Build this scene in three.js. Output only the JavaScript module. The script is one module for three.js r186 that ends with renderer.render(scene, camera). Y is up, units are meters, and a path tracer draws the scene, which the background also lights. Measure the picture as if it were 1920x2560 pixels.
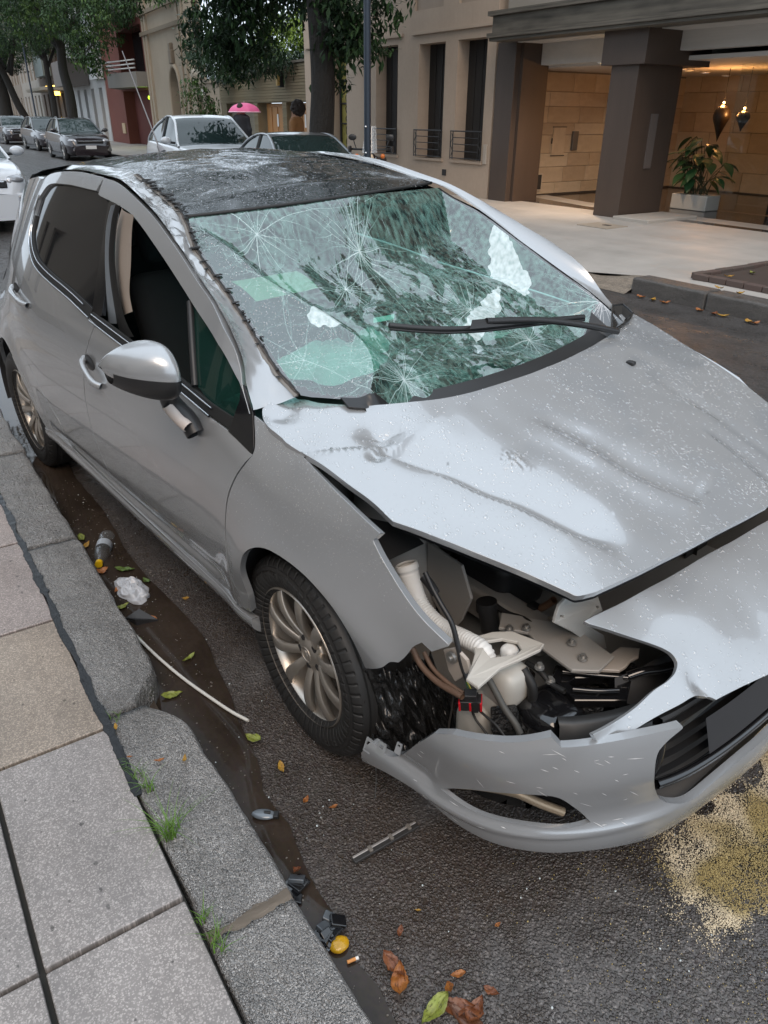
import * as THREE from 'three';
import { mergeGeometries, mergeVertices, toCreasedNormals } from 'three/addons/utils/BufferGeometryUtils.js';
import { ImprovedNoise } from 'three/addons/math/ImprovedNoise.js';
import { RoundedBoxGeometry } from 'three/addons/geometries/RoundedBoxGeometry.js';
import { FontLoader } from 'three/addons/loaders/FontLoader.js';
import { TextGeometry } from 'three/addons/geometries/TextGeometry.js';

// ---------------------------------------------------------------- camera, sky, sun, exposure
const scene = new THREE.Scene();
const camera = new THREE.PerspectiveCamera(68.88, 0.75, 0.05, 600);
const CAM = new THREE.Vector3(-0.4415, 1.7092, 1.6371);
const FWD = new THREE.Vector3(0.49220, -0.46983, -0.73280), UPV = new THREE.Vector3(0.25558, 0.88273, -0.39429);
camera.position.copy(CAM); camera.up.copy(UPV); camera.lookAt(CAM.clone().add(FWD)); camera.updateMatrixWorld();

const renderer = new THREE.WebGLRenderer({ antialias: true });
renderer.toneMapping = THREE.LinearToneMapping;
renderer.toneMappingExposure = 1.78;
renderer.shadowMap.enabled = true;

{ // even overcast sky, brighter towards the zenith
  const W = 256, H = 128, d = new Float32Array(W * H * 4);
  for (let j = 0; j < H; j++) {
    const el = ((j + 0.5) / H - 0.5) * Math.PI, s = Math.max(0, Math.sin(el));
    for (let i = 0; i < W; i++) {
      const a = (i / W) * Math.PI * 2;
      const cl = 0.07 * Math.sin(3 * a + 5 * el) * Math.cos(el) + 0.05 * Math.sin(7 * a - 9 * el + 1.3) * Math.cos(el);
      const L = (0.80 + 0.20 * s) * (1 + cl);
      const k = (j * W + i) * 4; d[k] = L * 0.85; d[k + 1] = L * 0.97; d[k + 2] = L * 1.1; d[k + 3] = 1;
    }
  }
  const t = new THREE.DataTexture(d, W, H, THREE.RGBAFormat, THREE.FloatType);
  t.mapping = THREE.EquirectangularReflectionMapping; t.magFilter = THREE.LinearFilter; t.minFilter = THREE.LinearFilter; t.needsUpdate = true;
  scene.background = t; scene.environment = t;
}
const sun = new THREE.DirectionalLight(0xffe2c6, 0.85);
sun.position.set(-10, 26, 16); sun.target.position.set(2, 0, -3); sun.castShadow = true; sun.shadow.radius = 60;
sun.shadow.mapSize.set(2048, 2048);
Object.assign(sun.shadow.camera, { left: -30, right: 30, top: 50, bottom: -30, near: 1, far: 90 });
scene.add(sun, sun.target);

// ---------------------------------------------------------------- helpers
const V = (x, y, z) => new THREE.Vector3(x, y, z);
const lerp = (a, b, t) => a + (b - a) * t, clamp = (x, a = 0, b = 1) => Math.min(b, Math.max(a, x));
const smooth = (a, b, x) => { const t = clamp((x - a) / (b - a)); return t * t * (3 - 2 * t); };
function rng(seed) { let s = seed >>> 0; return () => { s = (s + 0x6d2b79f5) >>> 0; let t = Math.imul(s ^ (s >>> 15), 1 | s); t = (t + Math.imul(t ^ (t >>> 7), 61 | t)) ^ t; return ((t ^ (t >>> 14)) >>> 0) / 4294967296; }; }
const NOI = new ImprovedNoise();
const noise = (x, y, z = 0) => NOI.noise(x, y, z);
const fbm = (x, y, z = 0, o = 4) => { let a = 0, k = 1; for (let i = 0; i < o; i++) { a += NOI.noise(x, y, z) * k; x *= 2.03; y *= 2.03; z *= 2.03; k *= 0.5; } return a; };
const usedNames = {};
function numbered(n) { const k = usedNames[n] = (usedNames[n] ?? -1) + 1; return k ? n + '_' + String(k).padStart(3, '0') : n; }
function sh(o) { o.castShadow = o.receiveShadow = true; return o; }
function tag(o, label, category, group, kind) { if (label) o.userData.label = label; if (category) o.userData.category = category; if (group) o.userData.group = group; if (kind) o.userData.kind = kind; return o; }
function top(o, label, category, group, kind) { o.name = numbered(o.name); scene.add(o); return tag(o, label, category, group, kind); }
function mesh(name, geo, mat, parent) { const g = Array.isArray(geo) ? merge(geo) : geo; const o = sh(new THREE.Mesh(g, mat)); o.name = name; if (parent) parent.add(o); return o; }
function clean(g) { let h = g.index ? g.toNonIndexed() : g; for (const k of Object.keys(h.attributes)) if (!['position', 'normal', 'uv'].includes(k)) h.deleteAttribute(k); if (!h.attributes.normal) h.computeVertexNormals(); if (!h.attributes.uv) h.setAttribute('uv', new THREE.BufferAttribute(new Float32Array(h.attributes.position.count * 2), 2)); return h; }
function merge(list) { return mergeGeometries(list.map(clean), false); }
function group(name, pos, rotY = 0) { const g = new THREE.Group(); g.name = name; if (pos) g.position.copy(pos); g.rotation.y = rotY; return g; }
function setting(name, geo, mat, label, category) { const o = mesh(name, geo, mat); o.name = numbered(name); scene.add(o); tag(o, label, category, null, 'structure'); return o; }
const bx = (w, h, d, x = 0, y = 0, z = 0) => new THREE.BoxGeometry(w, h, d).translate(x, y, z);           // centre
const rbx = (w, h, d, r, x = 0, y = 0, z = 0, s = 2) => new RoundedBoxGeometry(w, h, d, s, Math.min(r, w / 2.01, h / 2.01, d / 2.01)).translate(x, y, z);
function tube(pts, r, seg = 24, rad = 8, closed = false) { return new THREE.TubeGeometry(new THREE.CatmullRomCurve3(pts, closed, 'centripetal'), seg, r, rad, closed); }
function cyl(a, b, r0, r1 = r0, n = 12) { const d = b.clone().sub(a), g = new THREE.CylinderGeometry(r1, r0, d.length(), n); g.applyQuaternion(new THREE.Quaternion().setFromUnitVectors(V(0, 1, 0), d.clone().normalize())); g.translate((a.x + b.x) / 2, (a.y + b.y) / 2, (a.z + b.z) / 2); return g; }
// smooth path through [u,v] points; runs separated by null keep their corners
function path(pts, n = 6) {
  const out = []; let run = [];
  const flush = () => {
    if (run.length === 0) return;
    if (run.length < 3) out.push(...run);
    else out.push(...new THREE.CatmullRomCurve3(run.map((p) => V(p[0], p[1], 0)), false, 'centripetal').getPoints((run.length - 1) * n).map((p) => [p.x, p.y]));
    run = [];
  };
  for (const p of pts) p ? run.push(p) : flush();
  flush();
  return out.filter((p, i) => i === 0 || Math.hypot(p[0] - out[i - 1][0], p[1] - out[i - 1][1]) > 1e-5);
}
function inPoly(poly, x, y) { let c = false; for (let i = 0, j = poly.length - 1; i < poly.length; j = i++) { const a = poly[i], b = poly[j]; if ((a[1] > y) !== (b[1] > y) && x < ((b[0] - a[0]) * (y - a[1])) / (b[1] - a[1]) + a[0]) c = !c; } return c; }
function clipHalf(P, ax, s, v) { const o = []; for (let i = 0; i < P.length; i++) { const a = P[i], b = P[(i + 1) % P.length], da = s * (a[ax] - v), db = s * (b[ax] - v); if (da >= 0) o.push(a); if ((da >= 0) !== (db >= 0)) { const t = da / (da - db); o.push([a[0] + (b[0] - a[0]) * t, a[1] + (b[1] - a[1]) * t]); } } return o; }
function area2(P) { let s = 0; for (let i = 0, j = P.length - 1; i < P.length; j = i++) s += P[j][0] * P[i][1] - P[i][0] * P[j][1]; return s / 2; }
// A sheet: outline poly in (u,v), lifted by map(u,v) -> Vector3, cut into cells; flange turns the rim down by that many metres
function sheet(poly, map, { cell = 0.02, flange = 0, flip = false, back = 0, uvs = 1 } = {}) {
  if (area2(poly) < 0) poly = poly.slice().reverse();
  let u0 = 1e9, v0 = 1e9, u1 = -1e9, v1 = -1e9; for (const p of poly) { u0 = Math.min(u0, p[0]); u1 = Math.max(u1, p[0]); v0 = Math.min(v0, p[1]); v1 = Math.max(v1, p[1]); }
  const pos = [], nor = [], uv = [], idx = [], seen = new Map(), E = 1e-4;
  const nrm = (u, v) => { const a = map(u + E, v).sub(map(u - E, v)), b = map(u, v + E).sub(map(u, v - E)); const n = a.cross(b).normalize(); return flip ? n.negate() : n; };
  const vert = (u, v) => { const k = Math.round(u * 2e5) + ',' + Math.round(v * 2e5); let i = seen.get(k); if (i === undefined) { const p = map(u, v), n = nrm(u, v); i = pos.length / 3; pos.push(p.x, p.y, p.z); nor.push(n.x, n.y, n.z); uv.push(u * uvs, v * uvs); seen.set(k, i); } return i; };
  const nu = Math.ceil((u1 - u0) / cell), nv = Math.ceil((v1 - v0) / cell);
  const edges = new Map(); // cells touched by the outline
  for (let i = 0; i < poly.length; i++) { const a = poly[i], b = poly[(i + 1) % poly.length], n = Math.ceil(Math.hypot(b[0] - a[0], b[1] - a[1]) / (cell * 0.2)) + 1; for (let k = 0; k <= n; k++) { const x = lerp(a[0], b[0], k / n), y = lerp(a[1], b[1], k / n); const ci = Math.floor((x - u0) / cell), cj = Math.floor((y - v0) / cell); for (let di = -1; di <= 1; di++) for (let dj = -1; dj <= 1; dj++) edges.set((ci + di) * 100000 + cj + dj, 1); } }
  for (let j = 0; j < nv; j++) for (let i = 0; i < nu; i++) {
    const x0 = u0 + i * cell, x1 = x0 + cell, y0 = v0 + j * cell, y1 = y0 + cell;
    if (edges.has(i * 100000 + j)) {
      let P = clipHalf(clipHalf(clipHalf(clipHalf(poly, 0, 1, x0), 0, -1, x1), 1, 1, y0), 1, -1, y1);
      P = P.filter((p, k) => { const q = P[(k + P.length - 1) % P.length]; return Math.hypot(p[0] - q[0], p[1] - q[1]) > 1e-7; });
      if (P.length < 3 || Math.abs(area2(P)) < 1e-9) continue;
      for (const [a, b, c] of THREE.ShapeUtils.triangulateShape(P.map((p) => new THREE.Vector2(p[0], p[1])), [])) { const s = (P[b][0] - P[a][0]) * (P[c][1] - P[a][1]) - (P[c][0] - P[a][0]) * (P[b][1] - P[a][1]); if (Math.abs(s) < 1e-12) continue; const t = [vert(...P[a]), vert(...P[b]), vert(...P[c])]; if ((s < 0) !== flip) t.reverse(); idx.push(...t); }
    } else if (inPoly(poly, (x0 + x1) / 2, (y0 + y1) / 2)) {
      const a = vert(x0, y0), b = vert(x1, y0), c = vert(x1, y1), d = vert(x0, y1);
      flip ? idx.push(a, c, b, a, d, c) : idx.push(a, b, c, a, c, d);
    }
  }
  if (flange) {
    const P = []; for (let i = 0; i < poly.length; i++) { const a = poly[i], b = poly[(i + 1) % poly.length], n = Math.max(1, Math.ceil(Math.hypot(b[0] - a[0], b[1] - a[1]) / cell)); for (let k = 0; k < n; k++) P.push([lerp(a[0], b[0], k / n), lerp(a[1], b[1], k / n)]); }
    for (let i = 0; i < P.length; i++) {
      const a = P[i], b = P[(i + 1) % P.length], pa = map(...a), pb = map(...b), na = nrm(...a), nb = nrm(...b);
      const out = pb.clone().sub(pa).cross(na).normalize(); if (flip) out.negate();
      const R = 0.0015, base = pos.length / 3, rows = [[pa, pb, na, nb]];
      const pa1 = pa.clone().addScaledVector(na, -R).addScaledVector(out, R * 0.6), pb1 = pb.clone().addScaledVector(nb, -R).addScaledVector(out, R * 0.6);
      rows.push([pa1, pb1, out, out], [pa.clone().addScaledVector(na, -flange), pb.clone().addScaledVector(nb, -flange), out, out]);
      for (const [p, q, n1, n2] of rows) { pos.push(p.x, p.y, p.z, q.x, q.y, q.z); nor.push(n1.x, n1.y, n1.z, n2.x, n2.y, n2.z); uv.push(a[0] * uvs, a[1] * uvs, b[0] * uvs, b[1] * uvs); }
      for (let k = 0; k < 2; k++) { const q = base + k * 2; flip ? idx.push(q, q + 1, q + 2, q + 1, q + 3, q + 2) : idx.push(q, q + 2, q + 1, q + 1, q + 2, q + 3); }
    }
  }
  const g = new THREE.BufferGeometry(); g.setAttribute('position', new THREE.Float32BufferAttribute(pos, 3)); g.setAttribute('normal', new THREE.Float32BufferAttribute(nor, 3)); g.setAttribute('uv', new THREE.Float32BufferAttribute(uv, 2)); g.setIndex(idx); return g;
}
// a grid surface of (i,j) -> Vector3
function grid(nu, nv, fn, uvf, closeU = false) {
  const pos = [], uv = [], idx = [];
  for (let j = 0; j <= nv; j++) for (let i = 0; i <= nu; i++) { const p = fn(i / nu, j / nv), q = uvf ? uvf(i / nu, j / nv) : [i / nu, j / nv]; pos.push(p.x, p.y, p.z); uv.push(q[0], q[1]); }
  for (let j = 0; j < nv; j++) for (let i = 0; i < nu; i++) { const a = j * (nu + 1) + i, b = a + 1, c = a + nu + 1, d = c + 1; idx.push(a, b, d, a, d, c); }
  const g = new THREE.BufferGeometry(); g.setAttribute('position', new THREE.Float32BufferAttribute(pos, 3)); g.setAttribute('uv', new THREE.Float32BufferAttribute(uv, 2)); g.setIndex(idx); g.computeVertexNormals(); return g;
}
function resample(pts, n) { const c = pts.length > 2 ? new THREE.CatmullRomCurve3(pts, false, 'centripetal') : new THREE.LineCurve3(pts[0], pts[1]); return c.getSpacedPoints(n); }
function tex(n, fn, { srgb = false, repeat = 1 } = {}) {
  const w = Array.isArray(n) ? n[0] : n, h = Array.isArray(n) ? n[1] : n, d = new Uint8Array(w * h * 4);
  for (let j = 0; j < h; j++) for (let i = 0; i < w; i++) { const c = fn(i / w, j / h, i, j), k = (j * w + i) * 4; if (typeof c === 'number') d[k] = d[k + 1] = d[k + 2] = clamp(c) * 255; else for (let q = 0; q < 3; q++) d[k + q] = clamp(c[q]) * 255; d[k + 3] = 255; }
  const t = new THREE.DataTexture(d, w, h, THREE.RGBAFormat); t.wrapS = t.wrapT = THREE.RepeatWrapping; t.magFilter = THREE.LinearFilter; t.minFilter = THREE.LinearMipmapLinearFilter; t.generateMipmaps = true; if (srgb) t.colorSpace = THREE.SRGBColorSpace; t.repeat.set(repeat, repeat); t.needsUpdate = true; return t;
}
// tileable noise: period p cells
function tnoise(u, v, p, o = 4, seed = 0) { let a = 0, k = 1, s = 0; const T = Math.PI * 2; for (let i = 0; i < o; i++) { const r = p / T; a += NOI.noise(Math.cos(u * T) * r + seed, Math.sin(u * T) * r + 7.3 * seed, Math.cos(v * T) * r + 3.1) * k + NOI.noise(Math.sin(u * T) * r + seed + 11, Math.sin(v * T) * r + 5, Math.cos(u * T) * r) * k; s += k; p *= 2; k *= 0.55; } return a / s; }
const std = (c, r = 0.7, m = 0, x = {}) => new THREE.MeshStandardMaterial({ color: Array.isArray(c) ? new THREE.Color().setRGB(...c) : c, roughness: r, metalness: m, side: THREE.DoubleSide, ...x });
const phys = (c, r, m, x = {}) => new THREE.MeshPhysicalMaterial({ color: Array.isArray(c) ? new THREE.Color().setRGB(...c) : c, roughness: r, metalness: m, side: THREE.DoubleSide, ...x });
// ---------------------------------------------------------------- the wrecked car: axes (x forward, y up, z to its right), origin on the road under the front axle
const RHO = 0.036, CAR = new THREE.Group(); CAR.name = 'wrecked_car';
{
  const a = 5.328 * Math.PI / 180, C = Math.cos(a), S = Math.sin(a);
  const M = new THREE.Matrix4().makeBasis(V(S, 0, C), V(0, 1, 0), V(-C, 0, S)).setPosition(1.185, 0, 0);
  M.multiply(new THREE.Matrix4().makeTranslation(0, 0, 0.8)).multiply(new THREE.Matrix4().makeRotationX(RHO)).multiply(new THREE.Matrix4().makeTranslation(0, 0, -0.8));
  M.decompose(CAR.position, CAR.quaternion, CAR.scale); CAR.updateMatrixWorld(true);
}
scene.add(CAR);
const F_PX = 1866.58, camInv = new THREE.Matrix4();
const CARI = CAR.matrixWorld.clone().invert();
const eyeC = CAM.clone().applyMatrix4(CARI);
const RGT = FWD.clone().cross(UPV).normalize();
const dirW = (px, py) => FWD.clone().addScaledVector(RGT, (px - 960) / F_PX).addScaledVector(UPV, -(py - 1280) / F_PX);
const dirC = (px, py) => dirW(px, py).transformDirection(CARI);
function hit(px, py, fn, t0 = 0.4, t1 = 9) { // first place where the sight line through a photo pixel meets the surface fn(P) = 0 (car axes)
  const d = dirC(px, py), P = (t) => eyeC.clone().addScaledVector(d, t); let a = t0, fa = fn(P(a));
  for (let t = t0 + 0.01; t <= t1; t += 0.01) { const fb = fn(P(t)); if (fa * fb <= 0) { let lo = a, hi = t, fl = fa; for (let k = 0; k < 30; k++) { const m = (lo + hi) / 2, fm = fn(P(m)); if (fl * fm <= 0) hi = m; else { lo = m; fl = fm; } } return P((lo + hi) / 2); } a = t; fa = fb; }
  console.log('miss', px, py); return P(3);
}
const at = (px, py, s) => { const d = dirC(px, py), k = Object.keys(s)[0]; return eyeC.clone().addScaledVector(d, (s[k] - eyeC[k]) / d[k]); }; // on the plane x, y or z = const (car axes)
function table(rows) { // smooth lookup
  const X = rows.map((r) => r[0]), Y = rows.map((r) => r[1]), n = X.length, T = X.map((_, i) => i === 0 ? (Y[1] - Y[0]) / (X[1] - X[0]) : i === n - 1 ? (Y[i] - Y[i - 1]) / (X[i] - X[i - 1]) : (Y[i + 1] - Y[i - 1]) / (X[i + 1] - X[i - 1]));
  return (x) => { if (x <= X[0]) return Y[0] + T[0] * (x - X[0]); if (x >= X[n - 1]) return Y[n - 1] + T[n - 1] * (x - X[n - 1]); let i = 0; while (x > X[i + 1]) i++; const h = X[i + 1] - X[i], t = (x - X[i]) / h, t2 = t * t, t3 = t2 * t; return (2 * t3 - 3 * t2 + 1) * Y[i] + (t3 - 2 * t2 + t) * h * T[i] + (-2 * t3 + 3 * t2) * Y[i + 1] + (t3 - t2) * h * T[i + 1]; };
}
// body side z(x, y)
const pDoor = table([[0.12, 0.8], [0.22, 0.848], [0.3, 0.868], [0.37, 0.878], [0.45, 0.892], [0.6, 0.905], [0.75, 0.904], [0.86, 0.892], [0.95, 0.872], [1.02, 0.848], [1.08, 0.824], [1.2, 0.766], [1.35, 0.69], [1.45, 0.632], [1.56, 0.56]]);
const pFend = table([[0.12, 0.83], [0.3, 0.872], [0.5, 0.898], [0.65, 0.9], [0.75, 0.889], [0.83, 0.866], [0.9, 0.833], [0.95, 0.797], [1.0, 0.752], [1.08, 0.67], [1.56, 0.3]]);
function zs(x, y) {
  const w = smooth(-0.42, 0.0, x); let z = lerp(pDoor(y), pFend(y), w);
  if (x > -0.2) z -= 0.11 * ((x + 0.2) / 0.72) ** 2;
  if (x < -1.9) z -= 0.28 * ((-1.9 - x) / 1.4) ** 2 * lerp(0.42, 1, smooth(0.62, 1.0, y));
  for (const [c, r0] of [[0.04, 0.36], [-2.608, 0.38]]) { const r = Math.hypot(x - c, y - 0.32); if (r < 0.7) z += 0.016 * Math.exp(-(((r - r0) / 0.07) ** 2)) * smooth(0.2, 0.4, y); }
  z -= 0.012 * Math.exp(-(((y - 0.385 - 0.03 * (x + 1.2)) / 0.028) ** 2)) * smooth(-2.2, -1.8, x) * (1 - smooth(-0.5, -0.25, x)); // hollow above the sill
  return z;
}
const sideF = (P) => P.z - zs(P.x, P.y);
const onSide = (pts) => pts.map((p) => { if (!p) return null; const P = hit(p[0], p[1], sideF); return [P.x, P.y]; });
const sideMap = (off = 0, s = 1) => (x, y) => V(x, y, s * (zs(x, y) + off));
// bonnet y(x, z), before the damage
const hood0 = (x, z) => 0.95 - 0.27 * x + 0.035 * (1 - (z / 0.8) ** 2) - 0.05 * Math.max(0, x - 0.35) ** 2;
const hoodF = (P) => P.y - hood0(P.x, P.z);
const onHood = (pts) => pts.map((p) => { if (!p) return null; const P = hit(p[0], p[1], hoodF); return [P.x, P.z]; });
// windscreen y(x, z) and roof y(x, z), before the damage
const ws0 = (x, z) => 1.035 + (-x - 0.1) * 0.45 - 0.085 * z * z;
const wsF = (P) => P.y - ws0(P.x, P.z);
const onWs = (pts) => pts.map((p) => { if (!p) return null; const P = hit(p[0], p[1], wsF); return [P.x, P.z]; });
const roofC = table([[-3.0, 1.44], [-2.6, 1.49], [-2.2, 1.52], [-1.8, 1.535], [-1.4, 1.515], [-1.1, 1.468], [-0.95, 1.435]]);
const roof0 = (x, z) => roofC(x) - 0.14 * z * z;
const roofF = (P) => P.y - roof0(P.x, P.z);
const onRoof = (pts) => pts.map((p) => { if (!p) return null; const P = hit(p[0], p[1], roofF); return [P.x, P.z]; });
// bumper: a plan curve (s = metres from the middle, positive to the car's right) and an offset by height
const bumpHalf = [[1.0, 0], [0.998, 0.15], [0.99, 0.294], [0.973, 0.427], [0.942, 0.535], [0.889, 0.647], [0.82, 0.738], [0.736, 0.806], [0.638, 0.846], [0.5, 0.872], [0.327, 0.896], [0.1, 0.91]];
const bumpC = new THREE.CatmullRomCurve3([...bumpHalf.slice(1).reverse().map(([x, z]) => V(x, 0, -z)), ...bumpHalf.map(([x, z]) => V(x, 0, z))], false, 'centripetal');
const BL = bumpC.getLength(), BN = 700, bumpP = bumpC.getSpacedPoints(BN);
const bumpAt = (s) => { const k = clamp((s / BL + 0.5) * BN, 0, BN - 1e-6), i = Math.floor(k), a = bumpP[i], b = bumpP[i + 1], a0 = bumpP[Math.max(0, i - 6)], b0 = bumpP[Math.min(BN, i + 7)]; const n = V(b0.z - a0.z, 0, -(b0.x - a0.x)).normalize(); return { p: a.clone().lerp(b, k - i), n }; };
const bumpOff = table([[0.1, -0.06], [0.15, -0.02], [0.2, 0], [0.25, 0.006], [0.31, -0.004], [0.36, 0.0], [0.43, 0.008], [0.5, 0.0], [0.56, -0.018], [0.63, -0.05]]);
function bumpSY(P) { let best = 1e9, bi = 0; for (let i = 0; i <= BN; i += 4) { const d = (bumpP[i].x - P.x) ** 2 + (bumpP[i].z - P.z) ** 2; if (d < best) { best = d; bi = i; } } for (let i = Math.max(0, bi - 4); i <= Math.min(BN, bi + 4); i++) { const d = (bumpP[i].x - P.x) ** 2 + (bumpP[i].z - P.z) ** 2; if (d < best) { best = d; bi = i; } } const s = (bi / BN - 0.5) * BL, q = bumpAt(s); const dx = P.x - q.p.x, dz = P.z - q.p.z; return { s: s + (dx * -q.n.z + dz * q.n.x), sd: dx * q.n.x + dz * q.n.z }; }
const bumpF = (P) => bumpSY(P).sd - bumpOff(P.y);
const onBump = (pts) => pts.map((p) => { if (!p) return null; const P = hit(p[0], p[1], bumpF, 0.8); return [bumpSY(P).s, P.y]; });
const bumpMap = (off = 0) => (s, y) => { const q = bumpAt(s); return q.p.clone().addScaledVector(q.n, bumpOff(y) + off).setY(y); };
// nose panel between bonnet and grille y(x, z)
const nose0 = (x, z) => 0.705 - 0.42 * (x - 0.68) - 1.0 * Math.max(0, x - 0.68) ** 2 - 0.03 * z * z;
const noseF = (P) => P.y - nose0(P.x, P.z);
const onNose = (pts) => pts.map((p) => { if (!p) return null; const P = hit(p[0], p[1], noseF, 0.8); return [P.x, P.z]; });
// ---------------------------------------------------------------- car materials
const flake = tex(256, (u, v) => 0.5 + 0.5 * tnoise(u, v, 60, 2, 3));
const grimeT = tex(512, (u, v) => { const n = tnoise(u, v, 5, 5, 2), m = tnoise(u, v, 24, 3, 9); return 0.26 + 0.10 * n + 0.06 * m; });
const M = {
  paint: phys([0.385, 0.398, 0.41], 0.27, 0.44, { clearcoat: 1, clearcoatRoughness: 0.04, roughnessMap: null, bumpMap: flake, bumpScale: 0.00004 }),
  primer: std([0.5, 0.47, 0.38], 0.6, 0.1),
  black: std([0.02, 0.02, 0.021], 0.42),
  gloss: phys([0.008, 0.008, 0.009], 0.12, 0, { clearcoat: 0.6, clearcoatRoughness: 0.08 }),
  rubber: std([0.014, 0.014, 0.014], 0.62),
  chrome: std([0.75, 0.76, 0.78], 0.16, 1),
  alloy: phys([0.46, 0.44, 0.41], 0.36, 0.85, { clearcoat: 0.5, clearcoatRoughness: 0.15 }),
  dark: std([0.026, 0.025, 0.025], 0.8),
  cloth: std([0.02, 0.02, 0.023], 0.95),
  beige: std([0.42, 0.36, 0.31], 0.75),
  privacy: phys([0.012, 0.012, 0.013], 0.04, 0, { ior: 1.5 }),
  tint: phys([0.09, 0.32, 0.26], 0.03, 0, { transmission: 0.92, thickness: 0 }),
  white: phys([0.72, 0.71, 0.68], 0.45, 0),
  metal: std([0.4, 0.39, 0.37], 0.4, 0.8),
  apron: std([0.3, 0.29, 0.27], 0.6, 0.2),
  rust: std([0.2, 0.1, 0.055], 0.6, 0.3),
  dirtyBlack: phys([0.014, 0.014, 0.014], 0.2, 0, { bumpMap: tex(256, (u, v) => 0.5 + 0.8 * tnoise(u, v, 5, 5, 4)), bumpScale: 0.012 }),
};
M.paint.bumpMap = M.paint.bumpMap.clone(); M.paint.bumpMap.repeat.set(9, 9); M.paint.bumpMap.needsUpdate = true;
const part = (name, geo, mat, parent = CAR) => mesh(name, geo, mat, parent);
const side3 = (x, y, off = 0, s = 1) => V(x, y, s * (zs(x, y) + off));
const px3 = (pts, surf) => pts.map((p) => hit(p[0], p[1], surf));
function loft(A, B, n, m, bulge = 0, dent = null) { // between two 3-D curves
  const a = resample(A, n), b = resample(B, n);
  return grid(n, m, (u, v) => { const i = Math.round(u * n), p = a[i].clone().lerp(b[i], v); if (bulge) { const t = a[Math.min(n, i + 1)].clone().sub(a[Math.max(0, i - 1)]).normalize(), w = b[i].clone().sub(a[i]).normalize(); p.addScaledVector(t.cross(w).normalize(), bulge * 4 * v * (1 - v)); } if (dent) p.add(dent(u, v, p)); return p; });
}
const mirrorZ = (pts) => pts.map((p) => V(p.x, p.y, -p.z));

// ---------------------------------------------------------------- side panels (outlines read from the photo, laid on the side surface)
const pxFendTop = [[636, 1040], [707, 1095], [801, 1189], [873, 1262], [949, 1334]];
const pxShut = [[631, 1139], [590, 1195], [568, 1260], [565, 1350], [577, 1440], [596, 1512]];
const pxDrip = [[265, 440], [301, 453], [347, 493], [392, 541], [452, 625], [500, 700], [540, 760], [586, 850], [608, 911], [615, 965], [632, 1028]];
const pxOpen = [[292, 508], [334, 538], [392, 616], [452, 707], [489, 766], [556, 871], [601, 953]];
const pxBelt = [[224, 805], [305, 868], [447, 980], [568, 1076], [630, 1138]];
const pxBeltR = [[99, 490], [84, 541], [74, 595], [75, 625], [84, 661], [120, 704], [169, 746], [222, 797]];
const pxRearLine = [[21, 700], [30, 782], [50, 860], [72, 910], [116, 999], [154, 1064], [178, 1108]];
const dripR = [[105, 450], [130, 432], [193, 426], [262, 440]];
const glassR = [[99, 493], [120, 464], [157, 459], [241, 476]];
const S2 = (pts, n = 6) => path(onSide(pts), n);
const fenderPoly = path([...onSide(pxFendTop), null, ...onSide([[931, 1351], [953, 1395], [978, 1438], [1047, 1539], [1119, 1611]]), null, ...onSide([[1119, 1616], [1079, 1629]]), null, ...onSide([[1079, 1629], [1054, 1606]]), null, ...onSide([[1054, 1606], [1032, 1617], [1014, 1640], [996, 1656]]), null, ...onSide([[996, 1656], [975, 1655], [955, 1668], [916, 1671]]), null,
  ...onSide([[913, 1669], [887, 1611], [833, 1521], [761, 1438], [688, 1383], [645, 1368], [612, 1380], [600, 1412], [602, 1441], [620, 1492], [627, 1530]]), null, ...onSide([[627, 1530], [597, 1513]]), null, ...onSide(pxShut.slice().reverse()), null, ...onSide([[631, 1139], [637, 1120], [636, 1040]])]);
part('fender', sheet(fenderPoly, sideMap(), { cell: 0.014, flange: 0.022 }), M.paint);
const shut = S2(pxShut).map(([x, y]) => [x - 0.0075, y]);
const belt = S2(pxBelt).map(([x, y]) => [x, y]);
const sillTopY = (x) => 0.335 + 0.012 * (-x);                          // door bottom edge
const bLine = [[-1.275, belt[0][1] + 0.002], [-1.33, 0.93], [-1.37, 0.8], [-1.385, 0.65], [-1.36, 0.5], [-1.32, sillTopY(-1.32)]];
const rearLine = S2(pxRearLine);
const frontDoor = group('front_door'); CAR.add(frontDoor);
const fdPoly = [...belt, ...shut.slice(2), [shut[shut.length - 1][0] - 0.02, sillTopY(-0.3)], ...path(bLine.slice().reverse()).map(([x, y]) => [x + 0.004, y])];
part('door_skin', sheet(fdPoly, sideMap(), { cell: 0.016, flange: 0.02 }), M.paint, frontDoor);
const beltR = S2(pxBeltR);
const rearDoor = group('rear_door'); CAR.add(rearDoor);
const rlast = rearLine[rearLine.length - 1];
const rdPoly = [...beltR, ...path(bLine).map(([x, y]) => [x - 0.004, y]), [rlast[0] + 0.05, sillTopY(rlast[0])], ...rearLine.slice().reverse().map(([x, y]) => [x + 0.0045, y]), [rearLine[0][0] + 0.02, 1.2], [beltR[0][0] - 0.05, 1.32]];
part('door_skin', sheet(rdPoly, sideMap(), { cell: 0.016, flange: 0.02 }), M.paint, rearDoor);
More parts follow.
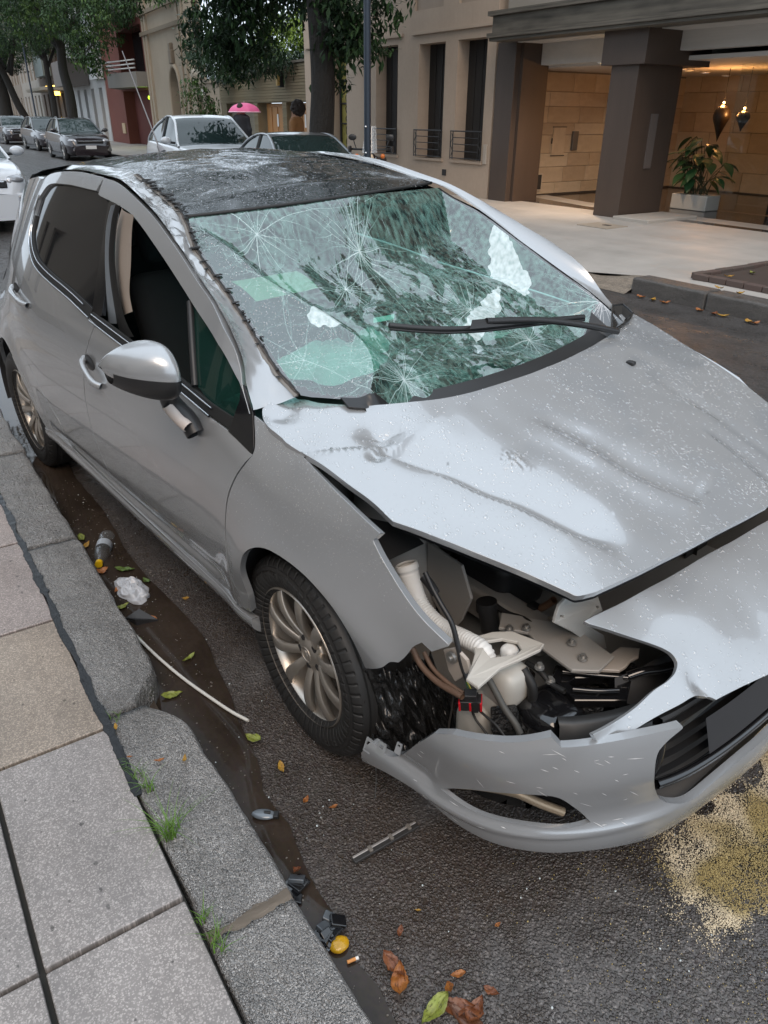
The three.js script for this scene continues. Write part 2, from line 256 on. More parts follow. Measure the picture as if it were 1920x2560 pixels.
// window frames of the doors
const dripS = S2(pxDrip), openS = S2(pxOpen);
part('window_frame', sheet([...dripS.map(([x, y]) => [x - 0.004, y - 0.006]), ...openS.slice().reverse(), [openS[0][0] - 0.16, openS[0][1] + 0.012], [dripS[0][0], openS[0][1] + 0.016]], sideMap(0.004), { cell: 0.014, flange: 0.03 }), M.paint, frontDoor);
const dripRS = S2(dripR), glassRS = S2(glassR);
part('window_frame', sheet([...dripRS.map(([x, y]) => [x, y - 0.004]), ...glassRS.slice().reverse(), [beltR[0][0] - 0.05, 1.32]], sideMap(0.002), { cell: 0.014, flange: 0.025 }), M.paint, rearDoor);
// rear quarter with wheel arch
const archR = [...Array(19)].map((_, i) => { const a = (10 + i * 9.4) * Math.PI / 180; return [-2.608 + 0.385 * Math.cos(a - 0.05), 0.325 + 0.385 * Math.sin(a)]; });
const rq = [[beltR[0][0] - 0.056, 1.318], [rearLine[0][0] + 0.017, 1.2], ...rearLine.filter((p) => p[1] > 0.66 ), ...archR.filter((p) => p[0] < -2.29), [-3.05, 0.3], [-3.22, 0.35], [-3.3, 0.6], [-3.3, 0.85], [-3.2, 1.0], [-3.08, 1.15], [-2.86, 1.34], [-2.66, 1.415], [-2.42, 1.442], [-2.27, 1.438]];
part('rear_quarter_panel', sheet(rq, sideMap(), { cell: 0.02, flange: 0.02 }), M.paint);
// piece of the rear door below and behind, down to the arch
const rdLow = [...rearLine.filter((p) => p[1] <= 0.67).map(([x, y]) => [x - 0.003, y]), [rlast[0] - 0.005, 0.345], [-2.2, 0.345], ...archR.filter((p) => p[0] > -2.32).reverse().slice(-12).reverse().filter((p) => p[1] > 0.37)].filter(Boolean);
{
  const arc = []; for (let k = 0; k <= 14; k++) { const a = lerp(0.16, 1.08, k / 14); arc.push([-2.608 + 0.385 * Math.cos(a), 0.325 + 0.385 * Math.sin(a)]); }
  const rl = rearLine.filter((p) => p[1] < arc[14][1] + 0.03);
  part('rear_wheel_arch', sheet([...arc, ...rl.map(([x, y]) => [x - 0.003, y]), [rlast[0] - 0.003, 0.33], [arc[0][0], 0.33]], sideMap(0.001), { cell: 0.014, flange: 0.025 }), M.paint);
}
// sill
const sillP = [[-2.24, 0.34], [-2.24, 0.25]]; for (let x = -2.2; x <= -0.25; x += 0.1) sillP.push([x, 0.235]); sillP.push([-0.235, 0.25], [-0.235, sillTopY(-0.235) - 0.006]); for (let x = -0.3; x >= -2.2; x -= 0.1) sillP.push([x, sillTopY(x) - 0.006]);
part('sill', sheet(sillP, (x, y) => V(x, y, zs(x, y) + 0.006 - 0.06 * smooth(0.3, 0.22, y) + 0.008 * smooth(0.34, 0.31, y)), { cell: 0.015, flange: 0.05 }), M.paint);
// belt strips: bright line and black seal
function ribbonOnSide(pts, w, off, up = 1) { const a = pts, o = []; for (let i = 0; i < a.length; i++) { const p = a[Math.max(0, i - 1)], q = a[Math.min(a.length - 1, i + 1)]; const dx = q[0] - p[0], dy = q[1] - p[1], l = Math.hypot(dx, dy) || 1; o.push([a[i][0] - up * dy / l * w, a[i][1] + up * dx / l * w]); } return [...a, ...o.reverse()]; }
const fBelt = belt.filter((p) => p[0] < -0.255);
part('belt_seal', sheet(ribbonOnSide(fBelt.map(([x, y]) => [x, y + 0.004]), 0.03, 0, 1), sideMap(-0.004), { cell: 0.02, flange: 0.012 }), M.rubber, frontDoor);
part('bright_strip', tube(fBelt.filter((_, i) => i % 4 === 0).map(([x, y]) => side3(x, y + 0.006, 0.003)), 0.0035, 60, 6), M.chrome, frontDoor);
part('bright_strip', tube(fBelt.filter((_, i) => i % 4 === 0).map(([x, y]) => side3(x, y + 0.026, -0.001)), 0.003, 60, 6), M.chrome, frontDoor);
part('belt_seal', sheet(ribbonOnSide(beltR.slice(6).map(([x, y]) => [x + 0.002, y + 0.004]), 0.03, 0, 1), sideMap(-0.004), { cell: 0.02, flange: 0.012 }), M.rubber, rearDoor);
part('bright_strip', tube(beltR.filter((_, i) => i % 3 === 0).map(([x, y]) => side3(x, y + 0.004, 0.003)), 0.0035, 70, 6), M.chrome, rearDoor);
part('bright_strip', tube(beltR.slice(10).filter((_, i) => i % 3 === 0).map(([x, y]) => side3(x + 0.004, y + 0.026, 0)), 0.003, 60, 6), M.chrome, rearDoor);
// rear door glass
part('window_glass', sheet([...glassRS, [-1.41, 1.40], [-1.345, 1.07], ...beltR.slice(8).reverse().map(([x, y]) => [x, y + 0.01])], sideMap(-0.012), { cell: 0.04 }), M.privacy, rearDoor);
part('pillar_trim', sheet([[-1.46, 1.45], [-1.36, 1.42], [-1.30, 1.36], [-1.245, 1.07], [-1.33, 1.04], [-1.4, 1.3]], sideMap(-0.006), { cell: 0.04, flange: 0.015 }), M.gloss, rearDoor);
// small fixed front quarter light, its post and the mirror triangle
const qPost = onSide([[465, 757], [470, 860], [477, 968]]);
part('quarter_glass', sheet([qPost[0], [qPost[2][0], qPost[2][1]], ...onSide([[520, 1020], [571, 1068], [585, 1060], [604, 968], [556, 871], [489, 766]])], sideMap(-0.02), { cell: 0.04 }), M.tint, frontDoor);
part('quarter_post', tube(qPost.map(([x, y]) => side3(x, y, -0.014)), 0.011, 20, 8), M.black, frontDoor);
part('mirror_triangle', sheet(path([...onSide([[602, 957], [613, 968], [626, 1010], [632, 1032]]), null, ...onSide([[633, 1060], [634, 1118], [630, 1134]]), null, ...onSide([[624, 1130], [571, 1078]]), null, ...onSide([[582, 1050], [600, 1000]])]), sideMap(0.001), { cell: 0.02, flange: 0.014 }), M.gloss, frontDoor);
// left side of the body, mirrored
{
  const L = group('left_body_side'); CAR.add(L); const fl = { cell: 0.03, flange: 0.02, flip: true };
  part('fender', sheet([...S2(pxFendTop), [0.6, 0.66], [0.5, 0.55], ...[...Array(13)].map((_, i) => { const a = lerp(0.55, Math.PI - 0.1, i / 12); return [0.04 + 0.36 * Math.cos(a), 0.32 + 0.36 * Math.sin(a)]; }), ...shut.slice().reverse()], sideMap(0, -1), fl), M.paint, L);
  part('door_skin', sheet(fdPoly, sideMap(0, -1), fl), M.paint, L);
  part('door_skin', sheet(rdPoly, sideMap(0, -1), fl), M.paint, L);
  part('rear_quarter_panel', sheet(rq, sideMap(0, -1), fl), M.paint, L);
  part('sill', sheet(sillP, (x, y) => V(x, y, -zs(x, y)), fl), M.paint, L);
  part('window_frame', sheet([...dripRS, ...glassRS.slice().reverse(), [beltR[0][0] - 0.05, 1.32]], sideMap(0, -1), fl), M.paint, L);
  part('window_glass', sheet([...glassRS, ...openS.slice(0, 30), ...belt.slice().reverse(), ...beltR.slice(6).reverse()], sideMap(-0.012, -1), { cell: 0.05, flip: true }), M.privacy, L);
}
// ---------------------------------------------------------------- roof rails (buckled on the right), pillars
const wsEdgePx = [[456, 541], [492, 631], [530, 686], [567, 736], [619, 817], [694, 932], [746, 990]];
const wsEdge = px3(wsEdgePx, wsF);
const roofEdge = [V(-2.66, roof0(-2.66, 0.4) - 0.012, 0.4), V(-2.42, roof0(-2.42, 0.44), 0.44), ...[[193, 404], [232, 405]].map((q) => at(q[0], q[1], { z: 0.5 })), ...px3([[328, 429], [377, 459], [422, 505], [452, 540]], roofF)];
roofEdge[2] = V(-2.2, roof0(-2.2, 0.465), 0.465); roofEdge[3] = V(-1.9, roof0(-1.9, 0.475), 0.475);
const railTop = [...roofEdge.slice(0, -1), ...wsEdge];
const railLow = [side3(-2.66, 1.415, 0.002), side3(-2.42, 1.443, 0.002), ...dripRS.filter((_, i) => i % 6 === 0).map(([x, y]) => side3(x, y + 0.003)), ...dripS.slice(6).filter((_, i) => i % 6 === 0).map(([x, y]) => side3(x, y + 0.004)), side3(dripS[dripS.length - 1][0], dripS[dripS.length - 1][1] + 0.003)];
{
  const crump = (u, v, p) => { const k = smooth(-1.75, -1.45, p.x) * (1 - smooth(-0.75, -0.5, p.x)), q = smooth(-0.9, -0.3, p.x) * 0.5; const w = Math.sin(Math.PI * v); const a = (k * 0.9 + q * 0.35 + 0.05) * w; return V(0.004 * noise(p.x * 30, v * 3, 5), 0.020 * a * (noise(p.x * 9, v * 2, 1) + 0.6 * noise(p.x * 26, v * 3, 2)), 0.022 * a * (noise(p.x * 11, v * 2, 8) + 0.6 * noise(p.x * 30, v * 3, 3))); };
  part('roof_rail', loft(railLow, railTop, 190, 12, -0.012, crump), M.paint);
  { const a = resample(mirrorZ(railLow), 90), b = resample(mirrorZ(railTop), 90); part('roof_rail', loft(a.map((p, i) => p.clone().lerp(b[i], 0.35 * smooth(20, 40, i))), b, 90, 8, 0.008), M.paint); }
}
// torn sealant and filler along the windscreen edge
{
  const e = resample([...px3([[341, 437], [399, 483]], roofF), ...wsEdge], 260);
  const band = (w0, w1, lift, seed, lo, hi) => grid(260, 6, (u, v) => { const i = Math.round(u * 260), p = e[i], a = w0 + 0.005 * noise(i * 0.13, 1, seed) + 0.0015 * noise(i * 0.6, 2, seed), b = w1 + 0.006 * noise(i * 0.11, 4, seed) + 0.002 * noise(i * 0.5, 3, seed); const t = lerp(a, b, v); return V(p.x + 0.003 * noise(i * 0.4, v * 3, seed), p.y + lift * Math.sin(Math.PI * clamp(v, 0.02, 0.98)) * (0.5 + 0.9 * Math.abs(noise(i * 0.23, v * 2, seed))), p.z - t); });
  part('pinch_weld', band(-0.012, 0.0, 0.004, 3), std([0.19, 0.17, 0.15], 0.5, 0.5));
  part('exposed_filler', band(-0.004, 0.005, 0.006, 9), std([0.06, 0.05, 0.043], 0.85));
  part('torn_sealant', band(0.0, 0.011, 0.007, 5), M.rubber);
  const R = rng(5), A = []; for (let k = 0; k < 70; k++) { const i = 20 + Math.floor((k < 30 ? 0.35 * R() : R()) * 230), p = e[i], s = 0.004 + 0.008 * R() * R(); const g = new THREE.IcosahedronGeometry(s, 0); g.scale(2.2, 0.4, 0.9); g.rotateY(R() * 3); g.translate(p.x, p.y + 0.008, p.z - 0.004 + (R() - 0.5) * 0.03); A.push(g); }
  part('sealant_crumbs', A, M.rubber).userData.kind = 'stuff';
}
// ---------------------------------------------------------------- roof glass
const dropBump = tex(512, (() => { const R = rng(77), W = 512, a = new Float32Array(W * W); for (let k = 0; k < 2600; k++) { const x = R() * W, y = R() * W, r = 1.5 + 4.5 * R() * R(); for (let j = -7; j <= 7; j++) for (let i = -7; i <= 7; i++) { const d = Math.hypot(i, j) / r; if (d < 1) { const q = ((Math.floor(y) + j + W) % W) * W + (Math.floor(x) + i + W) % W; a[q] = Math.max(a[q], Math.sqrt(1 - d * d) * r / 6); } } } return (u, v, i, j) => a[j * W + i]; })());
const roofDent = (x, z) => { const e = smooth(0.62, 0.4, Math.abs(z)), fr = smooth(-0.98, -1.3, x); return e * fr * (-0.018 * smooth(-1.9, -1.3, x) * (1 - smooth(-1.1, -1.0, x)) + 0.006 * noise(x * 4, z * 4, 3) + 0.004 * Math.abs(noise(x * 9, z * 9, 7)) ) ; };
{
  const fr = [...Array(15)].map((_, i) => { const p = hit(lerp(457, 1082, i / 14), lerp(542, 457, i / 14) + 4 * Math.sin(Math.PI * i / 14), roofF); return [p.x + 0.0, clamp(p.z, -0.585, 0.585)]; });
  const ed = railTop.slice(1, 8).filter((p) => p.x < fr[0][0] - 0.02).map((p) => [p.x, p.z - 0.004]);
  const poly = [...fr.map(([x, z]) => [x - 0.006, z]), ...[...ed].reverse().map(([x, z]) => [x, -z]), ...ed];
  const g = sheet(poly, (x, z) => V(x, roof0(x, z) + roofDent(x, z) + 0.002, z), { cell: 0.018, flange: 0.012, flip: true });
  const m = phys([0.01, 0.013, 0.014], 0.08, 0, { bumpMap: dropBump.clone(), bumpScale: 0.0016, ior: 1.6 }); m.bumpMap.repeat.set(3.4, 3.4); m.bumpMap.needsUpdate = true;
  part('roof_glass', g, m);
  part('roof_seam', tube(fr.map(([x, z]) => V(x, roof0(x, z) + roofDent(x, z) - 0.001, z)), 0.006, 60, 6), M.rubber);
  // header strip of the windscreen in front of the seam
}
const antenna = part('aerial', [cyl(V(-2.36, roof0(-2.36, 0) - 0.005, 0), V(-2.4, roof0(-2.4, 0) + 0.03, 0), 0.02, 0.01), cyl(V(-2.4, roof0(-2.4, 0) + 0.025, 0), V(-2.66, roof0(-2.4, 0) + 0.44, 0), 0.004, 0.0025, 8)], std([0.16, 0.16, 0.17], 0.4));
// tail: closes the body behind
{
  const pts = [[-2.6, 1.44], [-2.86, 1.34], [-3.08, 1.15], [-3.2, 1.0], [-3.3, 0.85], [-3.3, 0.6], [-3.22, 0.35], [-3.05, 0.3]];
  const r = resample(pts.map(([x, y]) => side3(x, y)), 24);
  part('tailgate', grid(16, 24, (u, v) => { const p = r[Math.round(v * 24)]; const t = u * 2 - 1; return V(p.x - 0.07 * (1 - t * t), p.y + 0.03 * (1 - t * t) * (v < 0.3 ? 1 : 0), p.z * t); }), M.paint);
  part('roof_rear', grid(12, 4, (u, v) => { const x = lerp(-2.45, -2.68, v), t = u * 2 - 1; return V(x, roof0(x, 0.5 * t) - 0.004 - 0.02 * v, 0.56 * t); }), M.paint);
}
// ---------------------------------------------------------------- bonnet, buckled
function polyDist(poly, x, y) { let best = 1e9, sg = 1, tt = 0, L = 0; const n = poly.length; for (let i = 0; i < n - 1; i++) { const [ax, ay] = poly[i], [bx_, by] = poly[i + 1]; const ex = bx_ - ax, ey = by - ay, l2 = ex * ex + ey * ey, t = clamp(((x - ax) * ex + (y - ay) * ey) / l2), dx = x - ax - t * ex, dy = y - ay - t * ey, d = Math.hypot(dx, dy); if (d < best) { best = d; sg = ex * dy - ey * dx > 0 ? 1 : -1; tt = (i + t) / (n - 1); } } return [best * sg, tt]; }
const H = (pts) => path(onHood(pts), 12);
const foldA = H([[925, 1110], [940, 1140], [1000, 1158], [1090, 1192], [1200, 1246], [1287, 1279], [1417, 1343], [1569, 1414]]);
const valeA = H([[950, 1065], [985, 1118], [1100, 1170], [1261, 1200], [1373, 1290], [1482, 1375], [1560, 1408]]);
const ridgeC = H([[1300, 1040], [1373, 1077], [1460, 1125], [1590, 1203], [1721, 1257], [1760, 1275]]);
const valeC = H([[1560, 1130], [1612, 1165], [1699, 1232], [1799, 1300], [1830, 1320]]);
const valeD = H([[1640, 940], [1690, 972], [1807, 1045], [1920, 1127], [2000, 1180]]);
const valeE = H([[1740, 1060], [1807, 1108], [1894, 1186], [1940, 1235]]);
const dentP = H([[948, 1072]])[0], pitP = H([[940, 1146]])[0], scrP = H([[1283, 1156]])[0];
const sideOf = (poly, px) => { const q = H([px])[0]; return Math.sign(polyDist(poly, q[0], q[1])[0]); };
const SA = sideOf(foldA, [1373, 1200]), SC = sideOf(ridgeC, [1700, 1150]), SE = sideOf(valeE, [1880, 1100]);
const fall = (d, a) => d <= 0 ? 0 : (d / a) ** 2 * Math.exp(2 - 2 * d / a);
const gauss = (d, w) => Math.exp(-((d / w) ** 2));
function hoodDent(x, z) {
  let h = 0;
  const [da, ta] = polyDist(foldA, x, z), d = da * SA, tA = smooth(0, 0.1, ta) * (1 - smooth(0.86, 1, ta));
  h += tA * (d < 0 ? 0.011 * gauss(d, 0.12) : 0.011 * gauss(d, 0.035) - 0.026 * fall(d, 0.06));
  const [dv, tv] = polyDist(valeA, x, z); h -= smooth(0, 0.05, tv) * (1 - smooth(0.25, 0.4, tv)) * 0.012 * gauss(dv, 0.05);
  const [dc0, tc] = polyDist(ridgeC, x, z), dc = dc0 * SC, tC = smooth(0, 0.3, tc) * (1 - smooth(0.8, 1, tc)); h += tC * (0.005 * gauss(dc, dc < 0 ? 0.06 : 0.025) - 0.011 * fall(dc, 0.06));
  const [df, tf] = polyDist(valeD, x, z); h -= 0.004 * gauss(df, 0.03) * smooth(0, 0.3, tf);
  const [dg0, tg] = polyDist(valeE, x, z); h -= 0.011 * fall(dg0 * SE + 0.01, 0.045) * smooth(0, 0.4, tg) * (1 - smooth(0.85, 1, tg));
  h -= 0.02 * gauss(Math.hypot((x - dentP[0]) * 1.2, z - dentP[1]), 0.055); h -= 0.011 * gauss(Math.hypot(x - pitP[0], z - pitP[1]), 0.022);
  const rs = Math.hypot(x - scrP[0], z - scrP[1]); h += gauss(rs, 0.035) * (0.006 + 0.004 * noise(x * 90, z * 90, 3));
  h += 0.0045 * noise(x * 3.2, z * 3.2, 9) + 0.0018 * noise(x * 9, z * 9, 4);
  h += 0.016 * smooth(0.66, 0.8, z) * noise(x * 5, 2, 1);                                 // wavy right edge
  h -= 0.02 * smooth(-0.1, -0.2, x) * smooth(0.5, 0.8, z) * (0.6 + noise(x * 14, z * 14, 2)); // crushed corner
  return h;
}
const hoodPx = [[746, 990], [720, 972], [690, 972], [668, 990], [655, 1020], [668, 1058], [706, 1090], null, [714, 1099], [837, 1189], [938, 1262], [982, 1301], null, [1017, 1314], [1177, 1378], [1300, 1427], [1420, 1480], [1440, 1489], [1462, 1487], null, [1490, 1480], [1576, 1441], [1699, 1379], [1810, 1321], [1920, 1265]];
const hoodP = path(onHood(hoodPx));
const rearPx = [[1565, 808], [1521, 841], [1413, 899], [1268, 953], [1123, 993], [979, 1011], [870, 1013], [790, 1004], [748, 991]];
const hoodRear = path(onHood(rearPx));
const hoodPoly = [...hoodP, ...path([[0.748, -0.3], [0.72, -0.45], [0.66, -0.58], [0.55, -0.665], [0.3, -0.755], [0.1, -0.79], [-0.07, -0.808], [-0.17, -0.8], [-0.19, -0.75]]), ...hoodRear];
const hoodMap = (x, z) => V(x, hood0(x, z) + hoodDent(x, z), z);
part('bonnet', sheet(hoodPoly, hoodMap, { cell: 0.0078, flange: 0.018, flip: true }), M.paint);
part('bonnet_liner', sheet(hoodPoly.map(([x, z]) => [0.28 + (x - 0.28) * 0.95, z * 0.955]), (x, z) => V(x, hood0(x, z) - 0.05, z), { cell: 0.05, flip: true }), M.cloth);
{ // washer jets, and the pale scuffs left by the impact
  const j = hit(1577, 911, hoodF), J = group('washer_jet', j.clone().add(V(0, 0.001, 0))); CAR.add(J);
  part('jet_body', rbx(0.03, 0.014, 0.022, 0.006, 0, 0.004, 0), M.black, J);
  const R = rng(31), sc = [];
  const scratch = (a, b, n, w, len) => { for (let k = 0; k < n; k++) { const t = R(), p = hit(lerp(a[0], b[0], t) + (R() - 0.5) * 26, lerp(a[1], b[1], t) + (R() - 0.5) * 26, hoodF); const an = R() * 3.1, l = len * (0.3 + R()); const q = (dx, dz) => { const x = p.x + dx, z = p.z + dz; return hoodMap(x, z).add(V(0, 0.0009, 0)); }; const c = Math.cos(an), s = Math.sin(an); const W = w * (0.4 + 0.6 * R()); const g = new THREE.BufferGeometry().setFromPoints([q(-c * l - s * W * 0.2, -s * l + c * W * 0.2), q(c * l, s * l), q(-s * W, c * W), q(s * W, -c * W)]); g.setIndex([0, 3, 2, 1, 2, 3]); sc.push(g.toNonIndexed()); } };
  scratch([1700, 1370], [1790, 1300], 26, 0.00048, 0.0090); scratch([1545, 1005], [1690, 1100], 60, 0.00054, 0.0060); scratch([1650, 1130], [1730, 1120], 22, 0.00048, 0.0090); scratch([1800, 1020], [1828, 1036], 14, 0.00060, 0.0045); scratch([1850, 1230], [1915, 1210], 26, 0.00048, 0.0075); scratch([1265, 1165], [1310, 1140], 50, 0.00066, 0.0067); scratch([1380, 1085], [1500, 1145], 14, 0.00048, 0.0060);
  for (const g of sc) g.computeVertexNormals(); part('paint_scuffs', sc, std([0.72, 0.73, 0.74], 0.7)).userData.kind = 'stuff';
}
// ---------------------------------------------------------------- windscreen: crushed laminated glass
const bendK = path(onWs([[470, 560], [520, 590], [585, 640], [650, 700], [740, 752], [830, 806], [905, 862], [930, 925], [925, 985]]), 5);
const SK = (() => { const q = onWs([[900, 640]])[0]; return Math.sign(polyDist(bendK, q[0], q[1])[0]); })();
const wsHalf = table([[-1.05, 0.575], [-0.97, 0.583], [-0.8, 0.632], [-0.6, 0.652], [-0.45, 0.67], [-0.27, 0.693], [-0.15, 0.70], [0.1, 0.71]]);
const topX = (z) => -0.875 - 0.115 * (z / 0.58) ** 2;
function wsDent(x, z) {
  const ed = clamp(Math.min(wsHalf(x) - Math.abs(z), x - topX(z), 0.11 - x) / 0.16); const rim = ed * ed * (3 - 2 * ed);
  const [dk] = polyDist(bendK, x, z), s = dk * SK;                              // s > 0: the caved-in side
  let h = -0.075 * smooth(0, 0.12, s) - 0.04 * smooth(0.1, 0.45, s) + 0.012 * gauss(s, 0.025);
  const in_ = smooth(-0.02, 0.1, s);
  h += in_ * (0.055 * (Math.abs(noise(x * 3.1 + 3, z * 2.7, 5)) - 0.25) + 0.013 * (Math.abs(noise(x * 8.5, z * 8.5 + 4, 2)) - 0.25) + 0.004 * Math.abs(noise(x * 21, z * 21, 6)));
  h += (1 - in_) * 0.004 * noise(x * 4, z * 4, 8);
  return h * rim + 0.0012 * noise(x * 26, z * 26, 1) * ed;
}
const wsMap = (x, z) => { const tx = topX(z); return V(x, ws0(x, z) + wsDent(x, z) + (roof0(tx, z) - ws0(tx, z) - 0.003) * Math.exp(-(((x - tx) / 0.16) ** 2)), z); };
{
  const N = 1536, X0 = -1.08, X1 = 0.12, Z0 = -0.75, Z1 = 0.75, crack = new Float32Array(N * N), R = rng(1234);
  const pix = (x, z) => [(z - Z0) / (Z1 - Z0) * N, (x - X0) / (X1 - X0) * N];
  const dot = (i, j, a) => { if (i >= 0 && j >= 0 && i < N && j < N) { const k = j * N + i; crack[k] = Math.max(crack[k], a); } };
  const line = (x0, z0, x1, z1, a) => { const [u0, v0] = pix(x0, z0), [u1, v1] = pix(x1, z1), n = Math.ceil(Math.hypot(u1 - u0, v1 - v0) * 1.4) + 1; for (let k = 0; k <= n; k++) { const u = lerp(u0, u1, k / n), v = lerp(v0, v1, k / n), i = Math.floor(u), j = Math.floor(v); dot(i, j, a); dot(i + 1, j, a * (u - i)); dot(i, j + 1, a * (v - j)); } };
  const walk = (x, z, an, len, a, wob) => { const st = 0.008; for (let d = 0; d < len; d += st) { const x1 = x + Math.cos(an) * st, z1 = z + Math.sin(an) * st; line(x, z, x1, z1, a * (1 - 0.6 * d / len)); x = x1; z = z1; an += (R() - 0.5) * wob; if (R() < 0.025) walk(x, z, an + (R() < 0.5 ? 1 : -1) * (0.4 + R() * 0.6), (len - d) * 0.5, a * 0.7, wob); } };
  const C = onWs([[897, 567], [1505, 755], [1010, 905], [1180, 690], [640, 565], [1330, 760], [760, 900], [860, 640]]);
  C.forEach(([x, z], q) => { const n = [40, 60, 50, 44, 22, 50, 8, 26][q]; for (let k = 0; k < n; k++) walk(x, z, k / n * 6.283 + R() * 0.3, 0.08 + 0.4 * R() * R() + 0.08, 0.35 + 0.6 * R(), 0.13); for (let r = 0.018; r < 0.25; r *= 1.35 + 0.2 * R()) { let a0 = R() * 6; const a1 = a0 + 1.5 + R() * 4.5; for (; a0 < a1; a0 += 0.1) { const r1 = r * (1 + 0.1 * (R() - 0.5)); line(x + Math.cos(a0) * r1, z + Math.sin(a0) * r1, x + Math.cos(a0 + 0.1) * r1, z + Math.sin(a0 + 0.1) * r1, (0.25 + 0.5 * R()) * Math.exp(-r * 3)); } } });
  for (let k = 0; k < 260; k++) { const x = lerp(-0.95, 0, R()), z = lerp(-0.65, 0.62, R()), [dk] = polyDist(bendK, x, z); if (dk * SK < -0.03) continue; walk(x, z, R() * 6.28, 0.05 + 0.16 * R(), 0.15 + 0.35 * R(), 0.2); }
  for (let k = 0; k < 120; k++) { const i = Math.floor(R() * (bendK.length - 2)), p = bendK[i]; walk(p[0] + (R() - 0.5) * 0.02, p[1] + (R() - 0.5) * 0.02, R() * 6.28, 0.03 + 0.1 * R(), 0.3 + 0.4 * R(), 0.25); }
  // pale opaque areas painted in for sky reflections on tilted glass facets, traced from the photo
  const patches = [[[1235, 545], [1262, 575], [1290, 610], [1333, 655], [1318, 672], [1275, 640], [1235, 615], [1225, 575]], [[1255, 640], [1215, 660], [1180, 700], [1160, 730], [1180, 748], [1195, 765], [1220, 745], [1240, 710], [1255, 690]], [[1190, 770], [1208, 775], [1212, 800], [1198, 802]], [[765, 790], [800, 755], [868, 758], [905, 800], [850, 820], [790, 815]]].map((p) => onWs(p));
  const bottom = path(onWs([[748, 985], [760, 962], [840, 975], [930, 950], [1010, 945], [1123, 940], [1250, 915], [1380, 850], [1450, 800], [1500, 790], [1530, 770]]), 4);
  const dkC = onWs([[860, 600]])[0], onCentre = (x, z) => gauss(Math.hypot((x - dkC[0]) * 1.2, z - dkC[1]), 0.17);
  const rearX = (z) => { let best = 1e9, v = 0; for (const [a, b] of hoodRear) if (Math.abs(b - z) < best) { best = Math.abs(b - z); v = a; } return v; }, bandW = table([[-0.75, 0.12], [-0.6, 0.13], [-0.3, 0.105], [0, 0.09], [0.3, 0.07], [0.5, 0.04], [0.62, 0.015], [0.75, 0.01]]);
  const frit = (x, z) => x - rearX(z) + bandW(z); const frit0 = (x, z) => { const t = clamp((z - bottom[bottom.length - 1][1]) / (bottom[0][1] - bottom[bottom.length - 1][1])), i = Math.round((1 - t) * (bottom.length - 1)); return x - bottom[i][0]; };
  const colT = new Uint8Array(N * N * 4), trT = new Uint8Array(N * N * 4), buT = new Uint8Array(N * N * 4);
  for (let j = 0; j < N; j++) for (let i = 0; i < N; i++) {
    const z = lerp(Z0, Z1, i / N), x = lerp(X0, X1, j / N), k = j * N + i, q = k * 4;
    let cr = crack[k];
    const mot = fbm(x * 6, z * 6, 2, 3), fine = fbm(x * 60, z * 60, 7, 2);
    const [dk] = polyDist(bendK, x, z), sk = dk * SK, cz = onCentre(x, z); 
    const haze = sk < 0 ? 0.05 : smooth(0, 0.05, sk) * clamp(0.12 + 0.10 * mot + 0.2 * fine + 0.12 * fbm(x * 24, z * 24, 3, 2), 0.02, 0.45) * (1 - 0.7 * cz);
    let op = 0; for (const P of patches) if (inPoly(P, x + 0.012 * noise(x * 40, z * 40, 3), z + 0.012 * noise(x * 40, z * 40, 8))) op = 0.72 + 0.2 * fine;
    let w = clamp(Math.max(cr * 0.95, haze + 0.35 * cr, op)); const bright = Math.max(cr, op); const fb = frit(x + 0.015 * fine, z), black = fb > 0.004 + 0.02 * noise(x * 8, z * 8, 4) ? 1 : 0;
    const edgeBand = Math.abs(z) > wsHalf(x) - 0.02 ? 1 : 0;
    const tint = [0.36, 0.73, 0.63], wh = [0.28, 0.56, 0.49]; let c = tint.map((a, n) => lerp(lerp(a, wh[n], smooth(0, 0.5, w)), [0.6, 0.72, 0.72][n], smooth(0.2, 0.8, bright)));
    let tr = 1 - w;
    if (black || edgeBand) { const v = cr > 0.45 ? 0.45 : 0.035; c = [v, v, v]; tr = 0; }
    for (let n = 0; n < 3; n++) { colT[q + n] = c[n] * 255; trT[q + n] = clamp(tr) * 255; buT[q + n] = clamp(0.5 + 0.3 * fine + 0.5 * cr) * 255; } colT[q + 3] = trT[q + 3] = buT[q + 3] = 255;
  }
  const mk = (d, srgb) => { const t = new THREE.DataTexture(d, N, N, THREE.RGBAFormat); t.magFilter = THREE.LinearFilter; t.minFilter = THREE.LinearMipmapLinearFilter; t.generateMipmaps = true; if (srgb) t.colorSpace = THREE.SRGBColorSpace; t.needsUpdate = true; return t; };
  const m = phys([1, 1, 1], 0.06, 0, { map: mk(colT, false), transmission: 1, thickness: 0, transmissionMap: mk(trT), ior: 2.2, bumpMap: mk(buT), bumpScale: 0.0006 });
  const topE = [...Array(13)].map((_, i) => { const z = lerp(-0.578, 0.578, i / 12); return [topX(z), z]; });
  const poly = [...topE, ...wsEdge.slice(1).map((p) => [p.x, p.z - 0.006]), [-0.155, 0.66], [-0.06, 0.5], [0.06, 0.2], [0.1, -0.2], [0.04, -0.5], [-0.1, -0.68], ...[...wsEdge.slice(1)].reverse().map((p) => [p.x, -p.z + 0.006])];
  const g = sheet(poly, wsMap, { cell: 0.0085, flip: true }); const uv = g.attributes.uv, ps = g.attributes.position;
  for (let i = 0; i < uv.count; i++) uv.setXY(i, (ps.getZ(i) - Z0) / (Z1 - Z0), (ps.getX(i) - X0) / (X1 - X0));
  const ws = part('windscreen', g, m); tag(ws, 'shattered green windscreen sagging into the cabin');
}
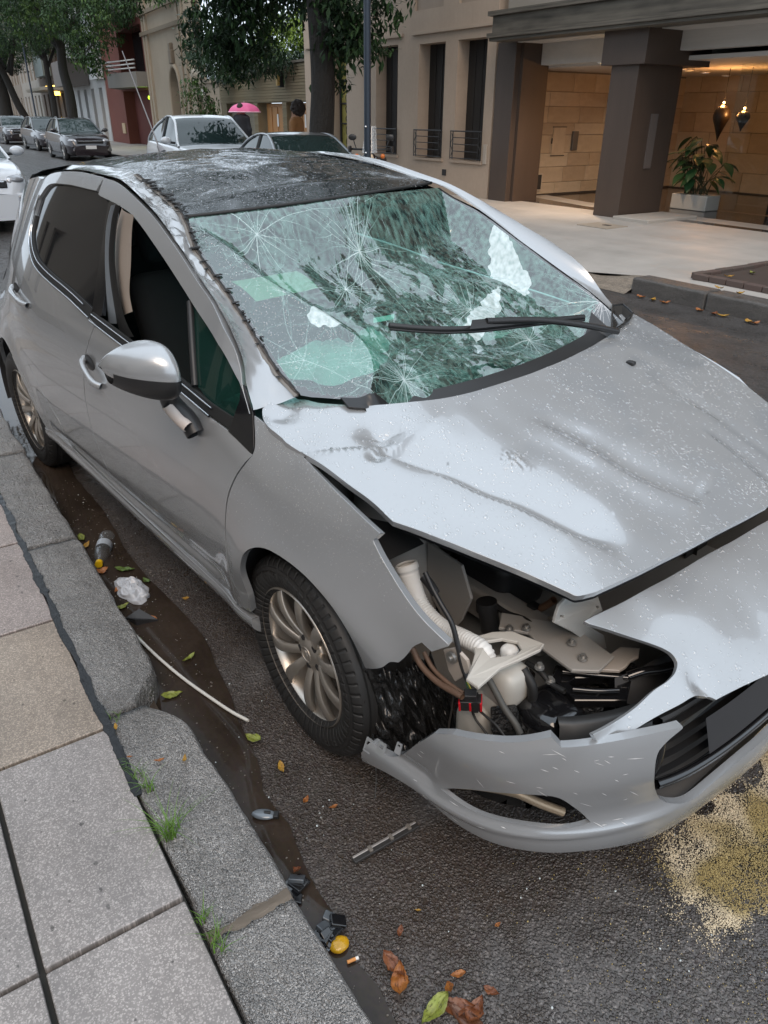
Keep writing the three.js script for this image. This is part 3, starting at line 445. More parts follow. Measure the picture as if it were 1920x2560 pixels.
{ // black scuttle cover along the foot of the screen
  const bw = table([[-0.75, 0.12], [-0.6, 0.125], [-0.3, 0.1], [0, 0.085], [0.3, 0.06], [0.45, 0.035], [0.6, 0.004], [0.75, 0.004]]), rr = hoodRear.filter(([, z]) => z < 0.6 && z > -0.66);
  const up = rr.map(([x, z]) => [x - bw(z) * (1 + 0.25 * noise(z * 12, 3, 1)), z]), dn = rr.map(([x, z]) => [x + 0.03, z]);
  part('scuttle_cover', sheet([...up, ...dn.reverse()], (x, z) => { const p = wsMap(x, z); p.y += 0.005; return p; }, { cell: 0.012, flange: 0.006, flip: true }), phys([0.012, 0.012, 0.013], 0.35, 0));
}
// scuttle panel between screen and bonnet
part('scuttle_panel', grid(40, 3, (u, v) => { const z = lerp(-0.72, 0.72, u), x = -0.02 - 0.13 * (z / 0.72) ** 2 + lerp(-0.06, 0.16, v); return V(x, Math.min(ws0(x, z), hood0(x, z)) - 0.045 - 0.02 * v, z); }), M.black);
{ // black corner trim on the far side of the scuttle
  const P = [[1530, 772], [1556, 768], [1581, 790], [1572, 808], [1545, 826], [1527, 838]].map(([a, b]) => hit(a, b, hoodF).add(V(0, 0.012, 0)));
  const c = P.reduce((a, p) => a.add(p), V(0, 0, 0)).multiplyScalar(1 / 6).add(V(0, -0.02, 0)); const g = new THREE.BufferGeometry(), v = []; P.forEach((p, i) => { const q = P[(i + 1) % 6]; v.push(p, q, c); }); g.setFromPoints(v); g.computeVertexNormals();
  part('corner_trim', [g, ...P.map((p, i) => cyl(p, P[(i + 1) % 6], 0.004, 0.004, 6))], M.gloss);
}
{ // wiper
  const W = group('wiper'); CAR.add(W); const up = V(0.03, 0.018, 0);
  const q = (a, b, h = 0) => hit(a, b, wsF).add(V(0.02 + h * 0.3, 0.012 + h, 0));
  const b = [[962, 820], [1030, 826], [1100, 829], [1180, 826], [1250, 819], [1350, 807], [1447, 798]].map((p) => q(...p));
  part('blade', [tube(b, 0.009, 40, 6), tube(b.map((p) => p.clone().add(V(0.004, -0.01, 0))), 0.005, 40, 5)], M.black, W);
  part('blade_holder', loft([q(1165, 815, 0.012), q(1260, 806, 0.012)], [q(1160, 838, 0.012), q(1270, 826, 0.012)], 8, 3, -0.012), M.black, W);
  part('arm', tube([q(1200, 824, 0.02), q(1330, 822, 0.022), q(1450, 830, 0.015), q(1530, 838, 0.005)], 0.011, 30, 8), M.black, W);
}
// ---------------------------------------------------------------- nose panel and bumper cover
const N2 = (pts) => path(onNose(pts));
const nosePoly = path([...onNose([[1462, 1553], [1576, 1496], [1699, 1428], [1810, 1364], [1920, 1302]]), null, [0.735, -0.35], [0.70, -0.5], [0.73, -0.52], null, [0.86, -0.4], [0.91, -0.35], [0.95, -0.33], [0.975, -0.1], ...onNose([[1920, 1686]]), null, ...onNose([[1860, 1712], [1791, 1748]]), null, ...onNose([[1775, 1738], [1752, 1733], [1700, 1757], [1638, 1776], [1515, 1823]]), null, ...onNose([[1488, 1806], [1540, 1778], [1595, 1747], [1638, 1717], [1672, 1700], [1690, 1680], [1694, 1655], [1680, 1635], [1656, 1621]]), null, ...onNose([[1656, 1621], [1545, 1581], [1475, 1560]])]);
const noseDent = (x, z) => 0.004 * noise(x * 7, z * 7, 1) - 0.012 * gauss(Math.hypot(x - 0.91, z - 0.35), 0.025) + 0.008 * gauss(Math.hypot(x - 0.78, (z - 0.28) * 0.5), 0.05) - 0.06 * smooth(0.4, 0.68, z) * smooth(0.82, 0.88, x);
part('nose_panel', sheet(nosePoly, (x, z) => V(x, nose0(x, z) + noseDent(x, z), z), { cell: 0.009, flange: 0.012, flip: true }), M.paint);
const bTop = [[1130, 1836], [1195, 1850], [1293, 1858], [1379, 1843]];
const bumpPts = path([...onBump([[902, 1884], [925, 1860], [950, 1884], [985, 1896], [1040, 1862], [1084, 1834]]), null, ...onBump(bTop), null, ...onBump([[1379, 1843], [1404, 1870]]), null, ...onBump([[1404, 1870], [1515, 1858], [1607, 1839], [1680, 1822], [1706, 1815]]), null, ...onBump([[1706, 1820], [1668, 1852], [1644, 1882], [1635, 1938], [1640, 1980], [1658, 2002], [1690, 2008], [1724, 2002], [1779, 1962], [1850, 1900], [1920, 1840]]), null, [-0.1, 0.285], [-0.35, 0.28], [-0.5, 0.31], [-0.56, 0.43], [-0.5, 0.53], [-0.8, 0.55], [-1.1, 0.6], [-1.25, 0.6], [-1.25, 0.22], null, ...[-1.1, -0.9, -0.6, -0.3, 0].map((s) => [s, 0.185 + 0.03 * Math.abs(s / 1.1) ** 3]), [0.064, 0.188], [0.281, 0.184], ...onBump([[1699, 2056], [1607, 2099], [1484, 2126], [1361, 2131], [1244, 2110], [1146, 2062], [1054, 1988], [970, 1935], [905, 1902]])]);
// fog lamp opening cut with a slit up to the top edge
const fogPx = [[1100, 1972], [1195, 1975], [1330, 1987], [1392, 1993], [1435, 2018], [1478, 2058], [1423, 2070], [1300, 2061], [1177, 2024]];
const fogP = path(onBump([...fogPx.slice(0, 4), fogPx[4], fogPx[5], null, fogPx[5], fogPx[6], fogPx[7], fogPx[8], fogPx[0]]));
const bumpDent = (s, y) => 0.004 * noise(s * 5, y * 5, 2) + 0.006 * gauss(y - (0.262 + 0.01 * Math.sin(s * 4)), 0.012) * smooth(0.4, 0.6, s) * (1 - smooth(1.05, 1.15, s)) - 0.012 * gauss(y - 0.3, 0.02) * smooth(1.04, 1.1, s) * 0.6;
const bumpSkin = (s, y) => bumpMap(bumpDent(s, y))(s, y);
{
  const ccw = (P) => area2(P) < 0 ? P.slice().reverse() : P, outer = ccw(bumpPts), hole = ccw(fogP).reverse();
  let bi = 0, bj = 0, best = 1e9; hole.forEach((h, j) => outer.forEach((o, i) => { const d = Math.hypot(o[0] - h[0], o[1] - h[1]); if (d < best) { best = d; bi = i; bj = j; } }));
  const key = [...outer.slice(0, bi + 1), ...hole.slice(bj), ...hole.slice(0, bj + 1).map((p) => [p[0] + 1e-5, p[1]]), [outer[bi][0] + 1e-5, outer[bi][1]], ...outer.slice(bi + 1)];
  const g1 = sheet(key, bumpSkin, { cell: 0.01, flip: true });
  const rim = (P, dep) => { const pos = []; for (let i = 0; i < P.length; i++) { const a = bumpSkin(...P[i]), b = bumpSkin(...P[(i + 1) % P.length]), na = bumpAt(P[i][0]).n, nb = bumpAt(P[(i + 1) % P.length][0]).n; const a2 = a.clone().addScaledVector(na, -dep), b2 = b.clone().addScaledVector(nb, -dep); pos.push(a, a2, b, b, a2, b2); } const g = new THREE.BufferGeometry().setFromPoints(pos); g.computeVertexNormals(); return g; };
  part('bumper_cover', [g1, rim(outer, 0.02), rim(hole, 0.012)], M.paint);
  // torn fixing tabs on the corner
  for (const [a, b, w, h] of [[915, 1868, 0.012, 0.02], [948, 1876, 0.014, 0.017], [992, 1872, 0.009, 0.01]]) { const [s, y] = onBump([[a, b]])[0], p = bumpMap(-0.01)(s, y); const f = new THREE.BufferGeometry(); const sh1 = new THREE.Shape([[-w, -0.02], [w, -0.02], [w * 0.9, h], [-w * 0.8, h]].map((q) => new THREE.Vector2(...q))); sh1.holes.push(new THREE.Path([[-w * 0.5, 0], [-w * 0.4, h * 0.6], [w * 0.5, h * 0.6], [w * 0.5, 0]].map((q) => new THREE.Vector2(...q)))); const g = new THREE.ExtrudeGeometry(sh1, { depth: 0.004, bevelEnabled: false }); const n = bumpAt(s).n; g.lookAt(n.clone().add(V(0, 0.4, 0))); g.translate(p.x, p.y, p.z); part('fixing_tab', g, M.paint); }
  { const R = rng(71), L = []; for (let k = 0; k < 46; k++) { const [s0, y0] = onBump([[1010 + R() * 640, 1880 + R() * 190]])[0]; if (inPoly(fogP, s0, y0) || !inPoly(outer, s0, y0)) continue; const an = -0.3 + R() * 1.2, l = 0.006 + 0.02 * R() * R(), w = 0.0006 + 0.0005 * R(), c = Math.cos(an), q = Math.sin(an); const f = (a, b) => bumpMap(bumpDent(s0 + a, y0 + b) + 0.0008)(s0 + a, y0 + b); const g = new THREE.BufferGeometry().setFromPoints([f(-c * l, -q * l), f(c * l, q * l), f(-q * w, c * w), f(q * w, -c * w)]); g.setIndex([0, 3, 2, 1, 2, 3]); L.push(g.toNonIndexed()); } for (const g of L) g.computeVertexNormals(); part('bumper_scuffs', L, std([0.62, 0.62, 0.62], 0.7)).userData.kind = 'stuff'; }
  // fog lamp cavity and the bent bar seen in it
  part('fog_lamp_recess', sheet(fogP.map(([s, y]) => [lerp(0.85, s, 1.06), lerp(0.31, y, 1.1)]), bumpMap(-0.05), { cell: 0.03, flip: true }), M.dirtyBlack);
  const q = (a, b) => { const [s, y] = onBump([[a, b]])[0]; return bumpMap(-0.03)(s, y); };
  part('bent_bar', tube([q(1120, 1980), q(1200, 1990), q(1290, 2010), q(1350, 2035), q(1415, 2058)], 0.011, 30, 8), std([0.3, 0.24, 0.17], 0.4, 0.5));
}
// grille: dark backing sheet standing in for the shade inside, mesh bars, and the slats of the mouth
{
  const G = group('grille'); CAR.add(G);
  part('shade_backing', grid(30, 8, (u, v) => { const s = lerp(-0.52, 0.5, u), y = lerp(0.22, 0.5, v), q = bumpAt(s); return q.p.clone().addScaledVector(q.n, -0.16 - 0.06 * v).setY(y); }), std([0.07, 0.07, 0.072], 0.7), G);
  for (let k = 0; k < 7; k++) { const y = 0.3 + k * 0.032; part('slat', grid(40, 1, (u, v) => { const s = lerp(-0.56, 0.53, u), q = bumpAt(s); return q.p.clone().addScaledVector(q.n, -0.055 - 0.012 * k + v * 0.02).setY(y + v * 0.006); }), M.black, G); }
  part('plate_holder', grid(16, 3, (u, v) => { const s = lerp(-0.3, 0.34, u), q = bumpAt(s); return q.p.clone().addScaledVector(q.n, -0.02 - 0.03 * v).setY(lerp(0.36, 0.45, v)); }), phys([0.03, 0.03, 0.032], 0.3, 0), G);
  part('surround', [tube([...Array(24)].map((_, i) => { const s = lerp(-0.5, 0.5, i / 23), q = bumpAt(s); return q.p.clone().addScaledVector(q.n, -0.03).setY(0.315 + 0.02 * (s / 0.5) ** 2); }), 0.012, 60, 6), tube([...Array(8)].map((_, i) => { const y = lerp(0.31, 0.52, i / 7), s = 0.52 - 0.03 * Math.sin(i / 7 * 3.1), q = bumpAt(s); return q.p.clone().addScaledVector(q.n, -0.05).setY(y); }), 0.012, 20, 6)], M.gloss, G);
}
// ---------------------------------------------------------------- wheels
const tyreBump = tex([512, 128], (u, v) => { const ang = u * 60, row = v * 4; const lug = Math.abs(((ang + (row > 2 ? 0.5 : 0)) % 1) - 0.5) < 0.1 && Math.abs(v - 0.5) > 0.16 ? 0 : 1; const gr = [0.22, 0.42, 0.58, 0.78].some((g) => Math.abs(v - g) < 0.02) ? 0 : 1; return Math.min(lug, gr) * 0.8 + 0.1; });
const tyreM = std([0.02, 0.0195, 0.019], 0.55, 0, { bumpMap: tyreBump, bumpScale: 0.006 });
const rimDirt = tex(256, (u, v) => { const n = tnoise(u, v, 4, 4, 6); return [0.52 + 0.10 * n, 0.48 + 0.10 * n, 0.43 + 0.11 * n]; });
const rimM = phys([1, 1, 1], 0.34, 0.75, { map: rimDirt, clearcoat: 0.4, clearcoatRoughness: 0.2 });
function makeWheel() {
  const W = group('wheel'); const R = 0.316, hw = 0.1025;
  const prof = [[0.203, -hw * 0.8], [0.222, -hw * 0.93], [0.25, -hw * 1.04], [0.28, -hw * 1.02], [0.3, -hw * 0.93], [0.311, -hw * 0.8], [0.3155, -hw * 0.5], [0.316, 0], [0.3155, hw * 0.5], [0.311, hw * 0.8], [0.3, hw * 0.93], [0.28, hw * 1.02], [0.25, hw * 1.04], [0.222, hw * 0.93], [0.203, hw * 0.8]];
  const ty = new THREE.LatheGeometry(new THREE.CatmullRomCurve3(prof.map(([r, z]) => V(r, z, 0))).getPoints(42).map((p) => new THREE.Vector2(p.x, p.y)), 96); ty.rotateX(Math.PI / 2);
  part('tyre', ty, tyreM, W);
  const letter = []; for (let k = 0; k < 26; k++) { if (k % 13 > 8) continue; const a = k / 26 * 6.283, g = bx(0.012, 0.016, 0.002, 0, 0.262, hw * 1.035); g.rotateZ(a); letter.push(g); }
  part('sidewall_marks', letter, tyreM, W).userData.kind = 'stuff';
  const barrel = new THREE.LatheGeometry([[0.214, 0.098], [0.219, 0.094], [0.217, 0.086], [0.205, 0.08], [0.196, 0.05], [0.19, -0.09]].map(([r, z]) => new THREE.Vector2(r, z)), 80); barrel.rotateX(Math.PI / 2);
  const rim = part('rim', barrel, rimM, W);
  for (let k = 0; k < 10; k++) { // spokes, tapered, dished and slightly curved
    const a = k / 10 * 6.283, n = 14, sec = 8;
    const g = grid(sec, n, (u, v) => { const r = lerp(0.05, 0.207, v), w = lerp(0.014, 0.024, v ** 1.4), d = lerp(0.03, 0.018, v), z = 0.058 + 0.026 * Math.sin(v * 2.4) , bend = 0.05 * Math.sin(v * 3.0) * (k % 2 ? 1 : -1) * 0.35; const p = (u - 0.5) * 2, cx = Math.cos(u * 6.283), sy = Math.sin(u * 6.283); const lx = cx * w, lz = z + (sy > 0 ? sy * 0.006 : sy * d); const th = a + bend; return V(Math.cos(th) * r - Math.sin(th) * lx, Math.sin(th) * r + Math.cos(th) * lx, lz); });
    part('spoke', g, rimM, rim);
  }
  const hub = new THREE.LatheGeometry([[0.0001, 0.072], [0.03, 0.071], [0.034, 0.067], [0.06, 0.062], [0.074, 0.05], [0.07, 0.02]].map(([r, z]) => new THREE.Vector2(r, z)), 40); hub.rotateX(Math.PI / 2); part('hub', hub, rimM, rim);
  const ring = new THREE.TorusGeometry(0.024, 0.002, 6, 30).translate(0, 0, 0.0725); part('centre_cap', [ring, new THREE.SphereGeometry(0.012, 12, 8).scale(0.8, 1.3, 0.25).translate(0, 0, 0.073), bx(0.02, 0.003, 0.003, 0.004, 0.008, 0.0735), bx(0.018, 0.003, 0.003, -0.002, -0.006, 0.0735)], rimM, rim);
  for (let k = 0; k < 5; k++) { const a = k / 5 * 6.283 + 0.5; const nut = new THREE.CylinderGeometry(0.011, 0.011, 0.006, 14).rotateX(Math.PI / 2).translate(0.05 * Math.cos(a), 0.05 * Math.sin(a), 0.0625); part('bolt_hole', nut, M.dark, rim); }
  part('brake_disc', new THREE.CylinderGeometry(0.135, 0.135, 0.02, 40).rotateX(Math.PI / 2).translate(0, 0, 0.0), std([0.12, 0.1, 0.085], 0.5, 0.6), W);
  part('drum', new THREE.CylinderGeometry(0.19, 0.19, 0.02, 40).rotateX(Math.PI / 2).translate(0, 0, -0.06), M.dark, W);
  return W;
}
{
  const w = makeWheel(); w.name = 'front_wheel'; w.position.set(0, 0.316, 0.768); w.rotation.set(0, -0.043, 0.33); CAR.add(w);
  const w2 = w.clone(); w2.name = 'rear_wheel'; w2.position.set(-2.608, 0.316, 0.766); w2.rotation.set(0, 0, 0.9); CAR.add(w2);
  const w3 = w.clone(); w3.name = 'front_wheel'; w3.position.set(0, 0.316, -0.768); w3.rotation.set(0, Math.PI, 0.2); CAR.add(w3);
  const w4 = w.clone(); w4.name = 'rear_wheel'; w4.position.set(-2.608, 0.316, -0.766); w4.rotation.set(0, Math.PI, 1.2); CAR.add(w4);
}
// arch liners and floor pan
for (const [c, s] of [[0.04, 1], [-2.608, 1], [0.04, -1], [-2.608, -1]]) part('arch_liner', [grid(28, 4, (u, v) => { const a = lerp(c > 0 && s > 0 ? 1.15 : -0.12, Math.PI + 0.12, u), r = 0.385; return V(c + r * Math.cos(a), 0.325 + r * Math.sin(a), s * lerp(c > 0 && s > 0 ? 0.56 : 0.45, 0.87, v)); }), grid(24, 3, (u, v) => { const a = lerp(c > 0 && s > 0 ? 1.3 : 0, Math.PI, u), r = lerp(0.02, 0.4, v); return V(c + r * Math.cos(a), 0.3 + r * Math.sin(a), s * 0.5); })], M.dark);
part('floor_pan', [bx(2.1, 0.06, 1.56, -1.32, 0.25, 0), bx(1.0, 0.04, 0.86, 0.45, 0.22, 0), bx(1.0, 0.05, 0.9, -2.75, 0.3, 0), bx(0.03, 0.75, 1.5, -0.42, 0.6, 0), bx(0.7, 0.05, 1.3, -2.7, 0.9, 0)], std([0.1, 0.1, 0.1], 0.8));
{ // buckled front part of the liner, wet
  const a = at(905, 1668, { z: 0.84 }), b = at(1088, 1632, { z: 0.70 }), c = at(1165, 1850, { z: 0.62 }), d = at(950, 1905, { z: 0.82 });
  part('torn_arch_liner', grid(60, 60, (u, v) => { const p = a.clone().lerp(b, u).lerp(d.clone().lerp(c, u), v); const n = 0.05 * Math.abs(noise(u * 5 + 0.8 * noise(u * 3, v * 3, 4), v * 1.8, 2)) + 0.03 * Math.abs(noise(u * 12 + 0.7 * noise(u * 6, v * 6, 2), v * 4, 6)) + 0.012 * Math.abs(noise(u * 26, v * 9, 3)); p.x += n + 0.05 * Math.sin(u * Math.PI) - 0.02; p.z += n * 0.6; return p; }), M.dirtyBlack);
}
// ---------------------------------------------------------------- door mirror and handles
{
  const Mi = group('door_mirror'); CAR.add(Mi);
  const I = at(432, 928, { z: 0.945 }), O = at(243, 914, { z: 1.10 }); O.x = lerp(O.x, I.x, 0.25) ;
  const hr = table([[0, 0.05], [0.06, 0.07], [0.2, 0.081], [0.4, 0.08], [0.65, 0.064], [0.85, 0.042], [0.95, 0.024], [1, 0.002]]);
  const fr = table([[0, 0.04], [0.06, 0.075], [0.2, 0.1], [0.5, 0.1], [0.8, 0.075], [0.95, 0.035], [1, 0.004]]);
  const sec = (t, a) => { const c = I.clone().lerp(O, t); const cy = Math.sin(a), cx = Math.cos(a); return V(c.x + (cx > 0 ? fr(t) * cx : 0.03 * cx), c.y + (cy > 0 ? hr(t) * cy ** 0.9 : 0.72 * hr(t) * Math.sin(a)), c.z); };
  part('mirror_shell', grid(48, 40, (u, v) => sec(v, u * 6.28318 - Math.PI)), M.paint, Mi);
  part('mirror_skirt', grid(40, 24, (u, v) => { const t = lerp(0.02, 0.93, v), a = lerp(-Math.PI * 0.98, -0.05, u), p = sec(t, a); p.y -= 0.016 * Math.sin(Math.PI * u) + 0.004; p.x *= 1; return p; }), M.black, Mi);
  const b0 = at(425, 1000, { z: 0.94 }), b1 = at(470, 1050, { z: 0.905 }), b2 = at(490, 1085, { z: 0.9 });
  part('mirror_foot', [tube([I.clone().add(V(-0.02, -0.03, 0)), b0, b1, b2], 0.028, 24, 10)], M.black, Mi);
  part('mirror_foot_cover', tube([at(418, 1012, { z: 0.955 }), at(432, 1030, { z: 0.945 }), at(450, 1050, { z: 0.932 }), at(470, 1068, { z: 0.922 })], 0.017, 20, 10), std([0.6, 0.52, 0.47], 0.5), Mi);
  for (const [a, c, p] of [[[34, 716], [72, 764], rearDoor], [[214, 894], [256, 966], frontDoor]]) { const A = hit(a[0], a[1], sideF), B = hit(c[0], c[1], sideF), m = A.clone().lerp(B, 0.5); const h = group('handle'); p.add(h); part('grip', tube([A.clone().add(V(0, 0, 0.004)), A.clone().lerp(B, 0.15).add(V(0, 0, 0.022)), m.clone().add(V(0, 0, 0.028)), A.clone().lerp(B, 0.85).add(V(0, 0, 0.022)), B.clone().add(V(0, 0, 0.004))], 0.0125, 24, 10), M.paint, h); part('grip_cup', new THREE.SphereGeometry(0.04, 20, 12).scale(1.2, 0.8, 0.1).translate(lerp(A.x, B.x, 0.3), lerp(A.y, B.y, 0.3) + 0.012, lerp(A.z, B.z, 0.3) + 0.001), M.black, h); }
}
// ---------------------------------------------------------------- cabin
{
  const C = group('cabin'); CAR.add(C);
  part('dashboard', [grid(30, 10, (u, v) => { const z = lerp(-0.72, 0.72, u), t = v; return V(lerp(-0.02, -0.72, t) , lerp(0.93, 0.97, t) - 0.2 * smooth(0.75, 1, t) - 0.03 * (z / 0.7) ** 2, z); }), bx(0.1, 0.3, 1.4, -0.68, 0.68, 0)], std([0.016, 0.016, 0.017], 0.7), C);
  const seat = (z) => { const s = group('seat'); C.add(s); const cl = M.cloth; part('cushion', rbx(0.5, 0.16, 0.48, 0.06, -1.2, 0.5, z, 4), cl, s); const b = rbx(0.14, 0.6, 0.46, 0.06, 0, 0.3, 0, 4); b.rotateZ(0.3); b.translate(-1.4, 0.55, z); part('backrest', b, cl, s); const h = rbx(0.09, 0.18, 0.26, 0.04, 0, 0, 0, 4); h.rotateZ(0.2); h.translate(-1.63, 1.24, z); part('headrest', h, cl, s); };
  seat(0.36); seat(-0.36);
  part('rear_bench', [rbx(0.5, 0.2, 1.2, 0.06, -2.05, 0.48, 0, 3), rbx(0.14, 0.6, 1.2, 0.06, -2.35, 0.8, 0, 3)], M.cloth, C);
  const sw = new THREE.TorusGeometry(0.185, 0.016, 10, 48); sw.rotateY(Math.PI / 2); sw.rotateZ(-0.4); sw.translate(-0.82, 0.95, -0.36); part('steering_wheel', [sw, new THREE.CylinderGeometry(0.06, 0.07, 0.05, 20).rotateZ(Math.PI / 2 - 0.4).translate(-0.82, 0.95, -0.36), cyl(V(-0.82, 0.95, -0.36), V(-0.6, 0.86, -0.36), 0.035), cyl(V(-0.82, 0.95, -0.54), V(-0.82, 0.95, -0.18), 0.013)], M.black, C);
  const under = (a, b, d) => hit(a, b, wsF).add(V(-0.03, -d, 0));
  const vis = [[575, 590], [745, 568], [802, 610], [640, 640]].map(([a, b]) => under(a, b, 0.15));
  part('sun_visor', [grid(12, 6, (u, v) => vis[0].clone().lerp(vis[1], u).lerp(vis[3].clone().lerp(vis[2], u), v).add(V(0, 0.008 * Math.sin(v * 3.1), 0)))], std([0.5, 0.46, 0.36], 0.8), C);
  const bag = (a, b, d, rx, rz, s, seed) => { const c = under(a, b, d); part('spent_airbag', grid(48, 18, (u, v) => { const t = u * 6.28318, k = v * (1 + 0.22 * noise(Math.cos(t) * 1.6 + seed, Math.sin(t) * 1.6, seed) + 0.06 * noise(u * 40, seed, 1)) / Math.pow(Math.abs(Math.cos(t + seed)) ** 5 + Math.abs(Math.sin(t + seed)) ** 5, 0.2); return V(c.x + Math.cos(t) * rx * k, c.y + s * (1 - v * v) + 0.8 * s * Math.abs(noise(Math.cos(t) * 4 * v + seed, Math.sin(t) * 4 * v, 2)) * (1 - v) - 0.45 * rx * k * Math.cos(t) * 0, c.z + Math.sin(t) * rz * k); }), std([0.42, 0.44, 0.43], 0.95), C); };
  bag(835, 805, 0.14, 0.15, 0.17, 0.06, 3.4); bag(935, 705, 0.22, 0.07, 0.06, 0.05, 7); bag(1215, 670, 0.27, 0.13, 0.14, 0.06, 5);
  part('sticker', grid(4, 2, (u, v) => under(lerp(944, 998, u), lerp(672 - 8 * u, 684 - 8 * u, v), 0.17)), std([0.6, 0.75, 0.7], 0.7), C);
  part('rear_view_mirror', rbx(0.03, 0.07, 0.22, 0.015, -0.93, 1.3, 0.02), M.black, C);
  part('headliner', grid(14, 12, (u, v) => { const x = lerp(-1.12, -2.6, u), z = lerp(-0.5, 0.5, v); return V(x, roof0(x, z) - 0.055, z); }), std([0.3, 0.27, 0.23], 0.95), C);
  // centre pillar seen through the open front window
  const strip = (L, Rr, z, mat, name) => part(name, loft(L.map((p) => at(p[0], p[1], { z })), Rr.map((p) => at(p[0], p[1], { z })), 24, 5, 0.008), mat, C);
  const X = (a, b) => [a * 0.3014, 360 + b * 0.3014];
  strip([X(925, 520), X(885, 700), X(878, 1000), X(895, 1480)], [X(960, 500), X(928, 640), X(905, 1000), X(970, 1490)], 0.79, std([0.3, 0.34, 0.38], 0.35, 0.5), 'door_edge_strip');
  strip([X(960, 500), X(928, 640), X(905, 1000), X(975, 1500), X(1010, 1600)], [X(1000, 510), X(968, 650), X(955, 1000), X(1030, 1430), X(1110, 1600)], 0.785, M.rubber, 'door_seal');
  strip([X(1010, 530), X(968, 700), X(955, 1000), X(980, 1250), X(1025, 1425)], [X(1110, 590), X(1095, 700), X(1085, 1000), X(1075, 1250), X(1100, 1390)], 0.76, M.beige, 'pillar_trim');
  part('door_card', [grid(10, 6, (u, v) => { const x = lerp(-0.35, -1.3, u); return V(x, lerp(0.35, belt[0][1] - 0.02 - 0.09 * (1 - u), v), 0.80 - 0.02 * v); }), grid(10, 6, (u, v) => { const x = lerp(-0.35, -2.1, u); return V(x, lerp(0.35, 0.98, v), -0.8); })], std([0.05, 0.05, 0.052], 0.85), C);
}
// ---------------------------------------------------------------- under the bonnet, where the headlamp has gone
function plate(pts, spec, mat, name, parent, { holes = [], depth = 0.006, jit = 0 } = {}) {
  const k = Object.keys(spec)[0], ax = { x: ['z', 'y'], y: ['x', 'z'], z: ['x', 'y'] }[k];
  const to = (p) => { const q = at(p[0], p[1], spec); return new THREE.Vector2(q[ax[0]], q[ax[1]]); };
  const s = new THREE.Shape(pts.map(to)); for (const h of holes) s.holes.push(new THREE.Path(h.map(to)));
  const g = new THREE.ExtrudeGeometry(s, { depth, bevelEnabled: true, bevelSize: 0.002, bevelThickness: 0.002, bevelSegments: 1 });
  const P = g.attributes.position; for (let i = 0; i < P.count; i++) { const a = P.getX(i), b = P.getY(i), c = P.getZ(i); const v = { [ax[0]]: a, [ax[1]]: b, [k]: spec[k] - c }; if (jit) v[k] += jit * noise(a * 20, b * 20, 3); P.setXYZ(i, v.x, v.y, v.z); }
  g.computeVertexNormals(); return part(name, g, mat, parent);
}
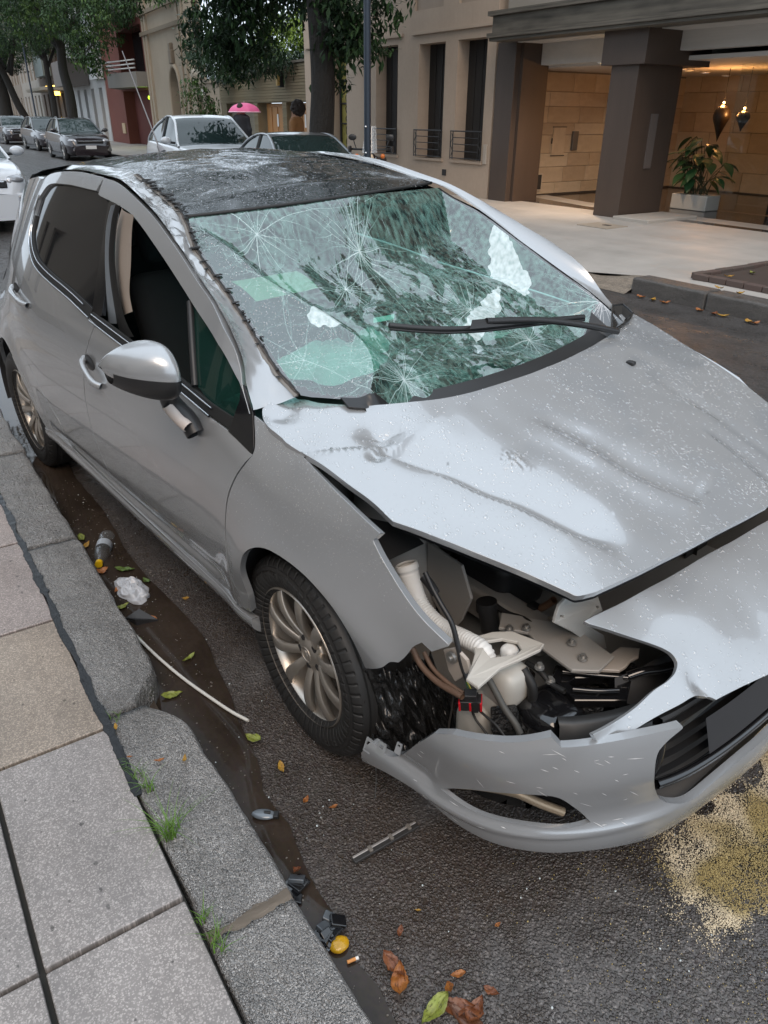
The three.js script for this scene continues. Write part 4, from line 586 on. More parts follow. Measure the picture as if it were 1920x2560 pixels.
{
  const B = group('engine_bay'); CAR.add(B);
  const Z = (a, b) => [960 + a * 0.3014, 1340 + b * 0.3014], T = (pts, z) => pts.map(([a, b]) => at(...Z(a, b), { z }));
  // dark surround
  part('bay_walls', [bx(0.02, 0.6, 1.3, -0.14, 0.6, 0), bx(1.0, 0.02, 1.2, 0.35, 0.3, 0), bx(0.9, 0.5, 0.02, 0.3, 0.55, -0.6)], M.apron, B);
  part('engine_block', [rbx(0.4, 0.28, 0.6, 0.04, 0.2, 0.56, -0.12, 3), rbx(0.3, 0.1, 0.5, 0.03, 0.2, 0.73, -0.12, 3), rbx(0.2, 0.2, 0.2, 0.04, 0.25, 0.5, 0.3, 3)], std([0.016, 0.016, 0.017], 0.5), B);
  const inner = std([0.34, 0.32, 0.295], 0.6, 0.1, { map: null });
  part('strut_tower', [cyl(V(0.02, 0.4, 0.52), V(0.0, 0.78, 0.5), 0.15, 0.11, 28), cyl(V(0.0, 0.78, 0.5), V(0, 0.79, 0.5), 0.09, 0.07, 28)], inner, B);
  plate([Z(370, 60), Z(640, 250), Z(720, 520), Z(640, 700), Z(560, 780), Z(470, 640), Z(360, 420)], { z: 0.5 }, inner, 'inner_wing', B, { jit: 0.004 });
  part('chassis_leg', [rbx(0.6, 0.1, 0.07, 0.015, 0.22, 0.46, 0.4)], inner, B);
  plate([Z(980, 640), Z(1300, 690), Z(1560, 760), Z(1900, 1000), Z(1780, 1120), Z(1560, 1110), Z(1320, 930), Z(1200, 800), Z(960, 760)], { y: 0.52 }, inner, 'slam_panel_leg', B, { jit: 0.006 });
  // filler neck
  const Nk = group('washer_bottle'); B.add(Nk);
  const neckPts = T([[185, 235], [235, 400], [330, 600], [490, 760], [690, 860], [830, 950], [880, 1090]], 0.66);
  const nc = new THREE.CatmullRomCurve3(neckPts, false, 'centripetal'), nf = nc.computeFrenetFrames(150), nP = nc.getSpacedPoints(150);
  part('filler_neck', grid(24, 150, (u, v) => { const i = Math.round(v * 150); const r = lerp(0.0285, 0.0205, smooth(0.0, 0.3, v)) + (v > 0.24 && v < 0.95 ? 0.0016 * Math.sin(i * 1.9) : 0) + (v < 0.035 ? 0.0025 : 0) - (v > 0.05 && v < 0.06 ? 0.0015 : 0); const a = u * 6.28318; return nP[i].clone().addScaledVector(nf.normals[i], Math.cos(a) * r).addScaledVector(nf.binormals[i], Math.sin(a) * r); }), M.white, Nk);
  const ri = new THREE.TorusGeometry(0.0265, 0.0032, 8, 32), q0 = new THREE.Quaternion().setFromUnitVectors(V(0, 0, 1), nf.tangents[0]); ri.applyQuaternion(q0); ri.translate(nP[0].x, nP[0].y, nP[0].z); part('neck_rim', ri, M.white, Nk);
  const capD = new THREE.CircleGeometry(0.024, 24); capD.applyQuaternion(q0); capD.translate(nP[5].x, nP[5].y, nP[5].z); part('neck_seal', capD, std([0.35, 0.38, 0.4], 0.6), Nk);
  const up_ = at(...Z(1010, 1200), { z: 0.62 }), lo_ = at(...Z(800, 1560), { z: 0.66 }), bud = at(...Z(1040, 965), { z: 0.6 });
  const lump = (c, rx, ry, rz, s) => { const g = new THREE.SphereGeometry(1, 32, 24), P = g.attributes.position; for (let i = 0; i < P.count; i++) { const x = P.getX(i), y = P.getY(i), z = P.getZ(i); const k = 1 / Math.pow(Math.abs(x) ** 3.2 + Math.abs(y) ** 3.2 + Math.abs(z) ** 3.2, 1 / 3.2) + 0.04 * noise(x * 2 + s, y * 2, z * 2); P.setXYZ(i, c.x + x * k * rx, c.y + y * k * ry, c.z + z * k * rz); } g.computeVertexNormals(); return g; };
  part('bottle_body', [lump(up_, 0.055, 0.058, 0.05, 1), lump(lo_, 0.055, 0.085, 0.055, 4), lump(up_.clone().lerp(lo_, 0.5).add(V(0, -0.01, -0.01)), 0.05, 0.06, 0.045, 2)], phys([0.62, 0.6, 0.55], 0.4, 0, { transmission: 0.25, thickness: 0 }), Nk);
  part('bottle_spout', lump(bud, 0.02, 0.02, 0.02, 2), M.white, Nk);
  // headlamp mounting with its big oval hole
  plate([Z(740, 840), Z(900, 800), Z(1060, 800), Z(1220, 850), Z(1320, 900), Z(1290, 950), Z(1130, 1020), Z(960, 1090), Z(860, 1180), Z(780, 1260), Z(690, 1190), Z(730, 1080), Z(760, 980)], { y: 0.58 }, std([0.5, 0.47, 0.42], 0.5), 'headlamp_mount', B, { jit: 0.008, holes: [[Z(850, 880), Z(980, 850), Z(1110, 880), Z(1150, 940), Z(1100, 990), Z(980, 1000), Z(880, 1020), Z(820, 960)]] });
  plate([Z(500, 950), Z(600, 930), Z(690, 1030), Z(710, 1110), Z(640, 1170), Z(590, 1200), Z(540, 1110)], { z: 0.715 }, std([0.5, 0.45, 0.4], 0.45), 'lamp_bracket', B, { jit: 0.004 });
  { const c = at(...Z(575, 1000), { z: 0.72 }); part('bracket_bolt', [new THREE.CylinderGeometry(0.016, 0.016, 0.008, 20).rotateX(Math.PI / 2).translate(c.x, c.y, c.z + 0.006), new THREE.CylinderGeometry(0.008, 0.008, 0.012, 6).rotateX(Math.PI / 2).translate(c.x, c.y, c.z + 0.01)], M.metal, B); }
  part('intake_cap', [cyl(at(...Z(885, 780), { z: 0.46 }), at(...Z(855, 560), { z: 0.46 }), 0.027, 0.028, 20), cyl(at(...Z(855, 610), { z: 0.46 }), at(...Z(850, 540), { z: 0.46 }), 0.031, 0.029, 20)], M.black, B);
  part('coolant_pipe', tube(T([[610, 200], [640, 290], [720, 390], [850, 450], [960, 500], [1090, 555]], 0.34), 0.0105, 40, 8), std([0.27, 0.15, 0.09], 0.5, 0.3), B);
  part('coolant_pipe', tube(T([[820, 240], [860, 340], [890, 430]], 0.32), 0.01, 20, 8), std([0.27, 0.15, 0.09], 0.5, 0.3), B);
  part('coolant_pipe', tube(T([[1270, 610], [1340, 580], [1410, 530]], 0.36), 0.0105, 20, 8), std([0.27, 0.15, 0.09], 0.5, 0.3), B);
  part('metal_line', tube(T([[940, 600], [1060, 615], [1180, 650], [1290, 685], [1380, 680], [1440, 655]], 0.38), 0.0042, 40, 6), std([0.5, 0.45, 0.38], 0.4, 0.5), B);
  part('metal_line', tube(T([[690, 250], [730, 360], [780, 460], [800, 530]], 0.36), 0.003, 24, 6), std([0.5, 0.45, 0.38], 0.4, 0.5), B);
  part('line_clamp', [...[[1110, 590], [1240, 600]].map((q) => { const c = at(...Z(...q), { z: 0.37 }); return rbx(0.03, 0.03, 0.03, 0.005, c.x, c.y, c.z); })], M.black, B);
  const X6 = (a, b) => [1400 + a * 0.3134, 1340 + b * 0.3134];
  plate([X6(0, 560), X6(60, 480), X6(200, 470), X6(290, 455), X6(330, 590), X6(180, 690), X6(350, 800), X6(365, 890), X6(290, 890), X6(100, 760), X6(-40, 690), X6(-30, 620)], { x: 0.61 }, std([0.5, 0.5, 0.48], 0.5), 'radiator_support', B, { jit: 0.008, holes: [[X6(190, 475), X6(260, 465), X6(255, 500), X6(200, 505)], [X6(280, 555), X6(310, 550), X6(308, 580), X6(284, 582)], [X6(0, 630), X6(30, 628), X6(28, 655), X6(2, 655)]] });
  plate([X6(240, 1060), X6(480, 890), X6(630, 900), X6(620, 960), X6(560, 990), X6(520, 1040), X6(470, 1070)], { y: 0.5 }, std([0.42, 0.38, 0.34], 0.5), 'lamp_bracket', B, { jit: 0.006 });
  // black lamp carrier left hanging in the opening
  plate([X6(-60, 1140), X6(-20, 1060), X6(110, 1085), X6(390, 1090), X6(560, 1110), X6(560, 1160), X6(530, 1310), X6(120, 1310), X6(20, 1200)], { y: 0.475 }, M.gloss, 'lamp_carrier', B, { depth: 0.02, holes: [[X6(120, 1130), X6(380, 1120), X6(480, 1220), X6(110, 1215), X6(60, 1170)]] });
  part('lamp_carrier', [tube([at(...X6(540, 1120), { y: 0.49 }), at(...X6(660, 1080), { y: 0.5 }), at(...X6(800, 1060), { y: 0.5 }), at(...X6(920, 1030), { y: 0.5 })], 0.012, 24, 6), tube([at(...X6(20, 1080), { y: 0.49 }), at(...X6(250, 1105), { y: 0.49 }), at(...X6(540, 1130), { y: 0.49 })], 0.007, 24, 6), tube([at(...X6(100, 1220), { y: 0.49 }), at(...X6(300, 1235), { y: 0.49 }), at(...X6(470, 1230), { y: 0.49 })], 0.006, 24, 6)], M.gloss, B);
  { const R = rng(9), L = []; for (let k = 0; k < 34; k++) { const c = at(1300 + R() * 330, 1690 + R() * 150, { y: 0.34 + 0.1 * R() }); const g = rbx(0.02 + 0.05 * R(), 0.012 + 0.03 * R(), 0.02 + 0.05 * R(), 0.006, 0, 0, 0); g.rotateY(R() * 3); g.rotateX(R() - 0.5); g.translate(c.x - 0.05, c.y, c.z); L.push(g); } part('bracket_debris', L, M.dirtyBlack, B).userData.kind = 'stuff'; }
  part('cable_bundle', [tube(T([[900, 560], [1020, 640], [1180, 700], [1330, 820], [1440, 900]], 0.44), 0.008, 30, 8), tube(T([[1180, 1050], [1290, 1120], [1380, 1220], [1500, 1290]], 0.56), 0.007, 30, 8), tube(T([[1150, 1100], [1230, 1250], [1210, 1400], [1100, 1480]], 0.6), 0.012, 30, 8)], M.rubber, B);
  for (const [a, b, y] of [[1380, 1200, 0.5], [1290, 1085, 0.54], [1650, 1010, 0.53], [1560, 880, 0.535], [1180, 760, 0.53], [1040, 770, 0.53]]) { const c = at(...Z(a, b), { y }); part('bolt', [new THREE.CylinderGeometry(0.011, 0.012, 0.006, 18).translate(c.x, c.y, c.z), new THREE.CylinderGeometry(0.0065, 0.0065, 0.014, 6).translate(c.x, c.y + 0.004, c.z)], M.metal, B); }
  part('horn', lump(at(...Z(1380, 1510), { y: 0.4 }), 0.075, 0.06, 0.075, 7), M.gloss, B);
  part('crash_beam', grid(30, 6, (u, v) => { const s = lerp(-0.6, 0.75, u), q = bumpAt(s), a = v * 6.283; return q.p.clone().addScaledVector(q.n, -0.13 + 0.03 * Math.cos(a)).setY(0.44 + 0.05 * Math.sin(a)); }), std([0.05, 0.05, 0.05], 0.5, 0.4), B);
  // wiring
  part('loom', [tube(T([[340, 300], [400, 430], [470, 560], [560, 720], [610, 900], [650, 1080], [700, 1220]], 0.715), 0.0065, 60, 8), tube(T([[330, 340], [380, 400], [430, 480]], 0.71), 0.012, 16, 8)], M.black, B);
  const wire = (c, z, r, col) => part('wire', tube(T(c, z), r, 40, 6), std(col, 0.5), B);
  wire([[690, 1210], [720, 1270], [740, 1330]], 0.722, 0.0018, [0.35, 0.32, 0.03]); wire([[680, 1210], [700, 1280], [715, 1340]], 0.722, 0.0018, [0.03, 0.12, 0.05]);
  wire([[720, 1420], [760, 1520], [820, 1600], [880, 1680]], 0.72, 0.0035, [0.02, 0.02, 0.02]); wire([[760, 1420], [850, 1500], [930, 1570], [1000, 1660]], 0.715, 0.0035, [0.02, 0.02, 0.02]); wire([[575, 1300], [560, 1450], [540, 1560], [535, 1620]], 0.73, 0.0025, [0.05, 0.045, 0.04]);
  part('hose', tube(T([[870, 1190], [930, 1300], [1000, 1430], [1090, 1560], [1130, 1640]], 0.69), 0.0085, 40, 8), std([0.07, 0.068, 0.062], 0.6), B);
  part('rusty_bar', [tube(T([[235, 930], [300, 1060], [430, 1200], [650, 1335]], 0.76), 0.008, 30, 8), tube(T([[330, 960], [400, 1090], [520, 1210], [660, 1310]], 0.745), 0.006, 30, 8)], std([0.15, 0.09, 0.06], 0.6, 0.2), B);
  const cc = at(...Z(720, 1380), { z: 0.73 }), Kn = group('connector', cc); B.add(Kn); Kn.rotation.set(0.1, 0.75, 0);
  part('housing', [rbx(0.052, 0.03, 0.03, 0.003), rbx(0.03, 0.02, 0.026, 0.003, 0, 0.024, 0), bx(0.012, 0.034, 0.034, 0.012, 0, 0)], M.black, Kn);
  for (const x of [-0.0262, 0.0245, -0.001]) part('red_lock', rbx(0.005, 0.027, 0.033, 0.001, x, 0, 0.0005), std([0.62, 0.01, 0.02], 0.4), Kn);
}
// ---------------------------------------------------------------- rain on the bodywork
{
  const g = new THREE.SphereGeometry(1, 8, 4, 0, Math.PI * 2, 0, Math.PI / 2);
  const water = phys([1, 1, 1], 0.0, 0, { transmission: 1, thickness: 0, ior: 1.9 });
  const put = (name, list, parent) => { const I = new THREE.InstancedMesh(g, water, list.length), m = new THREE.Matrix4(), q = new THREE.Quaternion(); list.forEach(([p, n, r, el], i) => { q.setFromUnitVectors(V(0, 1, 0), n); m.compose(p, q, V(r * el, r * 0.5, r)); I.setMatrixAt(i, m); }); I.name = name; sh(I); I.userData.kind = 'stuff'; parent.add(I); };
  const R = rng(4242);
  const scatter = (poly, map, n, rMin, rMax, flip, dens) => { let u0 = 1e9, u1 = -1e9, v0 = 1e9, v1 = -1e9; for (const [a, b] of poly) { u0 = Math.min(u0, a); u1 = Math.max(u1, a); v0 = Math.min(v0, b); v1 = Math.max(v1, b); } const out = []; let tries = 0; while (out.length < n && tries++ < n * 8) { const u = lerp(u0, u1, R()), v = lerp(v0, v1, R()); if (!inPoly(poly, u, v) || (dens && R() > dens(u, v))) continue; const p = map(u, v), nn = map(u + 1e-3, v).sub(p).cross(map(u, v + 1e-3).sub(p)).normalize(); if (flip) nn.negate(); const r = rMin + (rMax - rMin) * R() ** 3; out.push([p, nn, r, 0.85 + 0.5 * R()]); } return out; };
  const fullUp = (l) => l.map((e) => { if (e[1].y < 0) e[1].negate(); return e; });
  put('rain_droplets', fullUp(scatter(hoodPoly, hoodMap, 4600, 0.0017, 0.0062, true, (x, z) => 0.35 + 0.65 * smooth(-0.25, 0.25, noise(x * 5, z * 5, 3)))), CAR);
  put('rain_droplets', fullUp(scatter(nosePoly, (x, z) => V(x, nose0(x, z) + noseDent(x, z), z), 800, 0.0017, 0.006, true)), CAR);
  put('rain_droplets', fullUp(scatter([[-0.96, -0.5], [-0.9, 0], [-0.96, 0.52], [-1.6, 0.47], [-2.3, 0.42], [-2.3, -0.42], [-1.6, -0.47]], (x, z) => V(x, roof0(x, z) + roofDent(x, z) + 0.002, z), 3200, 0.0011, 0.0038, true)), CAR);
  put('rain_droplets', scatter(fenderPoly, sideMap(), 1700, 0.001, 0.0028, false, (x, y) => smooth(0.66, 0.92, y)).map((e) => { if (e[1].z < 0) e[1].negate(); return e; }), CAR);
  put('rain_droplets', fullUp(scatter(bendK.concat([[-0.2, 0.68], [-0.5, 0.65], [-0.95, 0.56]]), wsMap, 1700, 0.0011, 0.0036, true)), CAR);
}
tag(CAR, 'wrecked silver hatchback with shattered windscreen, crumpled bonnet and missing headlamp', 'car');
// ---------------------------------------------------------------- ground, road, pavements (world axes: x across the street, z along it towards us)
const atW = (px, py, s) => { const d = dirW(px, py), k = Object.keys(s)[0]; return CAM.clone().addScaledVector(d, (s[k] - CAM[k]) / d[k]); };
const depthW = (px, py, t) => CAM.clone().addScaledVector(dirW(px, py), t);
const kerbX = table([[-120, 13], [-60, 10.6], [-40, 9.3], [-28, 8.85], [-18, 8.5], [-13, 7.5], [-9, 6.5], [-6, 6.35], [-3, 6.33], [0, 6.3], [30, 6.2]]);
const roadY = (x, z) => { const k = kerbX(z); return 0.09 * smooth(0.2, 3.3, x) * (1 - 0.65 * smooth(3.3, k, x)) + 0.0025 * noise(x * 3, z * 3, 1); };
const NT = 1024;
const asphaltF = (() => { const R = rng(8), W = NT, hgt = new Float32Array(W * W), tone = new Float32Array(W * W); for (let k = 0; k < 30000; k++) { const x = Math.floor(R() * W), y = Math.floor(R() * W), r = 2 + 4.2 * R() * R(), h = 0.35 + 0.65 * R(), t = R(); for (let j = -7; j <= 7; j++) for (let i = -7; i <= 7; i++) { const d = Math.hypot(i, j * (0.8 + 0.4 * t)) / r; if (d < 1) { const q = ((y + j + W) % W) * W + (x + i + W) % W, v = h * Math.sqrt(1 - d * d); if (v > hgt[q]) { hgt[q] = v; tone[q] = t; } } } } return { hgt, tone }; })();
const asphC = tex(NT, (u, v, i, j) => { const h = asphaltF.hgt[j * NT + i], t = asphaltF.tone[j * NT + i], n = tnoise(u, v, 3, 5, 1), f = tnoise(u, v, 90, 2, 4); const k = 0.045 + 0.15 * h * (0.1 + t * t * t) + 0.03 * n + 0.03 * f; return [k * 1.06, k * 0.98, k * 0.94]; });
const asphB = tex(NT, (u, v, i, j) => asphaltF.hgt[j * NT + i] * 0.8 + 0.12 * (tnoise(u, v, 120, 2, 3) + 0.5));
const asphR = tex(512, (u, v) => 0.38 + 0.30 * tnoise(u, v, 5, 5, 8) + 0.12 * tnoise(u, v, 40, 2, 5));
const asphalt = phys([1, 1, 1], 1, 0, { map: asphC, bumpMap: asphB, bumpScale: 0.007, roughnessMap: asphR });
function planarUV(g, s = 1, sx = 0, sz = 0) { const p = g.attributes.position, uv = new Float32Array(p.count * 2); for (let i = 0; i < p.count; i++) { uv[2 * i] = (p.getX(i) + sx) * s; uv[2 * i + 1] = (p.getZ(i) + sz) * s; } g.setAttribute('uv', new THREE.BufferAttribute(uv, 2)); return g; }
setting('ground', planarUV(new THREE.PlaneGeometry(700, 700).rotateX(-Math.PI / 2).translate(0, -0.05, 0), 0.5), std([0.06, 0.058, 0.055], 0.9), 'bare ground under the street');
{
  const zl = [10, 6, 4, 3]; for (let z = 2.5; z > -6; z -= 0.25) zl.push(z); for (let z = -6; z > -20; z -= 1) zl.push(z); for (let z = -20; z >= -110; z -= 6) zl.push(z);
  const g = grid(60, zl.length - 1, (u, v) => { const z = zl[Math.round(v * (zl.length - 1))], k = kerbX(z), x = -0.05 + (k + 0.1) * (u < 0.5 ? u * u * 1.2 : lerp(0.3, 1, (u - 0.5) * 2)); return V(x, roadY(x, z), z); });
  planarUV(g, 1 / 0.9); g.index.array.reverse(); g.computeVertexNormals(); setting('road', g, asphalt, 'wet dark asphalt roadway');
}
{ // the stretch beside the near gutter: brown silt and oil stains on the same asphalt
  const X0 = -0.05, X1 = 2.75, Z0 = -3.6, Z1 = 2.2, TW = 1024, TH = 2048, low = (x, z) => [fbm(x * 2.3, z * 2.3, 3, 4), fbm(x * 9, z * 9, 6, 3)];
  const GW = 220, GH = 440, La = new Float32Array(GW * GH), Lb = new Float32Array(GW * GH); for (let j = 0; j < GH; j++) for (let i = 0; i < GW; i++) [La[j * GW + i], Lb[j * GW + i]] = low(lerp(X0, X1, i / (GW - 1)), lerp(Z0, Z1, j / (GH - 1)));
  const bil = (A, u, v) => { const x = u * (GW - 1), y = v * (GH - 1), i = Math.min(GW - 2, Math.floor(x)), j = Math.min(GH - 2, Math.floor(y)), a = x - i, b = y - j, k = j * GW + i; return lerp(lerp(A[k], A[k + 1], a), lerp(A[k + GW], A[k + GW + 1], a), b); };
  const silt = (x, z, a, b) => clamp(smooth(0.85, 0.2, x + 0.35 * a + 0.18 * b + 0.25 * smooth(0.4, 1.2, z)) * 0.8 + 0.5 * smooth(0.45, 0.1, Math.hypot((x - 0.75) * 0.7, z - 0.75) + 0.2 * a + 0.1 * b)), oil = (x, z, a, b) => smooth(0.05, -0.25, Math.hypot((x - 1.15) * 0.55, (z - 1.02) * 1.2) - 0.28 + 0.2 * a + 0.12 * b);
  const mapT = tex([TW, TH], (u, v, i, j) => { const x = lerp(X0, X1, u), z = lerp(Z0, Z1, v), a = bil(La, u, v), b = bil(Lb, u, v), q = (Math.floor(z / 0.9 * NT + 40 * NT) % NT) * NT + (Math.floor(x / 0.9 * NT + 4 * NT) % NT), h = asphaltF.hgt[q], t = asphaltF.tone[q]; const s = silt(x, z, a, b), o = oil(x, z, a, b), k = (0.06 + 0.2 * h * (0.08 + t * t * t) + 0.03 * a + 0.025 * b) * (1 - 0.65 * o); return [lerp(k * 1.06, 0.055 + 0.07 * h * t * t, s * 0.75), lerp(k * 0.98, 0.04 + 0.052 * h * t * t, s * 0.75), lerp(k * 0.94, 0.031 + 0.042 * h * t * t, s * 0.75)]; });
  const roT = tex([256, 512], (u, v) => { const x = lerp(X0, X1, u), z = lerp(Z0, Z1, v), a = bil(La, u, v), b = bil(Lb, u, v); return clamp(0.3 + 0.25 * b - 0.08 * silt(x, z, a, b) - 0.18 * oil(x, z, a, b) + 0.15 * a, 0.12, 1); });
  const own = (t) => { t.wrapS = t.wrapT = THREE.ClampToEdgeWrapping; return t; }; own(mapT); own(roT);
  const bt = asphB.clone(); bt.repeat.set((X1 - X0) / 0.9, (Z1 - Z0) / 0.9); bt.needsUpdate = true;
  const g = grid(56, 116, (u, v) => { const x = lerp(X0, X1, u), z = lerp(Z0, Z1, v); return V(x, roadY(x, z) + 0.004 - 0.0042 * (smooth(0.93, 1, u) + smooth(0.04, 0, v)), z); }); g.index.array.reverse(); g.computeVertexNormals();
  setting('road', g, phys([1, 1, 1], 1, 0, { map: mapT, roughnessMap: roT, bumpMap: bt, bumpScale: 0.0052 }), 'silt and oil stained asphalt around the wrecked car');
}
// water standing in the near gutter
{
  const ed = [[-9, 0.25], [-4.2, 0.3], [-2.8, 0.26], [-2.4, 0.2], [-1.6, 0.2], [-1.17, 0.185], [-0.66, 0.235], [-0.3, 0.205], [0.09, 0.145], [0.25, 0.118], [0.46, 0.105], [0.68, 0.085], [0.84, 0.082], [1.3, 0.1], [2.5, 0.1]];
  const e = path(ed.map(([z, x]) => [z, x]), 8), poly = [];
  e.forEach(([z, x]) => poly.push([x + 0.018 * noise(z * 7, 1, 2) + 0.012 * noise(z * 22, 4, 1), z])); poly.push([-0.03, 2.5], [-0.03, -9]);
  const waterC = tex(512, (u, v) => { const n = tnoise(u, v, 5, 5, 3), f = tnoise(u, v, 70, 2, 1); const k = 0.5 + 0.24 * n + 0.09 * f; return [0.07 * k, 0.052 * k, 0.04 * k]; });
  const g = sheet(poly.filter((p, i) => i % 2 === 0 || i > poly.length - 4), (x, z) => V(x, 0.0165 + 0.0004 * noise(x * 8, z * 8, 2), z), { cell: 0.05, flip: true }); planarUV(g, 1.1);
  const w = setting('gutter_water', g, phys([1, 1, 1], 0.03, 0, { map: waterC, ior: 1.33, clearcoat: 0 }), 'shallow brown rainwater standing along the near kerb', 'puddle');
}
// near pavement: terrazzo slabs, each a slab of its own
const terr = tex(1024, (() => { const R = rng(61), W = 1024, a = new Float32Array(W * W).fill(0.42); for (let k = 0; k < 26000; k++) { const x = Math.floor(R() * W), y = Math.floor(R() * W), r = 2 + 3.4 * R() * R(), t = 0.42 + 0.42 * R(); for (let j = -6; j <= 6; j++) for (let i = -6; i <= 6; i++) if (Math.abs(i) * 0.9 + Math.abs(j) * (0.6 + t * 0.5) < r) a[((y + j + W) % W) * W + (x + i + W) % W] = t; } for (let k = 0; k < 34; k++) { const x = Math.floor(R() * W), y = Math.floor(R() * W), r = 3 + 8 * R() * R(), e = 0.5 + 0.5 * R(); for (let j = -12; j <= 12; j++) for (let i = -12; i <= 12; i++) if (Math.hypot(i, j * e) < r * (0.7 + 0.5 * R())) a[((y + j + W) % W) * W + (x + i + W) % W] *= 0.42; } return (u, v, i, j) => { const n = tnoise(u, v, 3, 5, 7), k = a[j * W + i] * (0.8 + 0.2 * n) + 0.05 * tnoise(u, v, 30, 3, 2); return [k * 0.68, k * 0.62, k * 0.585]; }; })());
const terrR = tex(512, (u, v) => 0.5 + 0.34 * tnoise(u, v, 4, 5, 12));
const slabMats = [[1, 1, 1], [0.93, 0.92, 0.91], [1.0, 0.91, 0.78], [1.06, 0.98, 0.95]].map((c) => phys(c, 1, 0, { map: terr, roughnessMap: terrR, bumpMap: terr, bumpScale: 0.0004 }));
{
  const P = group('near_pavement'); scene.add(P); tag(P, 'near pavement of pale terrazzo slabs', null, null, 'structure');
  mesh('bedding', bx(5.2, 0.12, 24, -0.205 - 2.6, 0.06, -8.2), std([0.03, 0.028, 0.024], 0.95), P);
  const R = rng(3); const zs_ = []; for (let k = -3; k < 24; k++) zs_.push(0.49 - k * 0.632);
  const cols = [[-0.21, -0.508], [-0.52, -1.14], [-1.152, -1.772], [-1.784, -2.4], [-2.412, -3.03], [-3.042, -3.9]];
  zs_.forEach((z1, r) => { cols.forEach(([x1, x0], c) => { const z0 = z1 - 0.632, w = x1 - x0, l = 0.62; const g = new RoundedBoxGeometry(w, 0.05, l, 1, 0.004); const uvx = R() * 3, uvz = R() * 3; planarUV(g, 1 / 0.62, uvx, uvz); const mi = c === 0 ? (z1 < -0.7 && z1 > -1.5 ? 3 : z1 < -0.1 && z1 > -0.7 ? 2 : 0) : R() < 0.2 ? 2 : R() < 0.3 ? 1 : 0; const o = mesh('slab', g, slabMats[mi], P); o.position.set((x0 + x1) / 2, 0.115 + (R() - 0.5) * 0.003, (z0 + z1) / 2); o.rotation.set((R() - 0.5) * 0.004, 0, (R() - 0.5) * 0.006); }); });
}
